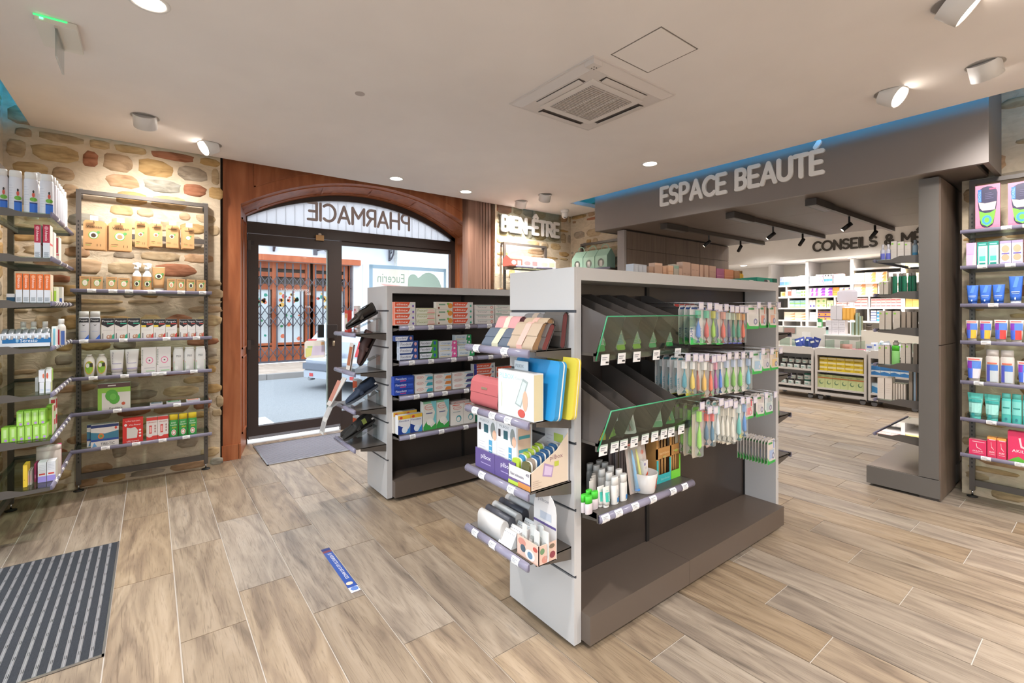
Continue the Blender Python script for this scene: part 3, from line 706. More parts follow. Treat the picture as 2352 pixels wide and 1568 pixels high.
# ------------------------------------------------------------------ gondolas
GZ = 1.578; SEAM = 0.72
ZG = [0.30,0.575,0.85,1.125,1.395]
def gondola(x0, x1, y0, y1, label):
    e = tag(empty('gondola'), label, 'gondola')
    T = 0.04
    for side in (0, 1):
        xo = x0 if side == 0 else x1-T
        MB().box(xo+(0.013 if side == 0 else 0),y0,0.02,xo+T-(0 if side == 0 else 0.013),y1,GZ,LAMI).build('end_panel', e)
        zz = [0.02]+ZG+[GZ]
        for a, b in zip(zz, zz[1:]):
            xs_ = (x0,x0+0.013) if side == 0 else (x1-0.013,x1)
            MB().box(xs_[0],y0+0.0005,a+(0.006 if a > 0.05 else 0),xs_[1],y1-0.0005,b-(0.006 if b < GZ else 0),LAMI).build('slat_board', e)
        for z in ZG: MB().box(x0+0.009 if side == 0 else x1-0.013,y0+0.001,z-0.006,x0+0.0132 if side == 0 else x1-0.009,y1-0.001,z+0.006,mat('#55565a',0.4,0.5)).build('groove_insert', e)
    MB().box(x0+T,y0,1.525,x1-T,y1,GZ,LAMI).build('top_panel', e)
    ym = (y0+y1)/2; xs_ = [x0+T, x0+T+SEAM, x1-T]
    for a, b in zip(xs_, xs_[1:]):
        MB().box(a+0.004,ym-0.012,0.1,b-0.004,ym+0.012,1.525,DARKPANEL).build('back_panel', e)
        for s, yy in ((-1,y0-0.05),(1,y1+0.05)):
            ya, yb = (yy, ym-0.013) if s < 0 else (ym+0.013, yy)
            p = MB().box(a+0.001,ya,0.03,b-0.001,yb,0.147,PLINTH)
            p.build('plinth', e)
    for x in xs_: MB().box(x-0.012,ym-0.02,0.0,x+0.012,ym+0.02,1.524,BLACK).build('post', e)
    for x in (x0+0.06, x1-0.06):
        for y in (y0+0.05, y1-0.05): MB().lathe([(0.02,0),(0.02,0.012),(0.01,0.014),(0.01,0.03)],BLACK,10,(x,y,0.0005)).build('levelling_foot', e)
    return e, ym
def g_shelf(e, x0, x1, yf, yb, z, tags, Y=None):
    sh = empty('shelf', (x0, yf, z), 0, e); W = x1-x0; D = yb-yf
    t = MB().box(0.002,0.012,-0.022,W-0.002,D,0,SHELFM)
    for x in (0.002, W-0.006): t.prism([(0.012,0),(D,0),(D,-0.075),(0.012,-0.03)], lambda u, v, q: (x+q, u, v), 0, 0.004, SHELFM)
    t.box(0,0.0,-0.036,W,0.012,0.0,SHELFM); t.build('tray', sh)
    place(rail_mesh(W), 'label_rail', sh, (0,0.0,-0.018))
    for px in tags: place(tag_mesh(), 'price_tag', sh, (Xat(px, yf)-x0, 0.0, -0.018))
    return sh
def end_shelf(e, x, xp, y0, y1, z, tags):
    # shelf on an end panel, front towards -x
    sh = empty('shelf', (x, y1, z), -math.pi/2, e); W = y1-y0; D = xp-x
    t = MB().box(0.004,0.012,-0.006,W-0.004,D,0,SHELFM)
    for xx in (0.004, W-0.008): t.prism([(0.04,-0.001),(D,-0.001),(D,-0.055),(0.04,-0.022)], lambda u, v, q: (xx+q, u, v), 0, 0.004, SHELFM)
    t.build('tray', sh)
    place(rail_mesh(W), 'label_rail', sh, (0,0.0,-0.012))
    for px in tags: place(tag_mesh(), 'price_tag', sh, (y1-Yat(px, x), 0.0, -0.012))
    return sh
G1X0, G1X1, G1Y0, G1Y1 = 1.38, 3.25, 1.378, 1.815
G2X0, G2X1, G2Y0, G2Y1 = 1.37, 3.24, 3.285, 3.68
g1, g1m = gondola(G1X0, G1X1, G1Y0, G1Y1, 'white and dark brown island gondola stocked with hanging toothbrushes')
g2, g2m = gondola(G2X0, G2X1, G2Y0, G2Y1, 'white and dark brown island gondola stocked with toothpaste, facing the arched door')
ZE = [1.243,0.966,0.694,0.423]; E1X, E2X = 1.15, 1.14
TE1 = [(1100,1165),(1097,1137,1173),(1113,1180),(1097,1137,1190)]
for z, t in zip(ZE, TE1): end_shelf(g1, E1X, G1X0, 1.392, 1.832, z, t)
for z in (1.233,0.955,0.69,0.42): end_shelf(g2, E2X, G2X0, 3.295, 3.735, z, ())
for z in ZE[:4]:      # shelves on the far end of the near gondola
    sh = empty('shelf', (G1X1+0.23, 1.395, z), math.pi/2, g1)
    MB().box(0.004,0.012,-0.006,0.43,0.23,0,SHELFM).prism([(0.04,0),(0.23,0.012),(0.23,-0.055),(0.04,-0.022)], lambda u, v, q: (0.004+q, u, v), 0, 0.004, SHELFM).box(0.0,0.0,-0.016,0.012,0.02,0.004,BLACK).build('tray', sh)
    place(rail_mesh(0.43), 'label_rail', sh, (0,0,-0.012))
G2F = 3.172; ZG2 = [1.288,1.034,0.782,0.495]
TG2 = [((943,988,1030,1072),(1122,)),((944,988,1040,1078),(1125,1155)),((955,987,1020,1069),()),((946,1012,1068),())]
for z, (ta, tb) in zip(ZG2, TG2):
    g_shelf(g2, G2X0+0.045, G2X0+0.04+0.665, G2F, g2m-0.014, z, ta)
    g_shelf(g2, G2X0+0.04+0.669, G2X1-0.045, G2F, g2m-0.014, z, tb)
G1F = 1.285; ZG1 = 0.578
g_shelf(g1, G1X0+0.045, G1X0+0.04+0.672, G1F, g1m-0.014, ZG1, (1385,1415,1453,1494,1540,1567))
# two scoop bins with glass fronts
def scoop_bin(zb, zt, dz, yb0, yt0, divs, tags):
    b = empty('scoop_bin', (0,0,0), 0, g1); xa, xb = G1X0+0.045, G1X0+0.04+0.672; yk = g1m-0.014
    MB().hexa([(xa,yb0,zb-0.012),(xb,yb0,zb-0.012),(xb,yk,zb-0.012),(xa,yk,zb-0.012),(xa,yb0,zb),(xb,yb0,zb),(xb,yk,zb),(xa,yk,zb)], SHELFM).box(xa,yb0,zb-0.034,xb,yb0+0.01,zb,SHELFM).build('bin_floor', b)
    prof = [(yb0,zb),(yk,zb),(yk,zt+dz),(yk-0.05,zt+dz),(yt0,zt)]
    for i, x in enumerate([xa+0.002]+[xa+(xb-xa)*q for q in divs]+[xb-0.006]):
        MB().prism(prof, lambda u, v, q: (x+q, u, v), 0, 0.004, mat('#544c48',0.35)).build('divider', b)
    MB().hexa([(xa,yb0-0.006,zb-0.03),(xb,yb0-0.006,zb-0.03),(xb,yb0-0.001,zb-0.03),(xa,yb0-0.001,zb-0.03),(xa,yt0-0.006,zt),(xb,yt0-0.006,zt),(xb,yt0-0.001,zt),(xa,yt0-0.001,zt)], SHGLASS).build('glass_front', b)
    g = MB().tube([(xa,yt0-0.0035,zt),(xb,yt0-0.0035,zt)],0.003,GEDGE,6).tube([(xa,yb0-0.004,zb-0.03),(xa,yt0-0.004,zt)],0.003,GEDGE,6); g.build('glass_edge', b)
    for px in tags:
        x = Xat(px, yb0); MB().hexa([(x-0.024,yb0-0.010,zb-0.05),(x+0.024,yb0-0.010,zb-0.05),(x+0.024,yb0-0.008,zb-0.05),(x-0.024,yb0-0.008,zb-0.05),(x-0.024,yb0-0.014,zb-0.005),(x+0.024,yb0-0.014,zb-0.005),(x+0.024,yb0-0.012,zb-0.005),(x-0.024,yb0-0.012,zb-0.005)], TAGM).box(x-0.018,yb0-0.0152,zb-0.02,x+0.01,yb0-0.0128,zb-0.017,GREYINK).box(x-0.018,yb0-0.0145,zb-0.028,x+0.004,yb0-0.012,zb-0.026,GREYINK).box(x+0.004,yb0-0.0135,zb-0.042,x+0.019,yb0-0.0095,zb-0.036,INK).build('price_tag', b)
    return b
BN1 = (1.225,1.375,0.10,1.305,1.245); BN2 = (0.862,1.005,0.13,1.295,1.225)
bd1 = [(Xat(p,1.30)-G1X0-0.045)/0.667 for p in (1412,1450,1488,1527)]
bd2 = [(Xat(p,1.29)-G1X0-0.045)/0.667 for p in (1397,1432,1497,1527)]
scoop_bin(*BN1, bd1, (1385,1423,1458,1503,1552))
scoop_bin(*BN2, bd2, (1381,1407,1428,1452,1477,1499,1520,1537,1560))
MB().box(G1X0+0.04+0.73,g1m-0.022,0.56,G1X1-0.05,g1m-0.0125,0.60,mat('#564b45',0.3)).build('hook_bar', g1)
# ------------------------------------------------------------------ ceiling fixtures
def can(tiltdir=None, tilt=40):
    mb = MB(); L_ = 0.095; r = 0.07
    mb.lathe([(r,L_),(r,0.0),(r-0.006,0.0),(r-0.01,0.012)],mat('#d9d6d4',0.45),20,cap=False)
    mb.lathe([(0.0001,L_),(r,L_)],mat('#d9d6d4',0.45),20,cap=False)
    return mb
EM = mat('#fff4e6',0.5,emit=14.0)
def spot_lamp(parent, loc, rot, P, ang=math.radians(100), blend=1.0, size=0.06):
    ld = bpy.data.lights.new('lamp','SPOT'); ld.energy = P; ld.spot_size = ang; ld.spot_blend = blend; ld.color = LAMP_COL; ld.shadow_soft_size = size
    o = bpy.data.objects.new('lamp', ld); COL.objects.link(o); o.location = loc; o.rotation_euler = rot; o.parent = parent
    return o
def spotlight(x, y, az, tilt, label, P=None):
    e = tag(empty('ceiling_spotlight', (x,y,CEIL)), label, 'spotlight', 'adjustable ceiling spotlights')
    MB().lathe([(0.085,-0.004),(0.082,0.0),(0.07,0.0)],mat('#dcd8d5',0.5),24,cap=False).lathe([(0.0,-0.001),(0.083,-0.001)],mat('#a8a19c',0.8),24,cap=False).build('trim_ring', e)
    R = Matrix.Rotation(math.radians(az),4,'Z') @ Matrix.Rotation(math.radians(tilt),4,'X')
    M = R @ Matrix.Translation((0,0,-0.062))
    can().xf(Matrix.Translation((0,0,-0.012)) @ M).build('lamp_head', e)
    MB().lathe([(0.0001,0.012),(0.061,0.012)],EM,20,cap=False).xf(Matrix.Translation((0,0,-0.012)) @ M).build('lens', e)
    p = Matrix.Translation((0,0,-0.012)) @ M @ Vector((0,0,-0.03))
    spot_lamp(e, p, (Matrix.Rotation(math.radians(az),4,'Z') @ Matrix.Rotation(math.radians(min(tilt,42)),4,'X')).to_euler(), P or P_SPOT)
    return e
def downlight(x, y, label, P=None, z=CEIL, r=0.062, vis=True):
    e = tag(empty('downlight', (x,y,z)), label, 'downlight', 'recessed downlights')
    MB().lathe([(r+0.018,0),(r+0.014,-0.006),(r,-0.004),(r-0.002,0.0)],mat('#e2dfdc',0.4),24,cap=False).build('trim_ring', e)
    MB().lathe([(0.0001,-0.001),(r,-0.001)],EM,22,cap=False).build('lens', e)
    spot_lamp(e, (0,0,-0.03), (0,0,0), P or P_DOWN, math.radians(140), 1.0)
    return e
spotlight(-0.033,4.23,-5,42,'white spotlight turned to the stone wall above the shelf unit', 58.0)
spotlight(0.388,4.60,108,58,'white spotlight turned sideways with its lens showing, near the door arch')
spotlight(3.698,4.63,-20,38,'white spotlight over the BIEN-ÊTRE shelf, close to the stone wall')
spotlight(3.714,4.195,-25,36,'white spotlight near the ceiling camera, farther from the stone wall')
spotlight(3.692,0.90,172,55,'white spotlight with lens showing beside the canopy end')
spotlight(3.691,0.477,-100,36,'white spotlight seen from behind beside the canopy end')
spotlight(2.842,0.46,-160,48,'white spotlight with glowing lens farthest from the canopy')
downlight(-0.007,2.646,'round recessed downlight near the exit sign box')
downlight(2.028,4.625,'round recessed downlight in front of the door arch crown')
downlight(2.891,4.645,'round recessed downlight in front of the brown pilaster')
downlight(3.709,2.71,'round recessed downlight in front of the ESPACE BEAUTÉ fascia')
for x, y in ((-0.0,1.0),(-0.0,-0.7),(1.3,-0.7),(2.6,-0.9),(3.7,-0.9),(1.3,-1.9),(3.2,-1.9)): downlight(x,y,'added unseen downlight filling the room from the ceiling behind the viewpoint')  # out-of-view downlights, added so lamplight fills the room
# cassette air conditioner
ac = tag(empty('air_conditioner', (2.262,2.112,CEIL)), 'white four-way cassette air conditioner with louvred grille in the ceiling', 'air conditioner')
AW = mat('#d3cbc7',0.45); h = 0.376
MB().hexa([(-h,-h,-0.008),(h,-h,-0.008),(h,h,-0.008),(-h,h,-0.008),(-h,-h,0),(h,-h,0),(h,h,0),(-h,h,0)],AW).hexa([(-h+.06,-h+.06,-0.032),(h-.06,-h+.06,-0.032),(h-.06,h-.06,-0.032),(-h+.06,h-.06,-0.032),(-h+.01,-h+.01,-0.008),(h-.01,-h+.01,-0.008),(h-.01,h-.01,-0.008),(-h+.01,h-.01,-0.008)],AW).build('fascia_panel', ac)
for k in range(4):
    a = k*math.pi/2
    MB().box(-0.19,-0.30,-0.0335,0.19,-0.245,-0.032,mat('#5a524e',0.7)).build('air_slot', ac, rz=a)
    MB().hexa([(-0.185,-0.297,-0.040),(0.185,-0.297,-0.040),(0.185,-0.262,-0.046),(-0.185,-0.262,-0.046),(-0.185,-0.297,-0.036),(0.185,-0.297,-0.036),(0.185,-0.262,-0.042),(-0.185,-0.262,-0.042)],AW).build('flap', ac, rz=a)
MB().box(-0.235,-0.235,-0.036,0.235,0.235,-0.032,mat('#dcd5d1',0.45)).box(-0.185,-0.185,-0.0365,0.185,0.185,-0.0355,mat('#6b635f',0.8)).build('grille_panel', ac)
lm = MB().box(-0.185,0,0,0.185,0.009,0.006,mat('#bdb4af',0.5)).mesh('louvre')
for i in range(22): place(lm, 'louvre', ac, (0,-0.183+i*0.0168,-0.042))
rb = MB().box(0,-0.185,0,0.006,0.185,0.007,mat('#cfc6c1',0.5)).mesh('grille_rib')
for x in (-0.066,0.06): place(rb, 'grille_rib', ac, (x,0,-0.0435))
MB().box(-0.365,-0.365,-0.034,-0.30,-0.30,-0.008,AW).build('corner_cover', ac)
dots = MB()
for i in range(4): dots.lathe([(0.004,0),(0.004,0.002)],mat('#6f6764',0.6),8,(-0.31+0.018*(i%2)-0.02,-0.335+0.018*(i//2),-0.036))
dots.build('sensor_window', ac)
# emergency exit sign and camera
ex = tag(empty('exit_sign', (-0.355,3.20,CEIL)), 'white ceiling exit sign box with green light and hanging clear blade', 'exit sign')
MB().bbox(-0.075,-0.14,-0.03,0.075,0.14,0.0,mat('#dedad2',0.5),0.004).build('housing', ex)
MB().box(-0.0765,-0.141,-0.01,0.04,-0.139,-0.002,mat('#39c46a',0.4,emit=1.2)).build('light_strip', ex)
MB().box(-0.055,-0.142,-0.02,-0.042,-0.139,-0.012,mat('#48e07a',0.4,emit=4.0)).build('status_lamp', ex)
MB().box(-0.006,-0.13,-0.04,0.006,0.12,-0.03,mat('#c9c4bc',0.5)).build('blade_holder', ex)
MB().box(-0.004,-0.125,-0.17,0.004,0.10,-0.04,ACRYL).build('blade', ex)
cmx = tag(empty('dome_camera', (4.492,4.67,CEIL)), 'small white turret security camera at the far ceiling corner', 'camera')
MB().lathe([(0.055,0),(0.055,-0.03),(0.048,-0.034)][::-1],mat('#e3e0dd',0.4),18).build('base', cmx)
MB().lathe([(0.0001,-0.12),(0.02,-0.115),(0.036,-0.10),(0.043,-0.08),(0.043,-0.034)],mat('#e3e0dd',0.35),18).build('ball', cmx)
MB().lathe([(0.0001,-0.004),(0.019,-0.002),(0.021,0.004)],BLACK,14).xf(Matrix.Translation((-0.016,-0.018,-0.108)) @ Matrix.Rotation(math.radians(30),4,'X')).build('lens', cmx)
# blue LED strips lying on top of the ceiling panel edge
BLU = mat('#1f9fe0',0.5,emit=16.0)
def led(x0,y0,x1,y1,label,strength=1):
    tag(MB().box(x0,y0,CEIL+0.053,x1,y1,CEIL+0.075,BLU).build('led_strip'), label, 'light strip')
led(4.20,-2.2,4.235,4.3,'blue light strip hidden on the ceiling edge above the canopy')
led(-0.68,1.0,-0.645,4.9,'blue light strip hidden on the ceiling edge by the side wall')
led(-0.5,4.88,0.4,4.90,'blue light strip hidden on the ceiling edge over the stone wall')
led(3.7,4.88,4.7,4.90,'blue light strip hidden on the ceiling edge over the far corner')
# canopy track lights
for i, yy in enumerate((3.19,2.42,1.69)):
    t = tag(empty('track_light', (4.62,yy,HZ-0.0005)), ('dark track light under the canopy next to the panelled partition','dark track light under the middle of the canopy','dark track light under the canopy next to the display pier')[i], 'track light')
    MB().box(0,-0.045,-0.06,0.42,0.045,0.0,mat('#3d3733',0.5)).box(0.02,-0.03,-0.0615,0.4,0.03,-0.06,mat('#6d6a68',0.5)).build('driver_box', t)
    MB().box(0.42,-0.02,-0.045,2.42,0.02,0.0,mat('#4a423d',0.5)).build('rail', t)
    for x, az in ((0.95,30),(1.75,-35)):
        s = empty('spot_head', (x,0,-0.045), math.radians(az), t)
        MB().box(-0.008,-0.008,-0.07,0.008,0.008,0,BLACK).build('stem', s)
        MB().lathe([(0.021,0.05),(0.021,-0.05)][::-1],BLACK,12).xf(Matrix.Translation((0.0,0.02,-0.10)) @ Matrix.Rotation(math.radians(50),4,'X')).build('barrel', s)
        MB().lathe([(0.0001,0),(0.017,0)],mat('#ffe9c9',0.5,emit=6.0),12,cap=False).xf(Matrix.Translation((0.0,0.02,-0.10)) @ Matrix.Rotation(math.radians(50),4,'X') @ Matrix.Translation((0,0,-0.051))).build('lens', s)
        spot_lamp(s, (0,-0.02,-0.15), (math.radians(25),0,0), 5.0, math.radians(90), 0.8, 0.02)
# display pier shelves (front towards +y)
ZP = [1.80,1.525,1.245,0.97,0.69,0.415]
for i, z in enumerate(ZP):
    sh = empty('shelf', (5.56,1.225,z), math.pi, pr); W = 0.95; D = 1.225-PY1
    for xx in (0.004, W-0.004): MB().prism([(D,0.02),(D*0.55,0.02),(D*0.35,-0.004),(0.02,-0.004),(0.02,-0.02),(D,-0.045)], lambda u, v, q: (xx+q, u, v), -0.003, 0.003, SHELFM).build('bracket', sh)
    MB().box(0.006,0.01,-0.008,W-0.006,D,0,SHGLASS if i < 5 else mat('#d9dadb',0.03,1.0)).build('shelf_plate', sh)
    place(rail_mesh(W,0.014), 'label_rail', sh, (0,0.0,-0.006))
# =================================================================== PRODUCT KIT
def hexmat(c): return c if not isinstance(c, str) else mat(c, 0.42)
def deco(mb, items, fn, sx, sy):
    # fn(u,v,e) with u,v in metres on the face, e = lift off the face; items use 0..1 coordinates
    e = 0.0004
    for it in items:
        k = it[0]; e += 0.00012
        if k == 'r':
            _, x0, y0, x1, y1, c = it; mb.quad(fn(x0*sx,y0*sy,e),fn(x1*sx,y0*sy,e),fn(x1*sx,y1*sy,e),fn(x0*sx,y1*sy,e),hexmat(c))
        elif k == 'p': mb.add([fn(x*sx,y*sy,e) for x, y in it[1]], [tuple(range(len(it[1])))], hexmat(it[2]))
        elif k == 'e':
            _, cx_, cy_, rx, ry, c = it; mb.add([fn((cx_+rx*math.cos(t))*sx,(cy_+ry*math.sin(t))*sy,e) for t in [2*math.pi*i/14 for i in range(14)]], [tuple(range(14))], hexmat(c))
        elif k == 't':
            t, x, y, h, c = it[1:6]; wd = it[6] if len(it) > 6 else None; rot = it[7] if len(it) > 7 else 0
            if rot: mb.text(t, lambda u, v: fn(u,v,e), x*sx, y*sy, h*sx, hexmat(c), None if wd is None else wd*sy, rot)
            else: mb.text(t, lambda u, v: fn(u,v,e), x*sx, y*sy, h*sy, hexmat(c), None if wd is None else wd*sx)
def carton(w, d, h, base, front=(), left=(), right=(), top=(), name='carton'):
    w, d, h = round(w,4), round(d,4), round(h,4)
    def f():
        mb = MB().box(0,0,0,w,d,h,hexmat(base))
        deco(mb, front, lambda u,v,e: (u,-e,v), w, h)
        deco(mb, left, lambda u,v,e: (-e,d-u,v), d, h)
        deco(mb, right, lambda u,v,e: (w+e,u,v), d, h)
        deco(mb, top, lambda u,v,e: (u,v,h+e), w, d)
        return mb.mesh(name)
    return once(('carton',w,d,h,base,str(front),str(left),str(right),str(top)), f)
class Sh:
    # a shelf front: face 'y' looks to -y, 'x' looks to -x, 'X' looks to +x
    def __init__(s, face, plane, z): s.face, s.plane, s.z = face, plane, z
    def at(s, px): return Xat(px, s.plane) if s.face == 'y' else Yat(px, s.plane)
    def zz(s, px, py): return ZatY(px, py, s.plane) if s.face == 'y' else ZatX(px, py, s.plane)
    def width(s, a, b): return abs(s.at(b)-s.at(a))
    def loc(s, u, back=0.0, dz=0.0):
        return (u, s.plane+back, s.z+dz+0.0005) if s.face == 'y' else ((s.plane+back, u, s.z+dz+0.0005) if s.face == 'x' else (s.plane-back, u, s.z+dz+0.0005))
    @property
    def rz(s): return {'y':0.0,'x':-math.pi/2,'X':math.pi/2}[s.face]
    @property
    def dir(s): return {'y':1,'x':-1,'X':1}[s.face]
def put(me, name, loc, rz, label, cat, group=None): return tag(place(me, name, None, loc, rz), label, cat, group)
def row(s, px0, px1, n, h, depth, base, front, label, name='carton', cat='box', group=None, stack=1, back=0.0, gap=0.0025, left=(), top=(), right=(), z0=0.0, deep=1, maker=None):
    # n products side by side between two pixel columns; h metres or ('py', y) for a top edge read off the photograph
    a, b = s.at(px0), s.at(px1); W = abs(b-a)/n
    if isinstance(h, tuple): h = (s.zz((px0+px1)/2, h[1])-s.z-z0)/stack
    h = max(h, 0.012); out = []
    for i in range(n):
        for j in range(stack):
            for k in range(deep):
                u = a+s.dir*(W*i+gap/2); jit = ((i*7+j*13+k*5) % 5-2)*0.0009
                lab = label if stack == 1 else label+(', top of its stack' if j == stack-1 else (', bottom of its stack' if j == 0 else ', '+('second','third','fourth','fifth')[j-1]+' up in its stack'))
                if len(lab.split()) > 16: lab = label
                l_ = s.loc(u, back+k*(depth+0.002)+0.002+jit, z0+j*(h+0.0004))
                if maker: out.append(maker(W-gap, depth, h, l_, s.rz, lab, group))
                else: out.append(put(carton(W-gap,depth,h,base,front,left,right,top,name), name, l_, s.rz, lab, cat, group))
    return out
# round and soft packs: a root mesh (body) with its parts as children
def bottle(w, h, body, cap, loc, rz, label, group, name='bottle', shape='round', deco_=(), caph=0.22, capw=0.7, shoulder=0.12, depth=None, neck=0.5, cat='bottle'):
    d = depth or (w if shape == 'round' else w*0.55); key = (name,round(w,4),round(h,4),round(d,4),str(body),str(cap),shape,str(deco_),caph,capw,shoulder,neck)
    def fb():
        mb = MB(); r = w/2; hb = h*(1-caph); sy = d/w; nk = r*neck
        prof = [(r*0.9,0),(r,h*0.02),(r,hb-h*shoulder),(r*0.96,hb-h*shoulder*0.6),(nk+(r-nk)*0.45,hb-h*shoulder*0.15),(nk,hb),(nk,hb+0.004)]
        if shape == 'taper': prof = [(r*0.72,0),(r*0.78,h*0.02),(r,hb*0.55),(r*0.92,hb*0.85),(nk,hb),(nk,hb+0.002)]
        if shape == 'straight': prof = [(r*0.95,0),(r,h*0.015),(r,hb-0.008),(r*0.93,hb),(r*0.9,hb+0.002)]
        mb.lathe(prof, hexmat(body), 16, (r,d/2,0), 1.0, sy)
        def F(u, v, e):
            x = max(-0.97, min(0.97, (u-r)/r)); return (u, d/2-(d/2)*math.sqrt(1-x*x)-e*2, v)
        if deco_:
            # print follows the curved front: split rectangles into strips
            it2 = []
            for it in deco_:
                if it[0] == 'r':
                    m_ = 5
                    for q in range(m_): it2.append(('r', it[1]+(it[3]-it[1])*q/m_, it[2], it[1]+(it[3]-it[1])*(q+1)/m_, it[4], it[5]))
                else: it2.append(it)
            deco(mb, it2, F, w, h)
        return mb.mesh(name)
    def fc():
        r = w/2; return MB().lathe([(r*capw,h*(1-caph)+0.001),(r*capw,h*0.985),(r*capw*0.9,h)], hexmat(cap), 14, (r,d/2,0), 1.0, (d/w if shape != 'round' and capw > 0.6 else 1.0)).mesh('cap')
    o = put(once(key, fb), name, loc, rz, label, cat, group)
    place(once(('cap',)+key, fc), 'cap', o)
    return o
def bottle_maker(body, cap, **kw):
    def f(w, d, h, loc, rz, label, group):
        k = dict(kw); k.setdefault('depth', d if k.get('shape') not in (None,'round','straight') else None)
        if k.get('depth') is None: k.pop('depth')
        return bottle(w, h, body, cap, loc, rz, label, group, **k)
    return f
def tube_pack(w, h, body, cap, loc, rz, label, group, deco_=(), name='tube', capdown=True, depth=0.036, taper=0.78):
    key = ('tubepack',round(w,4),round(h,4),str(body),str(cap),str(deco_),capdown,depth,taper)
    hc = h*0.13 if capdown else 0.0
    def fb():
        mb = MB(); n = 12; rows = 6; vs_ = []
        for j in range(rows):
            t = j/(rows-1); ww = (w*taper+(w-w*taper)*t)/2; dd = depth/2*(1-t)**0.8+0.002
            for i in range(n):
                a = 2*math.pi*i/n; vs_.append((w/2+ww*math.copysign(abs(math.cos(a))**0.75,math.cos(a)), depth/2+dd*math.sin(a), hc+(h-hc)*t*0.97))
        for i in range(n):
            a = 2*math.pi*i/n; vs_.append((w/2+w/2*math.copysign(abs(math.cos(a))**0.75,math.cos(a)), depth/2+0.0015*math.sin(a), h))
        fs = [(j*n+i,j*n+(i+1)%n,(j+1)*n+(i+1)%n,(j+1)*n+i) for j in range(rows) for i in range(n)]+[tuple(range(n-1,-1,-1)), tuple(rows*n+i for i in range(n))]
        mb.add(vs_, fs, hexmat(body), True)
        def F(u, v, e):
            t = max(0,min(1,(v-hc)/(h-hc))); ww = (w*taper+(w-w*taper)*t)/2; dd = depth/2*(1-t)**0.8+0.002
            x = max(-0.98,min(0.98,(u-w/2)/ww)); return (w/2+x*ww, depth/2-dd*math.sqrt(1-x*x)-e*2.5-0.0012, v)
        it2 = []
        for it in deco_:
            if it[0] == 'r':
                for q in range(4):
                    for p in range(2): it2.append(('r', it[1]+(it[3]-it[1])*q/4, it[2]+(it[4]-it[2])*p/2, it[1]+(it[3]-it[1])*(q+1)/4, it[2]+(it[4]-it[2])*(p+1)/2, it[5]))
            else: it2.append(it)
        deco(mb, it2, F, w, h); return mb.mesh(name)
    def fc():
        r = w*taper/2*0.96; return MB().lathe([(r*0.96,0),(r,hc*0.1),(r*0.97,hc)], hexmat(cap), 14, (w/2,depth/2,0), 1.0, depth*0.9/(2*r)).mesh('cap')
    o = put(once(key, fb), name, loc, rz, label, 'tube', group)
    if capdown: place(once(('c',)+key, fc), 'cap', o)
    return o
def tube_maker(body, cap, **kw): return lambda w, d, h, loc, rz, label, group: tube_pack(w, h, body, cap, loc, rz, label, group, depth=d, **kw)
def lines(x0, x1, ys, c='#9b9ba2', t=0.012): return [('r',x0,y,x1-(0.08 if i % 2 else 0),y+t,c) for i, y in enumerate(ys)]

# =================================================================== DISPENSARY BEYOND THE CANOPY
bw = struct(MB().box(10.35,-0.6,0,10.5,6.05,2.9,PLASTER).build('wall_dispensary_back'))
struct(MB().box(5.2,5.95,0,10.4,6.1,2.9,PLASTER).build('wall_dispensary_side'))
struct(MB().box(5.2,-0.7,0,10.5,-0.6,2.9,PLASTER).build('wall_dispensary_near'))
struct(MB().box(5.2,-0.65,2.77,10.5,6.05,2.87,CEILM).build('ceiling_dispensary'))
struct(MB().box(5.2,3.83,0,5.3,6.0,2.9,PLASTER).box(5.2,-0.6,0,5.3,0.80,2.9,PLASTER).build('wall_dispensary_front'))
fxx = 9.3
fa = struct(MB().box(fxx,-0.6,2.31,fxx+0.03,6.0,2.77,PLASTER).box(fxx+0.03,-0.6,2.31,10.35,6.0,2.335,PLASTER).build('trim_3'), 'white bulkhead over the dispensary shelves')
cs = tag(empty('bulkhead_sign', (fxx-0.002, Yat(1869,fxx), ZatX(1869,577,fxx)), -math.pi/2), 'dark rounded raised letters reading CONSEILS & MÉ on the white bulkhead', 'sign')
sign('CONSEILS & MÉ', 0.155, Yat(1869,fxx)-Yat(2117,fxx), 0.032, 0.015, mat('#3b352e',0.5), cs)
for px, k in ((1708,'beside the side wall'),(1838,'over the blue cartons'),(1955,'over the orange cartons'),(2090,'over the yellow cartons')):
    downlight(9.62, Yat(px,9.62), 'small recessed downlight in the bulkhead '+k, P_BACK, 2.309)
for x, y in ((7.6,1.6),(7.6,3.4),(8.6,1.2),(8.6,2.6),(8.6,4.2),(6.2,5.1)): downlight(x, y, 'added unseen downlight brightening the dispensary from its ceiling', P_BACK*1.3, 2.769)  # hidden behind the canopy, added to brighten the back room
dw = struct(MB().box(10.33,4.35,0,10.349,5.05,2.05,mat('#dde2e6',0.5)).build('door_3'), 'white flush door beside the dispensary shelves')
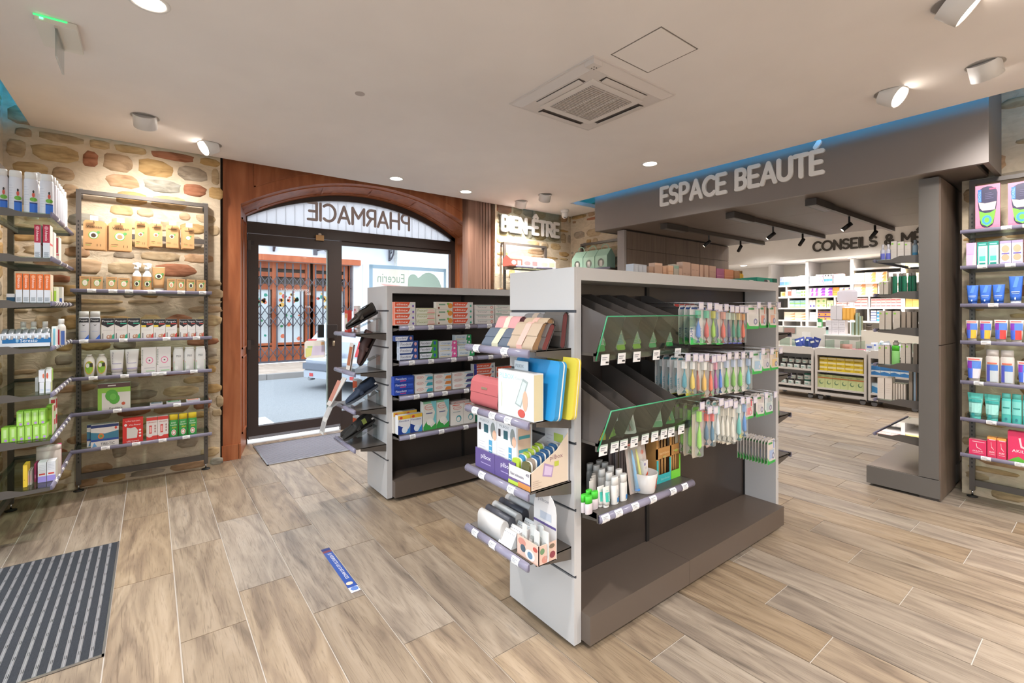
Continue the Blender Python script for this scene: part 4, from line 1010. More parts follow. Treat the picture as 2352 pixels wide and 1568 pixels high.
# shelving wall: three bays
DX, DB = 9.75, 10.32
ys = [Yat(1768,DX), Yat(1853.5,DX), Yat(1956.5,DX), Yat(2074,DX), Yat(2074,DX)-1.05]
dsu = tag(empty('dispensary_shelving'), 'white built-in shelving wall behind the dispensary counter', 'shelving')
for y in ys: MB().box(DX,y-0.025,0,DB,y+0.025,2.308,WHITE).build('upright', dsu)
MB().box(DB,ys[-1],0,DB+0.02,ys[0],2.308,mat('#e6dfd2',0.6)).build('back_board', dsu)
ZD = [1.88,1.66,1.447,1.214,0.95,0.6,0.2]
for i in range(4):
    for z in ZD+([2.125] if i in (2,3) else []):
        MB().box(DX,ys[i+1]+0.026,z-0.03,DB,ys[i]-0.026,z,WHITE).build('shelf_board', dsu)
def drow(z, px0, px1, n, h, base, front, label, stack=1, cat='box', name='medicine_box', back=0.02, group='cartons on the dispensary shelves'):
    s = Sh('x', DX, z); ya, yb = s.at(px0), s.at(px1)
    for y in ys:       # keep clear of the uprights
        if y > (ya+yb)/2: ya = min(ya, y-0.028)
        else: yb = max(yb, y+0.028)
    s.at = lambda p, a=px0, b=px1: ya+(yb-ya)*(p-a)/(b-a)
    row(s, px0, px1, n, h, 0.14, base, front, label, name, cat, group, stack, back, 0.003)
# bay with partition fins
for z0, z1, px in ((1.66,1.85,1806),(1.447,1.63,1811),(0.95,1.184,1799),(0.95,1.184,1840),(1.447,1.63,1917),(1.214,1.417,1876)):
    MB().box(DX,Yat(px,DX)-0.012,z0,DB,Yat(px,DX)+0.012,z1,WHITE).build('shelf_fin', dsu)
for px, z0, z1 in ((1996,1.447,1.63),(1994,1.214,1.417),(2030,1.214,1.417)): MB().box(DX,Yat(px,DX)-0.012,z0,DB,Yat(px,DX)+0.012,z1,WHITE).build('shelf_fin', dsu)
B3 = [('r',0,0,1,0.45,'#7db4e6'),('r',0.2,0.6,0.8,0.66,'#8899c4')]
drow(1.88,1790,1812,4,0.165,'#dfe7f4',[('r',0,0,1,0.4,'#6f9fe0'),('r',0.2,0.5,0.8,0.8,'#b9c9ea')],'slim blue and white carton in the top row beside the near gondola')
drow(1.88,1813,1830,3,0.16,'#d5eaf6',[('r',0,0,1,0.5,'#79bde8')],'slim sky blue carton in the top dispensary row')
drow(1.88,1832,1850,3,0.17,'#f6e3de',[('r',0,0,1,0.35,'#efb8b8')],'pale pink carton in the top row beside the shelving upright')
drow(1.88,1858,1872,3,0.15,'#e2eef5',[('r',0,0,1,0.5,'#a9d3ea')],'pale blue carton in the top row of the middle bay')
drow(1.88,1873,1891,3,0.175,'#f3eef2',[('e',0.5,0.3,0.3,0.12,'#c983b3'),('e',0.5,0.8,0.2,0.1,'#c983b3')],'white carton with mauve dots in the top row of the middle bay')
drow(1.88,1892,1911,3,0.175,'#eef1f4',[('r',0,0.25,1,0.5,'#5d9fd8'),('e',0.5,0.85,0.2,0.08,'#4d4d58')],'white carton with a blue wave band in the top row of the middle bay')
drow(1.88,1913,1934,1,0.085,'#f5c9cf',[('r',0,0.2,1,0.5,'#ee9fae')],'flat pink carton in the stack on the top row of the middle bay',2)
drow(1.88,1935,1952,5,0.12,'#f1efe4',[('r',0,0.2,1,0.6,'#a6dcb0')],'small white carton with a green band in the top row of the middle bay')
drow(1.66,1792,1804,1,0.095,'#f4d9a8',[('e',0.5,0.5,0.3,0.35,'#e6b25e')],'cream carton with an orange disc in the dispensary',1)
drow(1.66,1808,1817,1,0.13,'#f2c9c2',[('r',0.05,0.1,0.95,0.8,'#e46f63')],'coral red carton on the second dispensary shelf')
drow(1.66,1818,1827,1,0.135,'#f7f0ea',[('r',0.3,0.3,0.8,0.34,'#e1b0a5')],'plain white carton on the second dispensary shelf')
drow(1.66,1828,1838,2,0.06,'#a9d3df',[('r',0,0,1,0.3,'#7fc47a')],'blue and green carton in a low stack of the second dispensary shelf',2)
drow(1.66,1838,1851,2,0.06,'#e9e6b4',[('e',0.5,0.35,0.35,0.3,'#74b64c')],'yellow carton with a green disc on the second dispensary shelf',2)
drow(1.66,1857,1877,2,0.075,'#efe3f2',[('p',[(0.4,0),(1,0),(1,0.9),(0.7,0.9)],'#9a4fc0')],'white and violet carton in a stack of the second dispensary shelf',2)
drow(1.66,1878,1911,2,0.05,'#f2e4ef',[('p',[(0.3,0),(1,0),(1,0.9),(0.6,0.9)],'#8c46b4')],'flat violet carton in a stack of the second dispensary shelf',3)
drow(1.66,1912,1926,1,0.05,'#f08a3c',[('r',0,0.6,1,0.7,'#f5b98a')],'bright orange flat carton in the dispensary',3)
drow(1.66,1927,1952,2,0.048,'#f7eede',[('p',[(0.4,0),(1,0),(1,0.7)],'#f0913e'),('e',0.8,0.5,0.12,0.3,'#56448f')],'white carton with an orange wedge on the second dispensary shelf',3)
drow(1.447,1812,1850,3,0.07,'#a9d8dc',[('r',0,0,1,0.3,'#9fcf7a'),('r',0.1,0.55,0.7,0.7,'#e2f0ee')],'turquoise and green carton in a low stack of the dispensary',2)
drow(1.447,1857,1872,2,0.14,'#f0e2da',[('e',0.5,0.2,0.3,0.14,'#5a4fa0')],'white carton with a violet disc at its foot in the dispensary')
drow(1.447,1873,1897,2,0.085,'#dfe5b0',[('e',0.5,0.4,0.25,0.25,'#93bb6b'),('r',0,0.85,1,0.9,'#e9a860')],'lime carton with a leaf disc in a stack of the dispensary',2)
drow(1.447,1898,1913,2,0.13,'#e3e6b6',[('e',0.5,0.3,0.25,0.2,'#93bb6b')],'single lime carton with a leaf disc beside the stack')
drow(1.447,1920,1952,2,0.05,'#f6d5d0',[('r',0,0.3,0.9,0.6,'#e8837c')],'pale carton with a coral band behind the counter',2)
drow(1.214,1800,1850,2,0.05,'#fbe6cf',[('p',[(0.5,0),(1,0),(1,0.5)],'#f5a35f')],'white carton with an orange wave on the fourth dispensary shelf',3)
drow(1.214,1858,1873,1,0.075,'#eeeef2',[('r',0.05,0.45,0.95,0.5,'#7d86b4')],'large white carton in a stack of the fourth dispensary shelf',2)
drow(1.214,1878,1907,2,0.08,'#f2a45c',[('r',0,0.7,1,0.95,'#5a3f8a'),('e',0.2,0.3,0.12,0.2,'#5a3f8a')],'orange and violet carton in a stack behind the counter',2)
drow(2.125-0.245+0.002,1962,1984,4,0.16,'#f7e6c8',[('r',0,0,1,0.2,'#f0b061')],'cream carton with an orange foot in the orange dispensary bay')
drow(1.88,1985,2036,2,0.055,'#fbe7d6',[('p',[(0.55,0),(1,0),(1,0.95),(0.75,0.95)],'#f19354')],'white carton with an orange corner in the upper stack of the orange bay',3)
drow(1.88,2040,2070,1,0.15,'#f3ece8',[('r',0.02,0.1,0.05,0.9,'#c4524c')],'wide white carton at the end of the orange bay')
drow(1.66,1961,2014,2,0.05,'#fbe7d6',[('p',[(0.55,0),(1,0),(1,0.95),(0.75,0.95)],'#f5a66a')],'white carton with an orange corner in the lower stack of the orange bay',4)
drow(1.66,2015,2070,4,0.045,'#f7ece4',[('r',0.1,0.3,0.8,0.6,'#eaa59a')],'small white carton with a coral line in the orange bay',4)
drow(1.447,1961,1992,2,0.055,'#f9dcd8',[('r',0.05,0.35,0.95,0.65,'#ea7b78')],'pale pink carton with a red band in the dispensary',3)
drow(1.447,2000,2070,6,0.05,'#f9dcd8',[('r',0.05,0.35,0.95,0.65,'#e8716f')],'pink carton with a red stripe, in the long stack of the dispensary',3)
drow(1.447,2079,2112,2,0.05,'#f4d77e',[('r',0,0.35,1,0.45,'#e0b24f')],'yellow carton in the stack at the end of the dispensary',3)
drow(1.88,2079,2112,2,0.06,'#f6df96',[('r',0,0.35,1,0.45,'#e0b24f')],'yellow carton in the upper stack at the end of the dispensary',2)
drow(2.125,2079,2112,2,0.06,'#f1d776',[('r',0,0.35,1,0.45,'#e0b24f')],'yellow carton in the topmost stack at the end of the dispensary',2)
drow(1.214,1999,2012,1,0.045,'#e8ecf6',[('r',0,0,1,0.25,'#5c6fb0')],'white and navy carton in a small dispensary stack',4)
drow(1.214,2013,2028,1,0.06,'#d9ecf6',[('r',0,0,1,0.6,'#4fa3d8')],'white and azure carton in a small dispensary stack',3)
drow(1.214,2034,2070,3,0.07,'#f4f0ea',[('r',0.1,0.4,0.7,0.5,'#b7c3da')],'white carton in the last dispensary stack',2)
# counter blocks
ZC = 1.4-(751-712)/1081*7.9
def CY(px): return Yat(px, 8.8)
ct = tag(empty('dispensary_counter'), 'white dispensary counter behind the trolleys', 'counter')
MB().box(8.8,CY(1895),0,9.2,CY(1795)+0.3,ZC,mat('#cfc8c0',0.5)).build('counter_block', ct)
MB().box(8.8,CY(1976),0,9.2,CY(1896),0.985,mat('#cfc8c0',0.5)).box(8.76,CY(1978),0.985,9.2,CY(1894),1.005,WHITE).build('counter_block', ct)
MB().box(8.8,CY(2130),0,9.2,CY(1978),ZC-0.03,mat('#d3c8bb',0.5)).build('counter_block', ct)
MB().box(8.795,CY(1862),0.93,8.799,CY(1842),1.03,mat('#d9d4cf',0.5)).build('joint_panel', ct)
s8 = Sh('x', 8.83, 1.005)
row(s8,1896,1941,3,0.115,0.12,'#cfc9cd',[('r',0.05,0.7,0.95,0.74,'#a09aa4'),('t','...',0.3,0.4,0.08,'#8d8791')],'pale grey boxed set stacked on the counter display',cat='box',group='grey boxed sets on the counter',stack=2)
row(s8,1907,1934,2,0.23,0.12,'#c9c4c8',[('r',0.1,0.9,0.5,0.92,'#a09aa4')],'tall pale grey boxed set on top of the counter display',group='grey boxed sets on the counter',z0=0.24)
row(s8,1935,1961,3,0.19,0.08,'#dca043',[('r',0.2,0.1,0.8,0.9,'#e3ac55')],'amber boxed bottle on top of the counter display',group='amber boxes on the counter',z0=0.24)
row(s8,1897,1903,1,0.13,0.03,'#cfdad6',[('r',0,0,1,0.5,'#a9c9c0')],'small pale green carton at the foot of the counter display')
for i, px in enumerate((1955,1964,1972)):
    row(s8,px,px+8,1,(0.2,0.34,0.30)[i],0.05,'#7f8463',[('r',0.25,0,0.75,1,'#96a8a0')],('low olive tube standing beside the amber boxes','taller olive tube standing beside the amber boxes','leaning olive tube standing beside the amber boxes')[i],name='tube_display',cat='tube',group=None)
row(s8,1961,1970,1,0.35,0.05,'#8b8f6c',[('r',0.3,0,0.7,1,'#a9bbb2')],'tallest olive tube standing behind the amber boxes',back=0.06,name='tube_display',cat='tube')
put(MB().lathe([(0.0001,0.25),(0.11,0.25),(0.14,0.22),(0.14,0.08),(0.11,0.05),(0.0001,0.05)],mat('#b9b4bd',0.5),6,(0,0,0),1,0.06,False).box(-0.005,0,0,0.005,0.01,0.05,STEEL).mesh('display_card'),'display_card',(8.95,CY(1938),1.0+0.24+0.235),-math.pi/2,'grey shaped display card standing on the counter sets','sign')
row(Sh('x',8.82,ZC),1878,1887,1,0.14,0.05,'#3f9a52',[('r',0,0.1,1,0.6,'#e6ece4')],'green and white pack standing on the counter edge')
bottle(0.055,0.15,'#dfe8e2','#2b2b2b',(8.85,CY(1872),ZC+0.0005),-math.pi/2,'clear bottle with black cap on the counter edge',None)
tag(MB().box(8.79,CY(1829),0.99,8.797,CY(1799),1.13,ACRYL).box(8.7905,CY(1829)+0.02,1.0,8.796,CY(1799)-0.02,1.09,mat('#b98a80',0.5)).build('acrylic_stand'),'acrylic stand of lip colours on the counter front','stand')
bottle(0.09,0.10,'#4f463d','#3a332d',(8.85,CY(1984),ZC-0.0295),-math.pi/2,'dark squat jar on the counter end',None,caph=0.3,capw=0.9,name='jar',cat='jar')
# trolleys
TX = 8.3; WT = mat('#d8d2cc',0.45)
def trolley(px0, px1, label):
    ya, yb = Yat(px0,TX), Yat(px1,TX); e = tag(empty('display_trolley'), label, 'trolley')
    for y0, y1 in ((ya-0.03,ya),(yb,yb+0.03)): MB().box(TX,y0,0.085,TX+0.42,y1,0.80,WT).build('side_panel', e)
    MB().box(TX+0.4,yb+0.03,0.085,TX+0.42,ya-0.03,0.80,WT).build('back_panel', e)
    MB().box(TX,yb+0.03,0.70,TX+0.02,ya-0.03,0.815,WT).build('front_rail', e)
    MB().box(TX+0.02,yb+0.03,0.70,TX+0.4,ya-0.03,0.72,WT).build('tray_floor', e)
    MB().box(TX,yb+0.03,0.435,TX+0.4,ya-0.03,0.46,WT).build('shelf_board', e)
    MB().box(TX,yb+0.03,0.17,TX+0.4,ya-0.03,0.195,WT).build('shelf_board', e)
    MB().box(TX,yb+0.03,0.085,TX+0.4,ya-0.03,0.125,WT).build('base_board', e)
    for k in range(3):
        y = ya-0.03+(yb-ya+0.06)*(k+0.5)/3; MB().box(TX+0.02,y-0.003,0.72,TX+0.4,y+0.003,0.93,SHGLASS).build('glass_divider', e)
    for y in (ya-0.06, yb+0.06):
        for x in (TX+0.06, TX+0.36):
            c = empty('castor', (x,y,0), 0, e)
            MB().lathe([(0.036,-0.012),(0.036,0.012)],mat('#8f8f92',0.4),14).xf(Matrix.Translation((0,0,0.037)) @ Matrix.Rotation(math.pi/2,4,'Y')).build('wheel', c)
            MB().box(-0.016,-0.03,0.055,0.016,0.03,0.085,BLACK).build('fork', c)
    return ya, yb
tA = trolley(1772,1868,'white display trolley holding black-lidded jars'); tB = trolley(1872,1990,'white display trolley holding yellow and lime cartons'); tC = trolley(1994,2112,'white display trolley holding blue cartons')
def jar(loc, label, lid='#2a2b2d', w=0.085, h=0.085, g='jars on the trolley'):
    return bottle(w, h, '#dcdfd9', lid, loc, -math.pi/2, label, g, name='jar', caph=0.3, capw=0.97, shoulder=0.05, neck=0.9, deco_=[('r',0.2,0.2,0.7,0.45,'#8fb0a8')], cat='jar')
for j in range(2):
    for i in range(5): jar((TX+0.04, Yat(1788+15.5*i+(4 if j else 0),TX), 0.4605+0.0855*j), 'white jar with black lid stacked on the upper trolley shelf' )
for j in range(2):
    for i in range(3): jar((TX+0.04, Yat(1790+16*i+(5 if j else 0),TX), 0.1955+0.0855*j), 'white jar with black lid stacked on the lower trolley shelf')
for j in range(2): jar((TX+0.04, Yat(1842,TX), 0.1955+0.0955*j), 'white jar with dark green lid stacked on the lower trolley shelf','#2f6a5a',0.105,0.095)
sT = Sh('x', TX+0.03, 0.4605)
row(sT,1882,1983,5,0.068,0.12,'#e2c52d',[('r',0,0.55,0.95,0.95,'#efe3b0'),('r',0.05,0.2,0.6,0.4,'#b79a2d')],'yellow flat carton stacked on the trolley shelf',group='yellow cartons on the trolley',stack=3)
sT2 = Sh('x', TX+0.03, 0.1955)
row(sT2,1878,1985,6,0.2,0.1,'#cdd79b',[('r',0,0.72,1,0.8,'#e08a4e'),('e',0.5,0.42,0.28,0.16,'#6f8f6a'),('e',0.56,0.46,0.2,0.12,'#cdd79b'),('t','Phyto',0.12,0.84,0.08,'#3f5a3c')],'lime carton with an orange band on the lower trolley shelf',group='lime cartons on the trolley')
row(sT,2000,2092,4,0.085,0.12,'#d9e6f0',[('p',[(0,0),(1,0),(1,0.4),(0.4,0.65),(0,0.5)],'#3b83c4'),('r',0,0.85,1,1,'#2f74b5')],'white carton with a blue wave on the upper trolley shelf',group='blue cartons on the trolley',stack=2)
row(sT2,2002,2060,3,0.15,0.12,'#d3e6f2',[('p',[(0,0.1),(1,0),(1,0.5),(0,0.7)],'#3f90cc')],'white carton with a blue wave on the lower trolley shelf',group='blue cartons low on the trolley')
def sachet(w, h, c, loc, rot, label, group, c2='#e9e6e2', name='sachet'):
    def f():
        mb = MB(); n = 4; vs_ = []
        for j in range(n+1):
            for i in range(n+1):
                u, v = i/n, j/n; b = 0.012*math.sin(math.pi*u)*math.sin(math.pi*v); vs_ += [(u*w-w/2,-b,v*h),(u*w-w/2,b+0.0005,v*h)]
        I = lambda i, j, s_: 2*(j*(n+1)+i)+s_
        fs = [(I(i,j,0),I(i+1,j,0),I(i+1,j+1,0),I(i,j+1,0)) for i in range(n) for j in range(n)]+[(I(i,j,1),I(i,j+1,1),I(i+1,j+1,1),I(i+1,j,1)) for i in range(n) for j in range(n)]
        mb.add(vs_, fs, hexmat(c), True); mb.quad((-w*0.3,-0.0135,h*0.55),(w*0.3,-0.0135,h*0.55),(w*0.3,-0.012,h*0.75),(-w*0.3,-0.012,h*0.75),hexmat(c2)); return mb.mesh(name)
    o = place(once(('sachet',w,h,c,c2), f), name, None, loc, 0, rot); return tag(o, label, 'packet', group)
rd = random.Random(4)
for i in range(7): sachet(0.1,0.15,'#3a4a93',(TX+0.12+0.04*(i%3),Yat(1835+6*i,TX+0.1),0.80+0.02*(i%2)),(rd.uniform(-.5,.3),rd.uniform(-.5,.5),-1.57+rd.uniform(-.4,.4)),'dark blue packet heaped in the glass tray of the jar trolley','dark blue packets')
for i in range(6): sachet(0.11,0.06,'#a32f4d',(TX+0.12+0.04*(i%2),Yat(1952+5*i,TX+0.1),0.735+0.012*(i%3)),(rd.uniform(-.6,-.2),rd.uniform(-.4,.4),-1.57+rd.uniform(-.4,.4)),'crimson packet heaped in the middle trolley tray','crimson packets')
for i in range(8): sachet(0.1,0.12,'#d3d5dc',(TX+0.12+0.05*(i%3),Yat(1997+8*i,TX+0.1),0.78+0.025*(i%3)),(rd.uniform(-.6,.2),rd.uniform(-.6,.6),-1.57+rd.uniform(-.5,.5)),'white and blue wrapped packet heaped in the trolley tray beside the pier','white and blue packets','#5a6fb5')
for i in range(4): jar((TX+0.06, Yat(1892+11.5*i,TX), 0.7205), 'green metal tin in the middle trolley tray', '#1f7d52', 0.07, 0.09, 'green tins')
sachet(0.16,0.16,'#c08f85',(TX+0.1,Yat(1937,TX),0.725),(-0.15,0,-1.57),'dusty pink pouch standing in the middle trolley tray',None,'#b07a70','pouch')
# =================================================================== PRODUCTS: stone wall unit
KR = '#c89a68'; KR2 = '#b98a58'
def animal(cx_, cy_, r, c='#4a3a30', asp=1.0): return [('e',cx_,cy_,r,r*asp,'#7fb257'),('e',cx_,cy_,r*0.82,r*0.82*asp,'#efe6d6'),('e',cx_,cy_-r*0.1*asp,r*0.5,r*0.55*asp,c),('e',cx_+r*0.95,cy_+r*0.75*asp,r*0.35,r*0.35*asp,'#5f9f5a')]
def pouch_mesh(w, h, big, c):
    def f():
        mb = MB(); q = w*0.14; t = 0.006
        out = [(0,0),(w,0),(w,h-q),(w-q*0.6,h-q*0.2),(w-q,h),(q,h),(q*0.6,h-q*0.2),(0,h-q)]
        mb.prism(out, lambda u, v, d: (u,d,v), 0, t, hexmat(KR))
        it = [('r',0.02,0.0,0.98,0.03,KR2)]+animal(0.47,0.5,0.24,c,w/h)+[('r',0.1,0.2,0.4,0.22,'#8a6a44'),('r',0.1,0.14,0.35,0.155,'#7fb257'),('r',0.62,0.12,0.66,0.2,'#8a6a44'),('r',0.78,0.12,0.82,0.2,'#8a6a44')]
        it += [('t','Vetosan',0.14,0.74,0.09,'#4a3a2c',0.72)] if big else [('r',0.15,0.8,0.85,0.84,'#7b5c3c')]
        deco(mb, it, lambda u,v,e: (u,-e,v), w, h); return mb.mesh('pet_food_pouch')
    return once(('pp',round(w,3),round(h,3),big,c), f)
YH = 4.70
for i, (a, b, t, bt, big, c, lab) in enumerate(((191,241,506,573,1,'#4a3a30','large kraft pet pouch with a dog head, hanging beside the unit upright'),(250,303,511,576,1,'#a98a64','large kraft pet pouch with a cat head, hanging beside the dog pouch'),
      (310,338,508,568,0,'#8a5a44','small kraft pouch with a tan dog, hanging beside the large cat pouch'),(345,373,513,566,0,'#9a6a4c','small kraft pouch with an orange tag dog, second of four small ones'),(381,410,517,569,0,'#6a4a3c','small kraft pouch with a brown dog, third of four small ones'),(420,446,522,571,0,'#d9d2c4','small kraft pouch with a white dog, beside the far upright'))):
    x0, x1 = Xat(a,YH), Xat(b,YH); z1, z0 = ZatY((a+b)/2,t,YH), ZatY((a+b)/2,bt,YH)
    for k in range(3):
        o = put(pouch_mesh(x1-x0, z1-z0, big, c), 'pet_food_pouch', (x0-0.006*k*(1 if i % 2 else -1), YH+0.012*k, z0-0.003*k), math.radians((-2,1.5,3)[k] if not big else (0,1,-1)[k]), lab+('',', behind the first',', at the back')[k], 'pouch', 'kraft pet pouches')
        if len(o['label'].split()) > 16: o['label'] = lab
    xm = (x0+x1)/2; lx, ly = xm-ux0, 0
    MB().tube([(lx,0.0,2.0),(lx,YH-4.92-0.02,z1-0.012),(lx,YH-4.92-0.03,z1-0.006)],0.0025,STEEL,6).box(lx-0.02,YH-4.92-0.034,z1-0.005,lx+0.025,YH-4.92-0.032,z1+0.03,TAGM).box(lx-0.015,YH-4.92-0.0345,z1+0.018,lx+0.015,YH-4.92-0.0338,z1+0.021,GREYINK).build('hook', SU)
SP = 4.675
S1 = Sh('y',SP,ZSU[0]); kf = lambda c: animal(0.5,0.52,0.28,c,0.9)+[('r',0.15,0.85,0.85,0.89,'#8a6a44')]
for a, b, t, c, lab in ((182,208,634,'#e8e0d0','beside the unit upright'),(209,236,635,'#ddd3c0','beside the upright, second in the row'),(243,269,636,'#e2b9a0','left of the spray bottles, with a pink animal'),(271,298,638,'#f0c9b4','next to the spray bottles')):
    row(S1,a,b,1,('py',t),0.045,KR,kf(c),'small kraft carton with a pet emblem, '+lab,group='small kraft cartons')
for a, b, t, c, lab in ((383,404,640,'#e4a58a','right of the cream tube'),(405,426,641,'#d98e72','second from the cream tube'),(428,449,642,'#4a3f3a','with a dark animal head'),(451,473,643,'#5a4a42','with a dark animal, by the far upright')):
    row(S1,a,b,1,('py',t),0.045,KR,kf(c),'small kraft carton with a pet emblem, '+lab,group='small kraft cartons')
def spray(w, h, loc, rz, label, body=KR, group=None, deco_=(), head='#e9e7e4'):
    def fb():
        mb = MB(); r = w/2
        mb.lathe([(r*0.93,0),(r,0.006),(r,h*0.5),(r*0.9,h*0.58),(r*0.42,h*0.70),(r*0.42,h*0.74)],hexmat(head),16,(r,r,0))
        mb.lathe([(r*1.01,h*0.02),(r*1.01,h*0.5)],hexmat(body),16,(r,r,0),cap=False)
        def F(u, v, e): x = max(-.97,min(.97,(u-r)/r)); return (u, r-r*1.01*math.sqrt(1-x*x)-e*2.5, v)
        deco(mb, deco_, F, w, h); return mb.mesh('spray_bottle')
    def fh():
        r = w/2; mb = MB().lathe([(r*0.5,h*0.735),(r*0.5,h*0.8),(r*0.35,h*0.83)],hexmat(head),12,(r,r,0))
        mb.prism([(-w*0.45,h*0.93),(-w*0.42,h*0.97),(w*0.15,h),(w*0.5,h*0.96),(w*0.42,h*0.82),(w*0.1,h*0.82),(-w*0.05,h*0.9)], lambda u, v, d: (r+u,r+d,v), -r*0.3, r*0.3, hexmat(head))
        mb.prism([(-w*0.2,h*0.9),(-w*0.08,h*0.9),(-w*0.25,h*0.76),(-w*0.33,h*0.77)], lambda u, v, d: (r+u,r+d,v), -r*0.15, r*0.15, hexmat(head)); return mb.mesh('trigger_head')
    k = ('spray',round(w,4),round(h,4),body,str(deco_)); o = put(once(k, fb), 'spray_bottle', loc, rz, label, 'bottle', group)
    place(once(k+('h',), fh), 'trigger_head', o); return o
for a, b, lab in ((303,325,'white trigger spray with kraft label beside the small cartons'),(327,349,'white trigger spray with kraft label beside the kraft tube')):
    x0, x1 = S1.at(a), S1.at(b); spray(x1-x0, ZatY(325,602,SP)-ZSU[0], (x0,SP,ZSU[0]+0.0005), 0, lab, KR, None, animal(0.5,0.25,0.3,'#2f2a26',0.35))
x0, x1 = S1.at(349), S1.at(380); tube_pack(x1-x0, ZatY(364,613,SP)-ZSU[0], KR, '#e9e4dc', (x0,SP,ZSU[0]+0.0005), 0, 'kraft coloured tube standing on its white cap between sprays and cartons', None, animal(0.5,0.62,0.3,'#2f2a26',0.4))
S2 = Sh('y',SP,ZSU[1])
CAN = bottle_maker('#d7d8de','#e4e2e0',shape='straight',caph=0.2,capw=0.93,name='spray_can',cat='can',deco_=[('r',0.05,0.62,0.95,0.76,'#26252b'),('t','Poupeir',0.12,0.65,0.08,'#f2f2f2',0.76),('p',[(0.05,0.62),(0.95,0.62),(0.5,0.5)],'#26252b'),('p',[(0.5,0.02),(0.95,0.02),(0.95,0.2)],'#3f6fd0'),('r',0.2,0.3,0.75,0.31,'#8fa0d8')])
row(S2,179,231,2,('py',715),0.05,None,(),'white and black aerosol can at the upright end of the lice treatment row',group='aerosol cans',maker=CAN)
def poup(acc, yel): return [('r',0,0.72,1,1,'#26252b'),('p',[(0,0.72),(1,0.72),(0.5,0.58)],'#26252b'),('t','Poupeir',0.06,0.80,0.12,'#f4f4f4',0.86),('r',0.45,0.73,0.95,0.78,acc)]+([('r',0.02,0.60,0.4,0.70,'#ead04a')] if yel else [])+[('p',[(0.5,0),(1,0),(1,0.28)],acc),('e',0.55,0.12,0.14,0.1,'#b98468'),('e',0.72,0.14,0.12,0.1,'#c99a7c'),('e',0.55,0.14,0.07,0.05,'#f0ddd0'),('r',0.15,0.44,0.85,0.455,'#c9c4c4'),('r',0.1,0.02,0.16,0.3,'#3a3a3e')]
row(S2,232,322,3,('py',731),0.05,'#e9e5e2',poup('#34b08f',0),'white and black carton with a green corner in the lice treatment row',group='green-corner cartons')
row(S2,324,407,3,('py',733),0.05,'#e9e5e2',poup('#d8433f',1),'white and black carton with a yellow flash in the lice treatment row',group='yellow-flash cartons')
row(S2,412,468,3,('py',733),0.05,'#e9e5e2',poup('#cf4f45',0),'narrow white and black carton at the far upright end of the row',group='narrow black and white cartons')
S3 = Sh('y',SP,ZSU[2])
row(S3,190,247,2,('py',814),0.04,None,(),'white oval bottle with a green label beside the upright',group='green label bottles',maker=bottle_maker('#e6e3dc','#e6e3dc',shape='taper',caph=0.08,capw=0.5,deco_=[('e',0.5,0.42,0.36,0.3,'#d9b13c'),('e',0.5,0.42,0.31,0.26,'#8fbf3f'),('r',0.55,0.45,0.8,0.62,'#3a3a2c'),('e',0.38,0.52,0.14,0.1,'#f2efe6')]))
row(S3,251,320,2,('py',803),0.04,None,(),'white tube with lilac lines standing on its cap',group='white lilac tubes',maker=tube_maker('#e5e2e1','#dedbe0',deco_=[('r',0.2,0.45,0.8,0.47,'#8d86b8'),('r',0.15,0.24,0.85,0.27,'#b5a9dc'),('t','Paranix',0.17,0.9,0.09,'#7d7a90',0.45,-90)]))
row(S3,324,393,2,('py',797),0.045,'#e3dfde',[('t','Parasidose',0.12,0.32,0.1,'#3a6a4a',0.6,90),('e',0.55,0.5,0.25,0.13,'#e57aa5'),('e',0.55,0.5,0.2,0.1,'#e3dfde'),('e',0.55,0.5,0.06,0.03,'#55505c'),('r',0.2,0.2,0.9,0.22,'#b9b4bc'),('r',0.3,0.08,0.9,0.11,'#9fd39a'),('r',0,0,1,0.02,'#d0408a')],'white carton with a pink ring drawing beside the lilac tubes',group='pink ring cartons')
row(S3,397,473,3,('py',797),0.035,None,(),'white flat bottle with red and green wave label',group='wave label bottles',maker=bottle_maker('#e6e4e1','#e6e4e1',shape='flat',caph=0.06,capw=0.85,shoulder=0.2,neck=0.75,deco_=[('p',[(0.08,0.06),(0.95,0.06),(0.95,0.42),(0.08,0.36)],'#56b04a'),('p',[(0.08,0.36),(0.95,0.42),(0.95,0.46),(0.08,0.42)],'#d8603a'),('e',0.3,0.16,0.18,0.08,'#e6e4e1'),('t','PRO',0.3,0.6,0.09,'#6a6a70',0.42)]))
S4 = Sh('y',SP,ZSU[3])
row(S4,224,300,1,('py',880),0.07,'#d9d7d0',[('r',0,0.84,1,1,'#5a3f3f'),('r',0,0.66,1,0.84,'#8fc24a'),('r',0,0,0.12,0.84,'#8fc24a'),('r',0.3,0.9,0.55,0.94,'#e3dcd8'),('e',0.42,0.55,0.2,0.22,'#57a83f'),('e',0.5,0.42,0.17,0.2,'#57a83f'),('e',0.46,0.5,0.1,0.12,'#6dbb4e'),('e',0.78,0.22,0.06,0.06,'#c75a3f'),('t','Equilibra',0.35,0.03,0.08,'#4a3a3a',0.4)],'white and green boxed comb with a green oval handle',right=[('r',0,0,1,1,'#8fc24a')])
for a, b, t, c, lab in ((344,374,930,'#5a7f9a','small flat blue card lying low on the glass shelf'),(382,416,917,'#3f9a5a','small flat green card lying on the glass shelf'),(428,460,919,'#d98a72','small flat salmon card lying on the glass shelf')):
    row(S4,a,b,1,0.018,0.07,'#c9c6cc',[],lab,name='flat_card',cat='card',top=[('r',0.1,0.1,0.9,0.9,c),('r',0.3,0.5,0.8,0.7,'#e9e6e2')])
S5 = Sh('y',SP,ZSU[4])
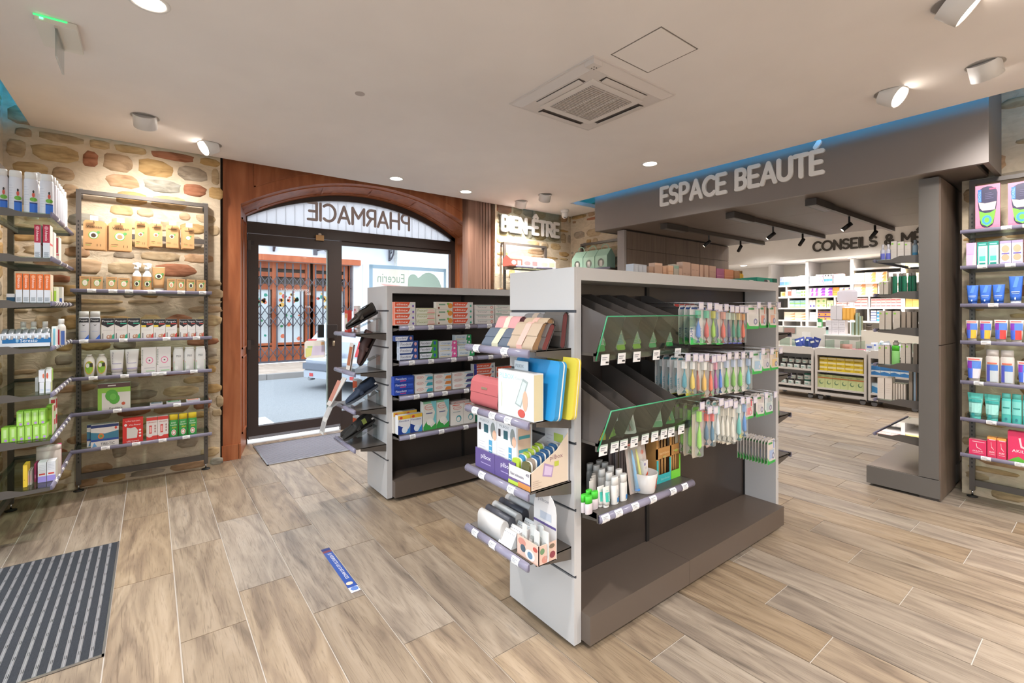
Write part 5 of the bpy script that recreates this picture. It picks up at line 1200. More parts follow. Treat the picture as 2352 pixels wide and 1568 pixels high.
TT = [('r',0,0.88,1,1,'#27386f'),('p',[(0,0.88),(1,0.88),(0.5,0.70)],'#e9e2dc'),('r',0,0.36,1,0.7,'#3f7f9a'),('p',[(0,0.7),(0.5,0.60),(1,0.7),(1,0.75),(0,0.75)],'#e9e2dc'),('e',0.36,0.5,0.11,0.13,'#d9793f'),('e',0.36,0.5,0.06,0.07,'#6f9f5a'),('r',0,0.28,1,0.37,'#2f4f9a'),('e',0.9,0.82,0.05,0.06,'#d8503f'),('t',"TIRE-TIC",0.35,0.08,0.12,'#4a4f5a',0.5),('p',[(0.05,0.04),(0.22,0.06),(0.12,0.24)],'#6aa9dc')]
row(S5,208,273,1,('py',975),0.045,'#e3dfdc',TT,'wide white and blue boxed tick remover in front of its twins')
row(S5,197,262,1,('py',977),0.045,'#e3dfdc',TT,'wide white and blue boxed tick remover, behind the first one',back=0.06)
row(S5,281,329,1,('py',960),0.05,'#d8342f',[('t','ultrason',0.15,0.86,0.06,'#f5e9e6',0.7),('t','Vita-Power',0.3,0.70,0.06,'#f5e9e6',0.6),('p',[(0.2,0.2),(0.7,0.2),(0.75,0.5),(0.6,0.64),(0.4,0.6),(0.2,0.64)],'#d9d5d0'),('e',0.85,0.5,0.06,0.04,'#f5e9e6'),('e',0.85,0.38,0.06,0.04,'#f5e9e6'),('e',0.85,0.26,0.06,0.04,'#f5e9e6'),('e',0.15,0.74,0.07,0.05,'#f5e9e6'),('t','ultrason',0.2,0.05,0.08,'#f5e9e6',0.6)],'bright red hanging box with a white emblem')
row(S5,336,387,2,('py',957),0.05,'#e6dcd8',[('r',0,0.86,1,1,'#d8403a'),('r',0,0,1,0.2,'#d8403a'),('e',0.3,0.24,0.28,0.1,'#e6dcd8'),('r',0.25,0.3,0.5,0.65,'#d8403a'),('r',0.3,0.35,0.45,0.6,'#f0b3ae'),('e',0.8,0.62,0.08,0.05,'#b98a86'),('e',0.8,0.5,0.08,0.05,'#b98a86'),('e',0.8,0.38,0.08,0.05,'#b98a86'),('t','ultrason',0.1,0.76,0.06,'#b03a36',0.8)],'white box with red ends and a red pump picture',group='red ended boxes')
row(S5,388,453,3,('py',950),0.05,None,(),'green aerosol can with a yellow cap',group='green cans with yellow caps',maker=bottle_maker('#3f9a4a','#e3c62f',shape='straight',caph=0.24,capw=0.93,name='spray_can',cat='can',deco_=[('t','anti',0.2,0.62,0.07,'#e6f0dc',0.5),('t','insectes',0.14,0.52,0.07,'#e6f0dc',0.7),('t','ABA',0.3,0.4,0.08,'#e3d23a',0.5),('e',0.5,0.22,0.26,0.13,'#efeae0'),('e',0.5,0.22,0.2,0.1,'#c9503f'),('e',0.5,0.22,0.14,0.07,'#efeae0')]))

# =================================================================== PRODUCTS: side wall unit (seen from its end)
LY = 3.935
def LS(i, y=LY): return Sh('y', y, ZLU[i])
s = LS(0)
LB = [('r',0.45,0.02,0.98,0.26,'#2f6fcf'),('r',0.45,0.24,0.98,0.27,'#24407f'),('e',0.72,0.34,0.26,0.05,'#6fae3f'),('e',0.72,0.45,0.1,0.06,'#cf5a48'),('e',0.72,0.53,0.07,0.035,'#2a2a2c')]+lines(0.08,0.42,(0.2,0.26,0.32,0.38,0.44,0.5,0.56,0.62),'#b9b9c4',0.006)
for k, (a, b) in enumerate(((-14,17),(18,50),(53,86),(90,122))):
    x0, x1 = s.at(a), s.at(b); bottle(x1-x0, 0.245, '#dedde4', '#e9e7e4', (x0,LY,ZLU[0]+0.0005), 0, ('large white spray bottle with blue label beside the side wall','large white bottle with a blue label, third from the shelf front','large white bottle with a blue label, second from the shelf front','large white bottle with a blue label at the shelf front')[k], None, shape='straight', caph=0.17, capw=0.9, deco_=LB)
w4 = s.at(122)-s.at(90)
for k in range(6): bottle(w4*0.92, 0.25, '#dedde4', '#e9e7e4', (s.at(96),LY+0.085+0.09*k,ZLU[0]+0.0005), 0, 'large white bottle lined up behind the blue-label bottle at the shelf front', 'white bottles behind the first', shape='straight', caph=0.2, capw=0.8)
for k in range(2): spray(w4*0.9, 0.275, (s.at(60)-0.03*k,LY+0.10+0.1*k,ZLU[0]+0.0005), 0, 'white trigger spray standing behind the large white bottles', '#dedde4', 'white trigger sprays')
s = LS(1)
ADV = [('r',0,0.46,1,1,'#b52a45'),('e',0.5,0.9,0.3,0.06,'#d98a98'),('t','Advantix',0.3,0.83,0.42,'#f2e4e6',0.32,-90)]+lines(0.15,0.85,(0.04,0.07,0.1,0.13,0.16),'#8a9299',0.014)
for a, b in ((78,94),(98,115)): row(s,a,b,1,('py',516),0.105,'#d9dbe2',ADV,'white and crimson slim carton standing '+('alone' if a < 90 else 'at the shelf front'),right=[('r',0,0,1,1,'#f0e2dc'),('r',0,0.4,1,0.46,'#d9606a')])
row(Sh('y',LY+0.12,ZLU[1]),116,124,1,0.175,0.10,'#ece4dc',[('r',0,0.46,0.3,1,'#c9404f')],'white carton with a red edge behind the crimson slim cartons')
row(Sh('y',LY+0.24,ZLU[1]),124,136,1,0.16,0.10,'#e8e4dc',[('r',0.1,0.35,0.8,0.95,'#c23348'),('r',0.1,0.25,1,0.3,'#d9606a')],'short white and crimson carton farther along the second shelf')
s = LS(2)
ADO = [('r',0,0.44,1,1,'#dd6a2a'),('e',0.5,0.9,0.3,0.06,'#eba27a'),('t','Advocate',0.3,0.84,0.42,'#f7e9e0',0.34,-90)]+lines(0.15,0.85,(0.04,0.07,0.1,0.13,0.16),'#8a9299',0.014)
row(s,35,116,5,('py',629),0.105,'#d9dbe2',ADO,'white and orange slim carton in the row of five',group='orange slim cartons',right=[('r',0,0,1,1,'#ecdcc4'),('r',0.2,0,0.5,0.4,'#b9d06a')])
row(Sh('y',LY+0.02,ZLU[2]),14,35,1,0.05,0.1,'#cfc6c2',[('r',0,0.1,1,0.6,'#123f5a')],'low white and navy box beside the five orange cartons')
row(Sh('y',LY+0.12,ZLU[2]),116,130,2,0.10,0.1,'#dfe4c8',[('r',0,0,1,0.75,'#a9d84a')],'lime green and white carton behind the orange cartons',group='lime cartons behind the orange ones')
row(Sh('y',LY+0.25,ZLU[2]),128,143,1,0.105,0.08,'#e3e1da',[('r',0.6,0,1,0.3,'#3f5fae')],'white carton with a blue corner behind the lime cartons')
s = LS(3)
ser = [('r',0,0.32,1,0.68,'#1d6ba6'),('e',0.27,0.5,0.035,0.15,'#8fb9d6'),('t','Seresto',0.34,0.36,0.26,'#f0f2f5',0.34)]
x0, x1 = s.at(-60), s.at(117)
tray = put(MB().box(0,0,0,x1-x0,0.10,0.004,mat('#dddfe6',0.5)).box(0,0,0,x1-x0,0.003,0.082,mat('#dddfe6',0.5)).box(0,0.097,0,x1-x0,0.10,0.082,mat('#dddfe6',0.5)).box(x1-x0-0.003,0,0,x1-x0,0.1,0.082,mat('#e6e2d8',0.5)).box(0,0,0,0.003,0.1,0.082,mat('#dddfe6',0.5)).mesh('display_tray'),'display_tray',(x0,LY,ZLU[3]+0.0005),0,'white counter tray with a blue name band holding round tins','tray')
tb = MB(); deco(tb, [('r',0.35,0.32,1,0.68,'#1d6ba6'),('e',0.545,0.5,0.02,0.14,'#8fb9d6'),('t','Seresto',0.585,0.38,0.24,'#f0f2f5',0.23)], lambda u,v,e: (u,-e,v), x1-x0, 0.082); tb.build('name_band', tray)
for k in range(7):
    a = 2+16.3*k; xx = s.at(a)
    o = put(once('tin', lambda: MB().lathe([(0.05,0),(0.052,0.002),(0.052,0.02),(0.05,0.022)],mat('#b7b9be',0.3,0.7),20).lathe([(0.04,0.0225),(0.0001,0.0225)][::-1],mat('#c9e0dc',0.4),16,cap=False).xf(Matrix.Translation((0,0.05,0.052)) @ Matrix.Rotation(math.pi/2,4,'Y')).mesh('round_tin')),'round_tin',(xx,LY,ZLU[3]+0.006),0,'round silver collar tin standing on edge in the white tray','tin','round tins in the tray')
for k, a in enumerate((42,66,93)): bottle(0.036, 0.15, '#e2ddd6', '#e2ddd6', (Sh('y',LY+0.12,0).at(a),LY+0.125,ZLU[3]+0.0005), 0, ('white screw-cap bottle behind the tin tray, deepest on the shelf','white screw-cap bottle behind the tin tray, in the middle','white screw-cap bottle behind the tin tray, near the front')[k], None, caph=0.22, capw=0.7, shoulder=0.16)
bottle(0.042, 0.165, '#e6e2dc', '#eceae6', (s.at(123),LY+0.10,ZLU[3]+0.0005), 0, 'white bottle with red and blue label beside the tin tray', None, caph=0.2, capw=0.66, shoulder=0.15, deco_=[('r',0.0,0.02,0.35,0.6,'#c0394a'),('r',0.5,0.02,0.9,0.55,'#4f6fb5')])
row(Sh('y',LY+0.02,ZLU[3]),118,130,1,0.12,0.06,'#e9ecea',[('r',0.3,0.05,0.8,0.9,'#7fc0d6')],'white and turquoise carton at the end of the tin tray')
s = LS(4)
WG = [('r',0.15,0.3,0.85,0.34,'#9fb3d9'),('r',0.15,0.2,0.85,0.23,'#b3c2dc')]
row(s,90,102,1,0.062,0.06,'#dfe0e6',WG,'small white carton in the lower tier, nearer the wall',right=[('r',0,0,1,1,'#d6e0a0')]); row(s,104,117,1,0.062,0.06,'#dfe0e6',WG,'small white carton in the lower tier, at the shelf front',right=[('r',0,0,1,1,'#dfe6a8')])
for k in range(3): row(Sh('y',LY+0.065+0.065*k,ZLU[4]),104-2*k,117-1*k,1,0.062,0.06,'#e2e2da',WG,'small white and green carton lined up in the lower tier','carton','box','small green-white cartons',right=[('r',0,0,1,1,'#b9d86a')])
row(Sh('y',LY+0.02,ZLU[4]),88,103,1,0.072,0.07,'#dcdce2',[('e',0.8,0.5,0.15,0.2,'#d9704f')],'small white carton in the upper tier, nearer the wall',z0=0.0632,right=[('r',0,0,1,1,'#e6d9b0')]); row(Sh('y',LY+0.02,ZLU[4]),104,118,1,0.072,0.07,'#dfdfe0',[('e',0.3,0.5,0.2,0.25,'#cf5a3f')],'small white carton with an orange mark in the upper tier',z0=0.0632,right=[('r',0,0,0.5,1,'#e9e2c0'),('r',0.5,0,1,1,'#9fd04a')])
for k in range(2): row(Sh('y',LY+0.10+0.065*k,ZLU[4]),105-2*k,117-1*k,1,0.07,0.06,'#e2e2da',(),'small lime and white carton lined up in the upper tier','carton','box','small lime-white cartons',z0=0.0632,right=[('r',0,0,1,1,'#a9d850')])
row(Sh('y',LY+0.09,ZLU[4]),80,88,1,0.085,0.05,'#cfc9c6',(),'grey carton half hidden beside the two tiers of small cartons')
s = LS(5); GB = [('r',0.06,0.05,0.94,0.95,'#a3d35c'),('r',0.3,0.3,0.7,0.85,'#c4e39a'),('e',0.6,0.12,0.22,0.09,'#b48fd0')]
row(s,2,109,6,0.085,0.07,'#8fc83f',GB,'lime green carton in the lower tier of the green stack',group='lime green cartons, lower tier',right=[('r',0,0,1,1,'#d9e6a0'),('r',0.4,0,0.9,1,'#9cc83f')])
row(s,37,105,4,0.085,0.07,'#8fc83f',GB,'lime green carton in the upper tier of the green stack',group='lime green cartons, upper tier',z0=0.0858,right=[('r',0,0,1,1,'#7fb82f')])
for k in range(2):
    row(Sh('y',LY+0.076,ZLU[5]),106,120,1,0.09,0.075,'#7fb52f',[('r',0.2,0.1,0.8,0.7,'#9cc83f')],'leaf green carton beside the lime stack, '+('lower' if k == 0 else 'upper')+' of two',z0=0.0905*k,right=[('r',0,0,1,1,'#e9e0c0')])
    row(Sh('y',LY+0.16,ZLU[5]),108,124,1,0.085,0.07,'#ece2d0',[('r',0.5,0.1,0.9,0.8,'#d98a6a')],'cream carton behind the leaf green ones, '+('lower' if k == 0 else 'upper')+' of two',z0=0.0855*k,right=[('r',0,0,1,0.5,'#bfe0a8'),('r',0.2,0.5,0.8,0.9,'#cf4a48')])
    row(Sh('y',LY+0.25,ZLU[5]),112,128,1,0.10,0.07,'#ece2d8',[('r',0.3,0.3,0.9,0.9,'#cf3a3f')],'white and red carton at the far end of the green row, '+('lower' if k == 0 else 'upper')+' of two',z0=0.1005*k,right=[('r',0.2,0.3,0.9,0.9,'#c23a40')])
s = LS(6)
row(s,52,63,1,('py',1068),0.09,'#e8c33a',[('r',0.2,0.3,0.5,0.34,'#b9962f')],'bright yellow carton on the lowest glass shelf')
row(Sh('y',LY+0.03,ZLU[6]),64,73,2,0.085,0.09,'#c9c4c2',[('r',0.2,0.2,0.8,0.7,'#d9a0b0')],'thin grey and pink carton beside the yellow one',group='thin grey and pink cartons')
row(Sh('y',LY+0.08,ZLU[6]),78,84,1,0.11,0.08,'#b03a6a',[('r',0.2,0.2,0.8,0.4,'#d98aa8')],'thin magenta carton behind the grey ones')
row(Sh('y',LY+0.05,ZLU[6]),86,128,2,0.118,0.08,'#e2e2e6',[('r',0,0,1,0.3,'#9d8fd8'),('r',0.15,0.36,0.85,0.44,'#d0483f')]+lines(0.15,0.85,(0.6,0.68,0.76,0.84),'#c2c2cc',0.02),'white and lavender carton with a red bar',group='white and lavender cartons',right=[('r',0,0,1,1,'#e6e2d4')])
bottle(0.115, 0.19, '#cfc4bb', '#d8cec6', (Sh('y',LY+0.2,0).at(84),LY+0.15,ZLU[6]+0.0005), 0, 'large beige tub behind the lavender cartons', None, name='tub', caph=0.15, capw=1.0, shape='straight', cat='tub')
row(Sh('y',LY+0.3,ZLU[6]),128,139,1,0.16,0.06,'#d94a86',[('r',0.2,0.5,0.8,0.9,'#e8703f')],'pink and orange carton behind the beige tub')
# =================================================================== PRODUCTS: rear gondola, toothpaste side
GP2 = 3.205
def T2(i): return Sh('y',GP2,ZG2[i])
def elmex(acc, w0=0.68): return [('p',[(0,0.18),(w0-0.06,0.18),(w0+0.06,0.98),(0,0.98)],'#dc5b3c'),('t','elmex',0.08,0.40,0.40,'#f6ece6',w0-0.14),('e',0.88,0.3,0.05,0.2,acc),('r',w0+0.08,0.5,0.97,0.75,'#cdd6d2')]
s = T2(0); lf_ = [('r',0,0,1,1,'#e8a08c'),('r',0.3,0,0.7,1,'#e07a62')]
row(s,907,955,1,0.0425,0.045,'#ddd4d0',elmex('#7a5fae'),'orange and white toothpaste carton stacked against the white end panel',group='toothpaste cartons on the top shelf',stack=4,left=lf_,name='toothpaste_box')
row(s,956,1001,1,0.0425,0.045,'#dedcc9',[('t','Fluocaril',0.06,0.35,0.4,'#8f9a5a',0.5),('p',[(0.6,0.15),(0.97,0.15),(0.9,0.75),(0.6,0.75)],'#e3c3b8'),('r',0.55,0.08,0.95,0.16,'#cf5a4a'),('r',0.05,0.85,0.95,0.93,'#b9b870')],'cream and pale green toothpaste carton in the low stack',group='toothpaste cartons on the top shelf',stack=3,name='toothpaste_box')
row(s,1002,1040,1,0.058,0.045,'#dfd6c8',[('r',0.15,0.55,0.55,0.75,'#7fa086'),('e',0.85,0.5,0.15,0.35,'#e0913f'),('e',0.72,0.75,0.08,0.15,'#7fae4f'),('e',0.15,0.2,0.06,0.12,'#8a4f3a')],'cream toothpaste carton with fruit pictures in the middle stack',group='toothpaste cartons on the top shelf',stack=3,name='toothpaste_box')
row(s,1041,1087,1,0.0435,0.045,'#ddd4d0',elmex('#4fa58c'),'orange and white toothpaste carton with a green pattern',group='toothpaste cartons on the top shelf',stack=4,left=lf_,name='toothpaste_box')
row(s,1092,1136,1,0.0385,0.045,'#e0d8d2',[('r',0.05,0.8,0.95,0.86,'#5fa8a0'),('t','Teraxyl',0.1,0.3,0.35,'#8f8a90',0.5),('e',0.86,0.45,0.07,0.28,'#cf6a5a'),('e',0.86,0.45,0.04,0.16,'#e0d8d2')],'white toothpaste carton with a red ring beside the shelf joint',group='toothpaste cartons on the top shelf',stack=4,name='toothpaste_box')
row(s,1138,1184,1,0.0385,0.045,'#dfdad2',[('r',0.05,0.8,0.95,0.86,'#5fa8a0'),('t','Teraxyl',0.1,0.3,0.35,'#8f8a90',0.5),('r',0.02,0.1,0.3,0.2,'#8fc0a8')],'white toothpaste carton with a green edge, next bay',group='toothpaste cartons on the top shelf',stack=4,name='toothpaste_box')
s = T2(1)
def fixo(c, c2, dot): return [('p',[(0.5,0),(1,0),(1,1),(0.7,1)],c2),('p',[(0.0,0.1),(0.62,0.1),(0.72,0.85),(0.0,0.85)],'#d9dbe4'),('t','Fixodent',0.05,0.32,0.4,c,0.55),('e',0.85,0.5,0.07,0.3,dot)]
row(s,918,961,1,0.046,0.05,'#2f4580',fixo('#28336a','#35508f','#d9a0a0'),'navy denture cream carton stacked near the white end panel',group='denture cream cartons',stack=3,left=[('r',0,0,1,1,'#c3cad8'),('r',0.2,0.1,0.3,0.9,'#7d8899'),('r',0.6,0.1,0.7,0.9,'#7d8899')],name='denture_care_box')
row(s,908,950,1,0.04,0.05,'#2f4580',fixo('#28336a','#35508f','#d9a0a0'),'navy denture cream carton lying across the top of its stack',z0=0.139,name='denture_care_box')
row(s,964,1005,1,0.046,0.05,'#2a3f3a',fixo('#28333f','#4f9f45','#2f5fb0'),'green denture cream carton stacked beside the navy ones',group='denture cream cartons',stack=3,name='denture_care_box')
def corega(c): return [('p',[(0.68,0),(1,0),(1,1),(0.74,1)],c),('t','Corega',0.12,0.35,0.4,'#4a86b8',0.5),('r',0.05,0.15,0.6,0.22,'#d9b94a'),('e',0.86,0.6,0.06,0.2,'#f0e6ea')]
row(s,1009,1050,1,0.042,0.05,'#d5d9de',corega('#e0609f'),'white and pink denture cream carton',group='denture cream cartons',stack=3,name='denture_care_box')
row(s,1052,1090,1,0.042,0.05,'#d3dadc',corega('#3fa86a'),'white and green denture cream carton',group='denture cream cartons',stack=2,name='denture_care_box')
row(s,1049,1086,1,0.042,0.05,'#d3dadc',corega('#2f9a5a'),'white and green denture cream carton set back on the stack',z0=0.0845,back=0.02,group='denture cream cartons',stack=2,name='denture_care_box')
row(s,1017,1048,5,0.035,0.03,'#6a6f78',[('r',0.2,0,0.5,1,'#9aa0aa')],'slim grey carton end standing behind the pink stack',z0=0.0,back=0.09,group='slim grey carton ends',name='denture_care_box')
s = T2(2)
row(s,905,951,1,0.0445,0.05,'#2c4aa5',[('t','Fixodent',0.08,0.45,0.35,'#e6e9f4',0.55),('r',0.3,0.2,0.6,0.34,'#d04a7a'),('r',0.7,0.4,0.95,0.7,'#3f62c0'),('r',0,0.9,1,1,'#223a86')],'bright blue denture cream carton against the white end panel',group='denture tablets and creams',stack=3,name='denture_care_box')
def poli(c): return [('e',0.26,0.55,0.2,0.24,'#cf5a4a'),('e',0.26,0.55,0.185,0.2,'#e3dcd6'),('t','POLIDENT',0.12,0.44,0.22,'#c04a40',0.28),('p',[(0.6,0.05),(0.98,0.05),(0.98,0.6),(0.7,0.6)],c),('r',0.55,0.7,0.97,0.9,'#a9c9d6')]
row(s,954,995,1,0.0445,0.05,'#e3dcd6',poli('#3a9aa8'),'white denture cream carton with a teal corner',group='denture tablets and creams',stack=3,name='denture_care_box')
row(s,998,1037,1,0.042,0.05,'#e3dcd6',poli('#d0803f'),'white denture cream carton with an orange corner',group='denture tablets and creams',stack=3,name='denture_care_box')
row(s,1040,1088,1,0.042,0.05,'#e5dfda',poli('#4a4a7a'),'white denture cream carton with a dark corner',group='denture tablets and creams',stack=3,name='denture_care_box')
row(s,1092,1141,1,0.044,0.05,'#ddd4d0',elmex('#7a8fae',0.78)+[('r',0,0,0.12,1,'#3a3f8f')],'orange toothpaste carton with a violet end beside the shelf joint',group='denture tablets and creams',stack=4,back=0.02,name='denture_care_box')
row(s,1144,1190,1,0.046,0.05,'#ddd4d0',elmex('#7a8fae',0.9),'orange toothpaste carton in the next bay',group='denture tablets and creams',stack=3,back=0.02,name='denture_care_box')
row(s,1070,1090,4,0.036,0.03,'#b9787a',[('r',0.3,0,0.6,1,'#e0c0bc')],'slim pink carton end standing behind the stack',back=0.10,group='slim pink carton ends',name='denture_care_box')
s = T2(3)
FIXO = [('r',0,0.80,1,1,'#e8b83a'),('e',0.25,0.88,0.13,0.07,'#c9503a'),('t','Fixodent',0.08,0.66,0.1,'#3a4a8a',0.84),('p',[(0,0),(1,0),(1,0.2),(0,0.5)],'#24408f'),('e',0.55,0.22,0.25,0.18,'#dfe6ee'),('p',[(0.6,0),(1,0),(1,0.4)],'#3f86c8')]
row(s,914,970,2,('py',952),0.05,'#e0dfe0',FIXO,'white, yellow and blue tablet carton in the front pair',group='yellow topped tablet cartons',name='denture_care_box')
row(s,911,966,2,0.152,0.05,'#d6cfc6',[('r',0,0.8,1,1,'#d8a83a'),('e',0.25,0.88,0.13,0.07,'#c9503a')],'white and yellow tablet carton behind the front pair',back=0.06,group='yellow topped tablet cartons behind',name='denture_care_box')
PGN = [('r',0,0.93,1,1,'#7fb58f'),('e',0.45,0.80,0.36,0.1,'#cf5a4a'),('e',0.45,0.80,0.33,0.085,'#e3ded4'),('t','POLIDENT',0.15,0.77,0.06,'#c04a40',0.6),('r',0.2,0.57,0.7,0.6,'#5a5f8a'),('p',[(0.55,1.0),(1,1.0),(1,0.1),(0.75,0.35),(0.9,0.6)],'#7fc4c8'),('p',[(0,0),(1,0),(1,0.22),(0.6,0.08),(0.25,0.32),(0,0.12)],'#3f9f4a'),('e',0.5,0.28,0.25,0.12,'#eae6dc')]
row(s,972,1032,2,('py',920),0.05,'#e0dcd2',PGN,'tall white and green denture tablet carton',group='tall green tablet cartons',top=[('r',0,0,1,1,'#7fb58f')],name='denture_care_box')
PWT = [('e',0.5,0.82,0.34,0.09,'#cf5a4a'),('e',0.5,0.82,0.31,0.075,'#e6e0d8'),('t','POLIDENT',0.22,0.795,0.05,'#c04a40',0.56),('r',0.1,0.93,0.7,0.97,'#d8705f'),('e',0.62,0.3,0.22,0.16,'#4f9aa0'),('e',0.6,0.28,0.15,0.11,'#e6e0d8'),('r',0.15,0.62,0.75,0.645,'#8fa0a8')]
row(s,1036,1092,2,('py',926),0.05,'#e4ded6',PWT,'white denture tablet carton with a teal arc',group='teal arc tablet cartons',name='denture_care_box')
row(s,1038,1080,1,0.036,0.06,'#b9aaa4',[('e',0.45,0.5,0.3,0.36,'#cf6a5a'),('e',0.45,0.5,0.27,0.3,'#c9beb8'),('t','POLIDENT',0.2,0.38,0.25,'#b04a40',0.5)],'grey denture carton lying on the teal arc cartons',z0=0.1515,back=0.01,name='denture_care_box')
row(s,1094,1104,1,0.12,0.05,'#1f6a4a',[],'dark green carton edge beside the teal arc cartons',name='denture_care_box')

# =================================================================== PRODUCTS: shoes on the rear gondola end
def shoe_mesh(c, sole, key):
    def f():
        mb = MB(); n = 12
        # sections from toe (x=0) to heel: (x, half width, height, floor)
        sec = [(0.0,0.008,0.018,0.004),(0.012,0.028,0.034,0.0),(0.05,0.043,0.046,0.0),(0.09,0.046,0.055,0.0),(0.12,0.043,0.072,0.0),(0.15,0.037,0.082,0.0),(0.19,0.033,0.082,0.0),(0.225,0.034,0.09,0.0),(0.245,0.028,0.095,0.002),(0.256,0.012,0.09,0.006)]
        vs_ = []
        for x, hw, hh, fl_ in sec:
            for i in range(n):
                a = 2*math.pi*i/n-math.pi/2; co, si = math.cos(a), math.sin(a)
                z = fl_+0.012+(hh-fl_-0.012)*(0.5+0.5*si)**0.8; ww = hw*(1.0-0.35*max(0,si)**2)
                vs_.append((x, ww*math.copysign(abs(co)**0.7,co), z))
        fs = [(k*n+i,k*n+(i+1)%n,(k+1)*n+(i+1)%n,(k+1)*n+i) for k in range(len(sec)-1) for i in range(n)]+[tuple(range(n)), tuple((len(sec)-1)*n+i for i in range(n-1,-1,-1))]
        mb.add(vs_, fs, c, True); return mb.mesh('shoe')
    return once(('shoe',key), f)
def sole_mesh(c, key):
    def f():
        out = []
        for x, hw in ((0.0,0.01),(0.012,0.03),(0.05,0.045),(0.09,0.047),(0.15,0.036),(0.2,0.034),(0.235,0.034),(0.258,0.014)): out.append((x,hw))
        poly = out+[(x,-y) for x, y in out[::-1]]
        return MB().prism(poly, lambda u, v, d: (u,v,d), 0.014, 0.0, c).mesh('sole')
    return once(('sole',key), f)
def opening_mesh(key):
    def f():
        return MB().add([(0.145+0.045*(1-math.cos(t)),0.022*math.sin(t),0.0835+0.006*(1-math.cos(t))/2+0.0012) for t in [i*math.pi/7 for i in range(14)]], [tuple(range(14))], mat('#15130f',0.9)).mesh('opening')
    return once(('open',), f)
def strap_mesh(c, x, key):
    def f():
        mb = MB(); vs_ = []; hh = 0.084 if x > 0.13 else 0.066
        for dx in (0,0.03):
            for i in range(9):
                a = math.pi*i/8; vs_.append((x+dx, 0.045*math.cos(a)*0.98, 0.02+(hh-0.014+dx*0.15)*math.sin(a)**0.75))
        return mb.add(vs_, [(i,i+1,9+i+1,9+i) for i in range(8)], c, True).mesh('strap')
    return once(('strap',key), f)
def acr_stand(px, y, z, label):
    e = tag(empty('shoe_stand', (px, y, z)), label, 'stand')
    MB().hexa([(0.0,-0.04,0.02),(0.19,-0.04,0.11),(0.19,0.04,0.11),(0.0,0.04,0.02),(0.0,-0.04,0.023),(0.19,-0.04,0.113),(0.19,0.04,0.113),(0.0,0.04,0.023)],ACRYL).build('slope', e)
    MB().box(0.187,-0.04,0.0005,0.19,0.04,0.11,ACRYL).build('support', e); MB().box(-0.003,-0.04,0.0005,0.0,0.04,0.022,ACRYL).build('front_lip', e)
BLKL = mat('#26221f',0.32); BRN = mat('#4a2f2a',0.6); NAVY = mat('#263246',0.75); BLKF = mat('#23211f',0.8)
shoes = [(1.233,BLKL,'black leather slip-on shoe','#191716',None),(0.955,BRN,'dark brown suede shoe','#2a1c18',None),(0.69,NAVY,'navy fabric shoe','#4a4f58',None),(0.42,BLKF,'black velcro strap shoe','#2c2a28','#8f9a4a')]
for k, (z, c, lab, so_, st) in enumerate(shoes):
    tilt = math.radians(27 if k != 1 else 62); y = 3.40 if k != 3 else 3.46
    bx = 1.155; bz = z+0.028
    acr_stand(bx+0.005, y, z+0.0005, 'clear acrylic stand under the '+lab)
    o = tag(place(shoe_mesh(c, so_, lab), 'shoe', None, (bx-(0.04 if k != 1 else -0.06), y, bz+(0.0 if k != 1 else 0.01)), 0, (0,-tilt,0)), lab+' tilted on its acrylic stand', 'shoe')
    place(sole_mesh(mat(so_,0.6),lab), 'sole', o); place(opening_mesh(lab), 'opening', o)
    place(strap_mesh(mat('#3b3631',0.4) if k == 0 else (c if not st else mat('#2c2926',0.7)), 0.105, lab), 'strap', o)
    if st: MB().box(0.165,0.0355,0.035,0.195,0.0375,0.075,mat(st,0.5)).box(0.165,-0.0375,0.035,0.195,-0.0355,0.075,mat(st,0.5)).build('care_label', o)
    if k >= 2: MB().box(0.235,-0.034,0.03,0.25,-0.031,0.042,mat('#e3e0da',0.5)).build('size_label', o)
o2 = tag(place(shoe_mesh(BLKF,'','black velcro strap shoe'), 'shoe', None, (1.13,3.57,0.4485), 0, (0,math.radians(-12),math.radians(8))), 'black velcro strap shoe lying flat beside its tilted twin', 'shoe')
place(sole_mesh(mat('#2c2a28',0.6),'black velcro strap shoe'), 'sole', o2); place(opening_mesh(''), 'opening', o2)
# leaflets and boxes on the shoe shelves
def sheet(pts, mt, label, name='leaflet', t=0.004, items=(), parent=None):
    mb = MB(); n = len(pts); vs_ = []
    for (x, z, y0, y1) in pts: vs_ += [(x,y0,z),(x,y1,z)]
    mb.add(vs_+[(x+t*0.6,y,z-t*0.6) for x, y, z in vs_], [(2*i,2*i+1,2*i+3,2*i+2) for i in range(n-1)]+[(2*n+2*i,2*n+2*i+2,2*n+2*i+3,2*n+2*i+1) for i in range(n-1)]+[(0,2*n,2*n+1,1)], mt, False)
    for i, c in items:
        a, b = pts[i], pts[i+1]; k0, k1 = 0.15, 0.85
        P = lambda q, w_: (a[0]+(b[0]-a[0])*q-0.001, a[2]+(a[3]-a[2])*w_, a[1]+(b[1]-a[1])*q+0.001)
        mb.quad(P(k0,0.1),P(k0,0.9),P(k1,0.9),P(k1,0.1),hexmat(c))
    return tag(mb.build(name), label, 'leaflet')
sheet([(1.135,0.968,3.40,3.48),(1.165,1.16,3.40,3.48)],mat('#d9d2cc',0.5),'stack of shoe leaflets leaning upright on the brown shoe shelf',items=((0,'#b06a4a'),),t=0.02)
sheet([(1.035,0.70,3.52,3.62),(1.13,0.905,3.45,3.54)],mat('#d3cdc8',0.5),'shoe leaflet leaning out over the navy shoe shelf',items=((0,'#c98a7a'),),t=0.006)
sheet([(0.985,0.50,3.52,3.62),(1.01,0.60,3.52,3.62),(1.05,0.69,3.52,3.62),(1.10,0.72,3.52,3.62),(1.14,0.70,3.52,3.62)],mat('#d9d6d2',0.5),'white leaflet curling down over the rail of the navy shoe shelf',items=((0,'#a9a6a6'),(1,'#c4c1c0')))
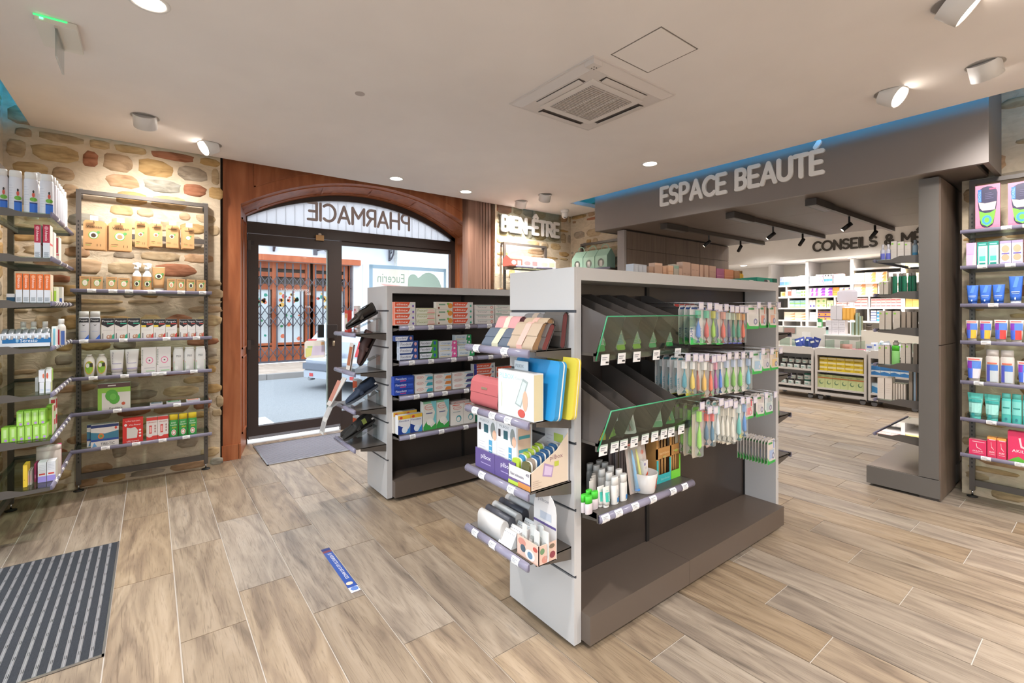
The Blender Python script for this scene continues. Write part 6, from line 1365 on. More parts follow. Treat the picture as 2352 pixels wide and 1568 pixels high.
put(carton(0.075,0.03,0.165,'#c9453a',[('r',0.1,0.1,0.9,0.85,'#d9d2c8'),('e',0.5,0.75,0.3,0.12,'#c98a4a')]),'carton',(1.17,3.62,1.2335),-math.pi/2,'red framed card box behind the black leather shoe','box')
put(carton(0.09,0.02,0.2,'#d9d0cc',[('r',0.15,0.8,0.5,0.88,'#c9708a')]),'leaflet_holder',(1.24,3.62,1.2335),-math.pi/2,'white leaflet pack behind the red framed card box','leaflets')
for z, q in ((0.6905,1),(0.4205,2)):
    put(carton(0.1,0.04,0.17 if q == 1 else 0.15,'#d7cfc9',[('p',[(0,0.55),(1,0.7),(1,0.95),(0,0.9)],'#dd5a2f'),('t','20',0.2,0.25,0.25,'#d8432f',0.5),('r',0.1,0.1,0.9,0.18,'#c9503f')]),'carton',(1.26,3.70,z),-math.pi/2,('orange and white promotional carton behind the navy shoe','orange and white promotional carton behind the velcro shoe')[q-1],'box')
# =================================================================== PRODUCTS: near gondola end (pill boxes and pouches), fronts towards -x
def E1(i, dx=0.02): return Sh('x',E1X+dx,ZE[i])
def wallet(w, h, t, c, c2, loc, lean, label, band=None, side=None, yaw=0.0, emblem=False):
    # soft case: rounded slab leaning back, flap over the front, optional band
    key = ('wallet',round(w,3),round(h,3),t,c,c2,band,emblem)
    cm = mat(c,0.6); sm = mat(side or c2,0.55)
    def prof(r, hh): return arc(0,hh-r,r,r,0,180,7)+arc(0,r,r,r,180,360,7)
    def fb():
        mb = MB(); r = t/2; p = prof(r,h); n = len(p)
        vs_ = [(u,r-v[0],v[1]) for u in (0,w) for v in p]
        mb.add(vs_, [(i,(i+1)%n,n+(i+1)%n,n+i) for i in range(n)], cm, True)
        # gusseted ends set in a little
        p2 = prof(r*0.82,h*0.96)
        for u, fl_ in ((0.004,1),(w-0.004,0)):
            q = [(u,r-a,b+h*0.02) for a, b in p2]; mb.add(q if fl_ else q[::-1], [tuple(range(n))], sm)
        return mb.mesh('soft_case')
    def ff():
        r = t/2; e = 0.0022; pts = [(r+r*0.9,h*0.985),(r,h+e),(r*0.35,h-r*0.35+e),(-e,h-r*0.95),(-e-0.001,h*0.46)]
        vs_ = [(u,a,b) for u in (-0.001,w+0.001) for a, b in pts]; n = 5
        inner = [(u,a+0.0015,b-0.0012) for u, a, b in vs_]
        return MB().add(vs_+inner, [(i,i+n,i+n+1,i+1) for i in range(n-1)]+[(2*n+i,2*n+i+1,2*n+i+n+1,2*n+i+n) for i in range(n-1)]+[(n-1,2*n-1,4*n-1,3*n-1)], cm).mesh('flap')
    def fbd():
        r = t/2; e = 0.0035; pts = [(r*1.9,h*0.97),(r,h+e),(r*0.35,h-r*0.35+e),(-e,h-r*0.95),(-e,r*0.9),(r*0.4,r*0.15)]
        vs_ = [(u,a,b) for u in (w*0.38,w*0.6) for a, b in pts]; n = 6
        mb = MB().add(vs_, [(i,i+n,i+n+1,i+1) for i in range(n-1)], mat(band,0.6))
        return mb.mesh('band')
    o = tag(place(once(key,fb), 'soft_case', None, loc, 0, (0,0,0)), label, 'case')
    o.rotation_euler = (Matrix.Rotation(-math.pi/2+yaw,3,'Z') @ Matrix.Rotation(-lean,3,'X')).to_euler()
    place(once(key+('f',),ff), 'flap', o)
    if band: place(once(key+('b',),fbd), 'band', o)
    if emblem: MB().box(w*0.42,-0.0055,h*0.60,w*0.62,-0.003,h*0.67,mat('#c9b29a',0.3,0.8)).build('emblem', o)
    return o
z = ZE[0]+0.001; S = E1(0)
wallet(S.at(1099)-S.at(1163), 0.105, 0.03, '#56606f','#3b414a',(E1X+0.03,S.at(1099),z),math.radians(38),'slate blue soft case with a cream band leaning at the shelf front','#c9c3a8')
wallet(0.165, 0.135, 0.036, '#b29c86','#a9825c',(E1X+0.03,S.at(1157),z),math.radians(33),'beige soft case with a pink paper band at the shelf front','#dba89c','#a9825c')
wallet(0.165, 0.145, 0.034, '#cf9494','#7a4a50',(E1X+0.10,1.80,z),math.radians(24),'pink soft case with a cream band behind the slate blue one','#d9cbb9','#7a4a50')
wallet(0.15, 0.15, 0.03, '#6d6a6a','#7a3f3c',(E1X+0.16,1.66,z),math.radians(16),'grey soft case with a beige band against the end panel','#a08f80','#7a3f3c')
wallet(0.15, 0.14, 0.034, '#b49e84','#a9825c',(E1X+0.10,1.60,z),math.radians(24),'second beige soft case with a pink band, behind the first one','#d8a596','#a9825c')
wallet(0.08, 0.12, 0.028, '#5a504c','#7a3a3a',(E1X+0.065,1.475,z),math.radians(27),'narrow dark grey case with red ends beside the beige cases',None,'#7a3a3a')
wallet(0.12, 0.15, 0.03, '#55504c','#6a3434',(E1X+0.175,1.525,z),math.radians(8),'tall dark grey case with red ends by the white edge',None,'#6a3434')
z = ZE[1]+0.001; S = E1(1)
wallet(S.at(1079)-S.at(1141), 0.135, 0.055, '#b25a5c','#8a3f42',(E1X+0.02,S.at(1079),z),math.radians(6),'dusty red leather-look bag case with a metal emblem','' or None,'#8a3f42',emblem=True)
PBX = [('t','PILBOX',0.05,0.82,0.11,'#9fcfe0',0.42),('t','Classic',0.5,0.83,0.06,'#b9c4c6',0.22),('p',[(0.5,0.3),(0.72,0.88),(0.86,0.82),(0.66,0.24)],'#9fa9a8'),('p',[(0.53,0.32),(0.72,0.82),(0.82,0.78),(0.65,0.28)],'#c6d0cc'),('e',0.78,0.4,0.07,0.22,'#d9ab92'),('e',0.68,0.12,0.1,0.09,'#c9564c'),('e',0.1,0.45,0.02,0.3,'#dfe8c4')]
row(S,1144,1226,1,0.185,0.05,'#dcdcda',PBX,'large white pill box carton with a hand photograph',right=[('r',0.05,0.02,0.95,0.98,'#d8c9a0')])
def slab_case(w, h, t, c, c2, loc, lean, label, rz=-math.pi/2):
    mb = MB(); o_ = rrect(0,0,w,h,0.02)
    mb.prism(o_, lambda u, v, d: (u,d,v), 0, t*0.55, mat(c,0.35)); mb2 = MB(); mb2.prism(o_, lambda u, v, d: (u,d,v), t*0.56, t*0.72, mat('#e6e4de',0.4)); mb2.prism(o_, lambda u, v, d: (u,d,v), t*0.73, t, mat(c2,0.4))
    o = tag(mb.build('hard_case', None, loc), label, 'case'); o.rotation_euler = (Matrix.Rotation(rz,3,'Z') @ Matrix.Rotation(-lean,3,'X')).to_euler(); mb2.build('lid', o)
    return o
S2_ = Sh('x',E1X+0.10,ZE[1])
slab_case(S2_.at(1180)-S2_.at(1279), 0.235, 0.04, '#2b8fc9','#2b8fc9',(E1X+0.085,S2_.at(1180),z),math.radians(8),'bright blue hard pill case with a white rim behind the pill box carton')
put(carton(0.09,0.003,0.10,'#dfe2e4',[('t','PILBOX',0.1,0.72,0.14,'#7a7f88',0.6),('r',0.1,0.5,0.9,0.54,'#8fb0c8'),('p',[(0.7,0.1),(0.85,0.1),(0.78,0.4)],'#4fa3d8')]),'card',(E1X+0.08,S2_.at(1190),z+0.12),-math.pi/2,'white printed card in front of the blue hard case','card')
slab_case(0.175, 0.245, 0.025, '#dcc94a','#dcc94a',(E1X+0.155,S2_.at(1290)+0.175,z),math.radians(7),'yellow hard pill case in a clear bag behind the blue one')
put(MB().lathe([(0.05,0),(0.055,0.01),(0.055,0.1),(0.04,0.125),(0.0001,0.13)],mat('#8b8585',0.5),16).mesh('round_case'),'round_case',(E1X+0.15,S.at(1150)+0.06,z),0,'grey domed case behind the red bag case','case')
z = ZE[2]+0.001; S = E1(2)
PB2 = [('t','PILBOX',0.14,0.9,0.05,'#9a9ba0',0.5),('r',0.08,0.72,0.2,0.86,'#3a2f34'),('r',0.36,0.7,0.58,0.86,'#2f5a64'),('e',0.82,0.78,0.12,0.16,'#8a8f8c'),('e',0.9,0.7,0.1,0.1,'#d9ab92'),('r',0.62,0.3,0.78,0.58,'#4f97bd'),('r',0.64,0.36,0.76,0.38,'#d9e6ee'),('r',0.64,0.46,0.76,0.48,'#d9e6ee'),('e',0.74,0.22,0.14,0.07,'#7fc0dc'),('e',0.12,0.2,0.16,0.12,'#e8a04f')]+lines(0.08,0.45,(0.5,0.45,0.4,0.35,0.3),'#c9c4c8',0.008)
for k, (a, b) in enumerate(((1096,1141),(1141,1186))): row(E1(2,0.035),a,b,1,0.225,0.085,'#e0dee0',PB2,('white boxed weekly pill set beside the lilac rail end','white boxed weekly pill set next to the organiser tray')[k],right=[('r',0.1,0.05,0.9,0.95,'#d8b8a0'),('r',0.15,0.5,0.85,0.56,'#4f9aa0'),('r',0.15,0.75,0.85,0.81,'#4f9aa0')],z0=0.004)
for k, (a, b) in enumerate(((1092,1137),(1137,1184))):
    tr_ = put(MB().box(0,0,0,S.at(a)-S.at(b)-0.002,0.004,0.085,mat('#5f4f86',0.5)).box(0,0.004,0,S.at(a)-S.at(b)-0.002,0.11,0.003,mat('#5f4f86',0.5)).mesh('shelf_tray'),'shelf_tray',(E1X+0.02,S.at(a),z),-math.pi/2,('violet card tray under the first boxed pill set','violet card tray under the second boxed pill set')[k],'tray')
    q = MB(); deco(q, [('t','pilbox',0.3,0.5,0.3,'#e4def0',0.5),('r',0.3,0.32,0.8,0.36,'#a99ac8')], lambda u,v,e: (u,-e,v), S.at(a)-S.at(b)-0.002, 0.085); q.build('lettering', tr_)
# organiser tray with seven day cases
ya = S.at(1170); yb = 1.40; Wd = ya-yb
tp = MB(); CB = mat('#d6c3b0',0.5); CW_ = mat('#dcd6d4',0.5)
tp.box(0,0,0,Wd,0.003,0.075,CW_).box(0,0.003,0,Wd,0.2,0.003,CW_)
tp.prism([(0,0),(0.2,0),(0.2,0.20),(0.14,0.14),(0,0.07)], lambda u, v, d: (Wd+d,u,v), -0.003, 0, CB).prism([(0,0),(0.2,0),(0.2,0.16),(0,0.075)], lambda u, v, d: (d,u,v), 0, 0.003, CW_)
tp.box(0,0.2,0,Wd,0.203,0.27,CW_)
tpo = put(tp.mesh('organiser_tray'),'organiser_tray',(E1X+0.015,ya,z),-math.pi/2,'card tray printed with pill organisers, holding a row of daily cases','tray')
q = MB(); deco(q, [('r',0,0,1,0.35,'#6f5a86'),('r',0,0,0.45,0.2,'#b9d04a'),('r',0.45,0,1,0.28,'#cf8a4a'),('t','Pilulier hebdomadaire',0.1,0.5,0.16,'#55506a',0.6),('t','400',0.8,0.72,0.16,'#55506a',0.14)], lambda u,v,e: (u,-e,v), Wd, 0.075); q.build('front_print', tpo); q = MB()
deco(q, [('t','pilbox',0.5,0.5,0.12,'#8a5f6a',0.35),('p',[(0.3,0.25),(0.55,0.18),(0.6,0.4),(0.35,0.5)],'#a98fb8'),('p',[(0.34,0.27),(0.53,0.22),(0.57,0.37),(0.37,0.45)],'#cdb9d6'),('r',0.62,0.38,0.74,0.48,'#b9c04a')]+lines(0.05,0.28,(0.06,0.1,0.14,0.18),'#b09a8a',0.01), lambda u,v,e: (Wd+e,u,v), 0.2, 0.2); q.build('side_print', tpo); q = MB()
deco(q, [('t','pilbox',0.25,0.84,0.08,'#6a5a6a',0.45),('e',0.88,0.9,0.12,0.1,'#d8a090'),('r',0.4,0.55,0.8,0.68,'#b9c862')]+lines(0.1,0.35,(0.5,0.56,0.62),'#b8a8b0',0.008), lambda u,v,e: (u,0.2-e,v), Wd, 0.27); q.build('back_print', tpo)
def day_case(c, loc, label):
    def f():
        o_ = rrect(0,0,0.045,0.10,0.014); mb = MB().prism(o_, lambda u, v, d: (u,d,v), 0, 0.011, mat(c,0.4)); return mb.mesh('day_case')
    def g(): return MB().prism(rrect(0.001,0.0,0.044,0.099,0.014), lambda u, v, d: (u,d,v), 0.0112, 0.02, mat('#dfe0da',0.4)).mesh('case_body')
    o = put(once(('dc',c),f),'day_case',loc,-math.pi/2,label,'pill case','daily pill cases in the tray'); place(once('dcb',g),'case_body',o); return o
for k, c in enumerate(('#a9bf3a','#3f86b0','#b4c84a','#b9cc50','#a9bf3a','#a8bc40')): day_case(c,(E1X+0.025+0.0235*k,ya-0.012,z+0.004+0.008*k),('lime day case at the tray front','blue day case in the tray column beside the boxed sets','lime day case standing third in the tray column','lime day case standing fourth in the tray column','lime day case standing fifth in the tray column','lime day case at the tray back')[k])
for k, c in enumerate(('#5f5c3a','#8f8072','#2f5a86','#2f5a86','#2f5a86','#2f5a86','#2f5a86')): day_case(c,(E1X+0.025+0.0235*k,ya-0.075,z+0.004+0.008*k),('olive day case at the tray front','taupe day case behind the olive one') [k] if k < 2 else 'navy blue day case in the outer tray column')
z = ZE[3]+0.001; S = E1(3)
def drum(w, r, c, loc, label, cap='#cfcac6'):
    def f():
        p = arc(0,0.058,r,r*1.3,0,180,10)+[(-r,0.0),(r,0.0)]
        return MB().prism(p, lambda u, v, d: (d,u+r,v), 0.004, w-0.004, mat(c,0.4), True).mesh('round_pill_box')
    def g():
        p = arc(0,0.058,r*0.98,r*1.27,0,180,10)+[(-r*0.97,0.001),(r*0.97,0.001)]
        return MB().prism(p, lambda u, v, d: (d,u+r,v), w-0.0035, w, mat(cap,0.4)).mesh('end_cap')
    o = put(once(('drum',w,r,c),f),'round_pill_box',loc,-math.pi/2,label,'pill box'); place(once(('drc',w,r,cap),g),'end_cap',o); return o
DW = S.at(1098)-S.at(1153)
for k, (c, cp_, lab) in enumerate((('#dad6d3','#c2bdb9','white rounded pill box at the shelf front'),('#4a4a52','#3f3f46','charcoal rounded pill box behind the white one'),('#cfccca','#b9b5b2','second white rounded pill box, behind the charcoal one'),('#45454e','#3a3a42','second charcoal rounded pill box'),('#c9c6c6','#b5b1af','third white rounded pill box near the end panel'))):
    drum(DW, 0.0205, c, (E1X+0.015+0.042*k,S.at(1098)+0.006*k,z+0.004*k), lab, cp_)
put(MB().box(0,0,0,DW*0.6,0.2,0.002,mat('#4d3f80',0.5)).mesh('base_card'),'base_card',(E1X+0.02,S.at(1140)+0.03,z-0.0008),-math.pi/2,'violet card lying under the rounded pill boxes','card')
def week_tray(loc, label):
    def f():
        mb = MB().box(0,0,0,0.088,0.03,0.065,mat('#dcdad8',0.4))
        for i in range(7): mb.box(0.003+i*0.0118,-0.002,0.002,0.0135+i*0.0118,0.0,0.06,mat('#e3e1df',0.4)).box(0.006+i*0.0118,-0.0026,0.05,0.010+i*0.0118,-0.0019,0.054,GREYINK)
        return mb.mesh('weekly_pill_strip')
    o = tag(place(once('wt',f),'weekly_pill_strip',None,loc),label,'pill box','weekly pill strips'); o.rotation_euler = (Matrix.Rotation(-math.pi/2,3,'Z') @ Matrix.Rotation(math.radians(-28),3,'X')).to_euler()
for k in range(4): week_tray((E1X+0.012+0.036*k,S.at(1148)-0.004*k,z+0.001+0.004*k),('white weekly pill strip at the shelf front','white weekly pill strip, second','white weekly pill strip, third','white weekly pill strip, at the back')[k]+' of its row beside the printed card box')
ya = S.at(1187); Wd = 0.135
dp = MB(); PC = mat('#d9b8a8',0.5)
dp.box(0,0,0,Wd,0.003,0.075,PC).box(0,0.003,0,Wd,0.09,0.003,PC).box(0,0,0,0.003,0.09,0.075,CW_).box(Wd-0.003,0,0,Wd,0.09,0.075,PC).prism([(0,0)]+[(Wd,0),(Wd,0.17)]+arc(Wd/2,0.17,Wd/2,0.075,0,180,8)+[(0,0.17)], lambda u, v, d: (u,0.09+d,v), 0, 0.003, CW_)
dpo = put(dp.mesh('display_box'),'display_box',(E1X+0.02,ya,z),-math.pi/2,'small printed card box holding blister packed pill cutters','display box')
q = MB(); deco(q, [('e',0.25,0.75,0.18,0.2,'#c98a7c'),('e',0.3,0.45,0.12,0.2,'#4a5a66'),('e',0.62,0.3,0.22,0.28,'#e6e0da'),('e',0.62,0.3,0.12,0.18,'#6a86a0'),('e',0.85,0.75,0.1,0.12,'#b9564c'),('r',0,0,1,0.05,'#c9a08c')], lambda u,v,e: (u,-e,v), Wd, 0.075); q.build('front_print', dpo); q = MB()
deco(q, [('e',0.2,0.7,0.13,0.16,'#6f8f6a'),('e',0.75,0.8,0.16,0.12,'#7a6a5a'),('e',0.35,0.25,0.18,0.18,'#c98a7c'),('e',0.78,0.35,0.16,0.18,'#8a3f4a'),('e',0.55,0.55,0.05,0.06,'#b9d04a')], lambda u,v,e: (Wd+e,u,v), 0.09, 0.075); q.build('side_print', dpo); q = MB()
deco(q, [('t','pilbox',0.2,0.82,0.08,'#8f8a90',0.5),('r',0.3,0.55,0.8,0.68,'#b9bcc6'),('r',0,0.46,1,0.5,'#5f4f86')], lambda u,v,e: (u,0.09-e,v), Wd, 0.24); q.build('back_print', dpo)
for k in range(5):
    def f():
        return MB().prism(rrect(0,0,0.032,0.115,0.006), lambda u, v, d: (u,d,v), 0, 0.004, mat('#d3d3d0',0.4)).prism(rrect(0.004,0.012,0.028,0.07,0.006), lambda u, v, d: (u,d,v), -0.012, 0, BLISTER).box(0.006,-0.0125,0.02,0.022,-0.0115,0.06,mat('#e6e4e2',0.5)).box(0.01,-0.0129,0.025,0.018,-0.0124,0.05,INK).mesh('blister_pack')
    put(once('bpk',f),'blister_pack',(E1X+0.04+0.02*(k%3),ya-0.01-0.025*k,z+0.004),-math.pi/2+(-0.15,0.1,0.0,-0.1,0.12)[k],('small blister pack in the printed card box beside the weekly strips','small blister pack, second in the printed card box','small blister pack in the middle of the printed card box','small blister pack, fourth in the printed card box','small blister pack at the outer side of the printed card box')[k],'blister pack')

# =================================================================== PRODUCTS: near gondola front
# -- blister packs lying in the scoop bins
def floss(c, c2, c3, key, w=0.055, h=0.105):
    def f():
        mb = MB(); o_ = rrect(0,0,w,h,0.012)
        mb.prism(o_, lambda u, v, d: (u,d,v), 0, 0.003, mat('#dcdcd2',0.45))
        mb.prism(rrect(0.002,0.0,w-0.002,h*0.2,0.008), lambda u, v, d: (u,d,v), -0.002, 0.0, mat(c,0.45))
        deco(mb, [('r',0.1,0.78,0.9,0.93,c2),('r',0.15,0.26,0.85,0.6,c3),('t','GUM',0.14,0.64,0.1,'#3f9a5a',0.5)]+lines(0.15,0.85,(0.3,0.36,0.42,0.48,0.54),'#e9efe6',0.02), lambda u,v,e: (u,-e,v), w, h)
        mb.prism(rrect(w*0.12,h*0.22,w*0.88,h*0.62,0.006), lambda u, v, d: (u,d,v), -0.01, -0.0015, BLISTER); return mb.mesh('floss_pack')
    return once(('floss',key,w,h), f)
def lay(me, name, x, y, z, rx, rz, label, group, cat='blister pack', ry=0.0):
    o = tag(place(me, name, None, (x,y,z)), label, cat, group); o.rotation_euler = (rx, ry, rz); return o
zb, zt = BN1[0]+0.001, BN1[1]; xa = G1X0+0.045; Wb = 0.667
bins = [(1369,1400,'#3fae5a','#3fae5a','#cfe6d6','green and white floss pack','first',0.135),(1417,1447,'#a9d03a','#d84a6a','#8fc4dc','lime and blue floss pack','second',0.11),(1454,1485,'#a9d03a','#d84a6a','#a9d86a','lime red-flag floss pack','third',0.11),(1491,1522,'#4fbf7a','#a9d8c4','#8fd0b0','pale turquoise floss pack','fourth',0.1),(1530,1572,'#3fc46a','#2f9f86','#4fae9a','turquoise and green floss pack','last',0.1)]
for k, (p0, p1, c, c2, c3, nm_, w_, hp) in enumerate(bins):
    for j in range((3,4,4,3,5)[k]):
        yy = BN1[3]+0.010+0.022*j; x = Xat(p0,BN1[3]+0.01)+0.004*j; wd = min(Xat(p1,BN1[3]+0.01)-Xat(p0,BN1[3]+0.01),0.062)
        lay(floss(c,c2,c3,('a',k),wd,hp),'floss_pack',x+(0.012 if j % 2 else 0),yy,zb+0.003+0.012*(j > 0)+0.008*j,math.radians(-14-9*j),math.radians((4,-8,9,-5,7)[j]),nm_+' lying in the '+w_+' compartment of the upper scoop bin','floss packs in the upper bin')
zb = BN2[0]+0.001
def bag(c, key):
    def f():
        mb = MB(); n = 5; w, h = 0.062, 0.085; vs_ = []; r_ = random.Random(key)
        for j in range(n+1):
            for i in range(n+1):
                u, v = i/n, j/n; b = 0.014*math.sin(math.pi*u)*math.sin(math.pi*v)*r_.uniform(0.5,1.4); vs_ += [(u*w,-b,v*h),(u*w,b+0.0008,v*h)]
        I = lambda i, j, s_: 2*(j*(n+1)+i)+s_
        mb.add(vs_, [(I(i,j,0),I(i+1,j,0),I(i+1,j+1,0),I(i,j+1,0)) for i in range(n) for j in range(n)]+[(I(i,j,1),I(i,j+1,1),I(i+1,j+1,1),I(i+1,j,1)) for i in range(n) for j in range(n)], mat(c,0.25), False)
        return mb.mesh('sweet_bag')
    return once(('bag',c,key), f)
for j in range(4): lay(bag('#d8c23a',j),'sweet_bag',Xat(1376,1.305)+0.004*j,BN2[3]+0.014+0.018*j,zb+0.004+0.014*j,math.radians(-30-8*j),math.radians(8*j-10),'yellow foil bag in the lower scoop bin beside the end panel','yellow foil bags','bag')
for j in range(3): lay(bag('#9ab85a',j+7),'sweet_bag',Xat(1401,1.305)+0.003*j,BN2[3]+0.014+0.018*j,zb+0.004+0.014*j,math.radians(-30-8*j),math.radians(12-9*j),'pale green foil bag in the lower scoop bin','green foil bags','bag')
put(carton(0.045,0.004,0.06,'#d9d4dc',[('e',0.5,0.5,0.3,0.2,'#a98fc0')]),'card',(Xat(1410,1.29),BN2[3]+0.002,zb+0.07),0.2,'white card with a mauve dot tucked in the lower scoop bin','card')
def kidpack(c, c2, key, w=0.06, h=0.14):
    def f():
        mb = MB().prism(rrect(0,0,w,h,0.01), lambda u, v, d: (u,d,v), 0, 0.003, mat(c,0.4))
        mb.prism(rrect(w*0.2,h*0.08,w*0.8,h*0.8,0.01), lambda u, v, d: (u,d,v), -0.012, 0, BLISTER)
        mb.tube([(w*0.5,-0.006,h*0.1),(w*0.48,-0.007,h*0.5),(w*0.52,-0.006,h*0.78)],[0.006,0.0045,0.003],mat(c2,0.35),6)
        deco(mb, [('r',0.1,0.84,0.9,0.95,c2),('e',0.3,0.4,0.12,0.05,'#e0c23f')], lambda u,v,e: (u,-e,v), w, h); return mb.mesh('child_brush_pack')
    return once(('kid',key,c,c2), f)
kc = (('#e3c9cf','#c9405f'),('#e0d6c8','#3f86c8'),('#dfb7c4','#d04f86'),('#e6d8c4','#d8742f'),('#d8c4c4','#b03a4f'),('#e3cdd0','#4f9fd0'))
for j, (c, c2) in enumerate(kc): lay(kidpack(c,c2,j),'child_brush_pack',Xat(1436,1.305)+0.03*(j%4),BN2[3]+0.016+0.02*j,zb+0.004+0.012*j,math.radians(-25-7*j),math.radians(-25+14*j),('pink child brush pack with a crimson brush','cream child brush pack with a blue brush','pink child brush pack with a magenta brush','cream child brush pack with an orange brush','grey-pink child brush pack on the heap','pale pink child brush pack with a light blue brush')[j]+' in the lower scoop bin',None)
for j in range(3): lay(floss('#7fae8a','#c9c4c4','#d3cfc9',('b',j),0.06,0.13),'floss_pack',Xat(1499,1.305)+0.006*j,BN2[3]+0.014+0.02*j,zb+0.004,math.radians(-14-7*j),math.radians(-18+5*j),('clear green-rimmed pack','second clear green-rimmed pack','third clear green-rimmed pack')[j]+' leaning in the third compartment of the lower bin',None)
for j in range(5): lay(kidpack(('#4f9f5a','#d8a23f','#4f86c8','#d85a4a','#6fb05a')[j],('#d8c23f','#cf4a5a','#e0d23f','#4f9fd0','#d8742f')[j],10+j,0.065,0.14),'child_brush_pack',Xat(1529,1.305)+0.022*(j%3),BN2[3]+0.014+0.024*j,zb+0.004+0.016*j,math.radians(-22-8*j),math.radians(-12+9*j),('green','amber','blue','red','leaf green')[j]+' cartoon coloured brush pack in the last compartment of the lower bin',None)
lay(kidpack('#b9c4d8','#3f62b8',30,0.06,0.16),'child_brush_pack',xa+Wb*0.80,BN2[3]+0.17,zb+0.12,math.radians(-50),0.1,'pale blue brush pack standing out at the back of the lower bin',None)
# -- lower shelf of the first bay
GF = 1.31; S = Sh('y',GF,ZG1)
GC = dict(shape='straight',caph=0.42,capw=0.98,deco_=lines(0.2,0.8,(0.12,0.18,0.24,0.3,0.36),'#d3b9c8',0.008))
for k, (px0, px1, yy) in enumerate(((1349,1364,0.0),(1339,1353,0.022),(1363,1377,0.018),(1350,1363,0.045))):
    s_ = Sh('y',GF+yy,ZG1); x0, x1 = s_.at(px0), s_.at(px1); bottle(x1-x0,0.072,'#d9cfd2','#49c43a',(x0,GF+yy,ZG1+0.0005),0,('small spray bottle with bright green cap at the shelf edge','green-capped small bottle against the white panel','green-capped small bottle beside the toothpaste tubes','green-capped small bottle behind the other three')[k],'green-capped bottles',**GC)
TD = [('r',0.2,0.3,0.75,0.75,'#3fb8a4'),('t','elmex',0.64,0.34,0.2,'#e9f2ef',0.36,90),('r',0.3,0.84,0.5,0.87,'#7fcabb')]
for k, (px0, px1, yy) in enumerate(((1389,1404,0.0),(1376,1392,0.018))):
    s_ = Sh('y',GF+yy,ZG1); x0, x1 = s_.at(px0), s_.at(px1); tube_pack(x1-x0,0.085,'#dcd8d2','#d3cfc9',(x0,GF+yy,ZG1+0.0005),0,('small white and turquoise toothpaste tube in front','small white and turquoise toothpaste tube behind the front one')[k],None,TD,depth=0.022)
for k in range(5):
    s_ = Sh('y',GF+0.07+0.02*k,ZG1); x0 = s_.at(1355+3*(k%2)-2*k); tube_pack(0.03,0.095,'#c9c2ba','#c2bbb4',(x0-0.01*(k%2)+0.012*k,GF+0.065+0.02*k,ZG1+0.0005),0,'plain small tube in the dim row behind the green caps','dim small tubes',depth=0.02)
WB = dict(shape='straight',caph=0.32,capw=0.9,deco_=[('r',0.55,0.08,0.9,0.24,'#2f7fc4'),('t','eludril',0.62,0.3,0.16,'#9aa8b0',0.24,90)])
k = 0
for (px0, px1, yy, lab) in ((1409,1427,0.0,'white mouthwash bottle with a blue square, front row beside the tubes'),(1429,1450,0.0,'white mouthwash bottle with a blue square, front row by the brush card'),(1396,1412,0.05,'white mouthwash bottle in the second row beside the tubes'),(1419,1434,0.05,'white mouthwash bottle in the second row by the brush card'),(1379,1396,0.10,'white mouthwash bottle in the third row near the tubes'),(1400,1417,0.10,'white mouthwash bottle in the third row by the brush card'),(1367,1383,0.15,'white mouthwash bottle in the fourth row near the panel'),(1387,1403,0.15,'white mouthwash bottle in the fourth row by the brush card'),(1352,1369,0.185,'white mouthwash bottle in the last row near the panel'),(1374,1391,0.19,'white mouthwash bottle in the last row')):
    s_ = Sh('y',GF+yy,ZG1); x0, x1 = s_.at(px0), s_.at(px1); bottle(min(x1-x0,0.043),0.115,'#dfdcd8','#e3e0dc',(x0,GF+yy,ZG1+0.0005),0,lab,None,**WB)
s_ = Sh('y',GF+0.03,ZG1); x0 = s_.at(1447); w_ = s_.at(1492)-x0
bc = put(MB().prism(rrect(0,0,w_,0.245,0.006), lambda u, v, d: (u,d,v), 0, 0.002, mat('#b9aaa2',0.5)).mesh('brush_card'),'brush_card',(x0,GF+0.03,ZG1+0.001),0,'tall grey card with a blue and a yellow child toothbrush','card')
bc.rotation_euler = (math.radians(-8),0,0)
q = MB(); deco(q, [('r',0.02,0.85,0.38,0.92,'#d8503f'),('t','elmex',0.05,0.865,0.035,'#f0e4e0',0.28),('e',0.85,0.92,0.08,0.04,'#d8503f'),('r',0.45,0.88,0.8,0.9,'#5a5250'),('e',0.8,0.68,0.08,0.04,'#cf7a6a')], lambda u,v,e: (u,-e,v), w_, 0.245); q.build('print', bc)
for k, (u, c, c2) in enumerate(((0.28,'#6fb0dc','#3f86d0'),(0.5,'#d9d45a','#4fb84a'))): MB().tube([(w_*u,-0.01,0.02),(w_*(u-0.02),-0.012,0.08),(w_*(u-0.04),-0.012,0.14),(w_*(u-0.06),-0.01,0.19)],[0.009,0.008,0.006,0.004],mat(c,0.35),8).lathe([(0.012,0),(0.012,0.008)],mat(c2,0.35),10,(w_*u,-0.012,0.012)).build('toothbrush', bc)
MB().prism(rrect(w_*0.1,0.006,w_*0.62,0.2,0.01), lambda u, v, d: (u,d,v), -0.02, -0.001, BLISTER).build('blister', bc)
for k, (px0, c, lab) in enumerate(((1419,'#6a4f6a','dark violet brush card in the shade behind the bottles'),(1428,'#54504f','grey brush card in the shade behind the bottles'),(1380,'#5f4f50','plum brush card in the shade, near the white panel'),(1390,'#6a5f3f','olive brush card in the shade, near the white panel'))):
    s_ = Sh('y',GF+0.13+0.03*(k//2),ZG1); put(carton(0.06,0.006,0.215,'#a89a98',[('r',0.25,0.05,0.4,0.9,c),('r',0.55,0.05,0.7,0.9,'#7a7274')]),'brush_card',(s_.at(px0+30),GF+0.21-0.012*k,ZG1+0.0005),0.1,lab,'card')
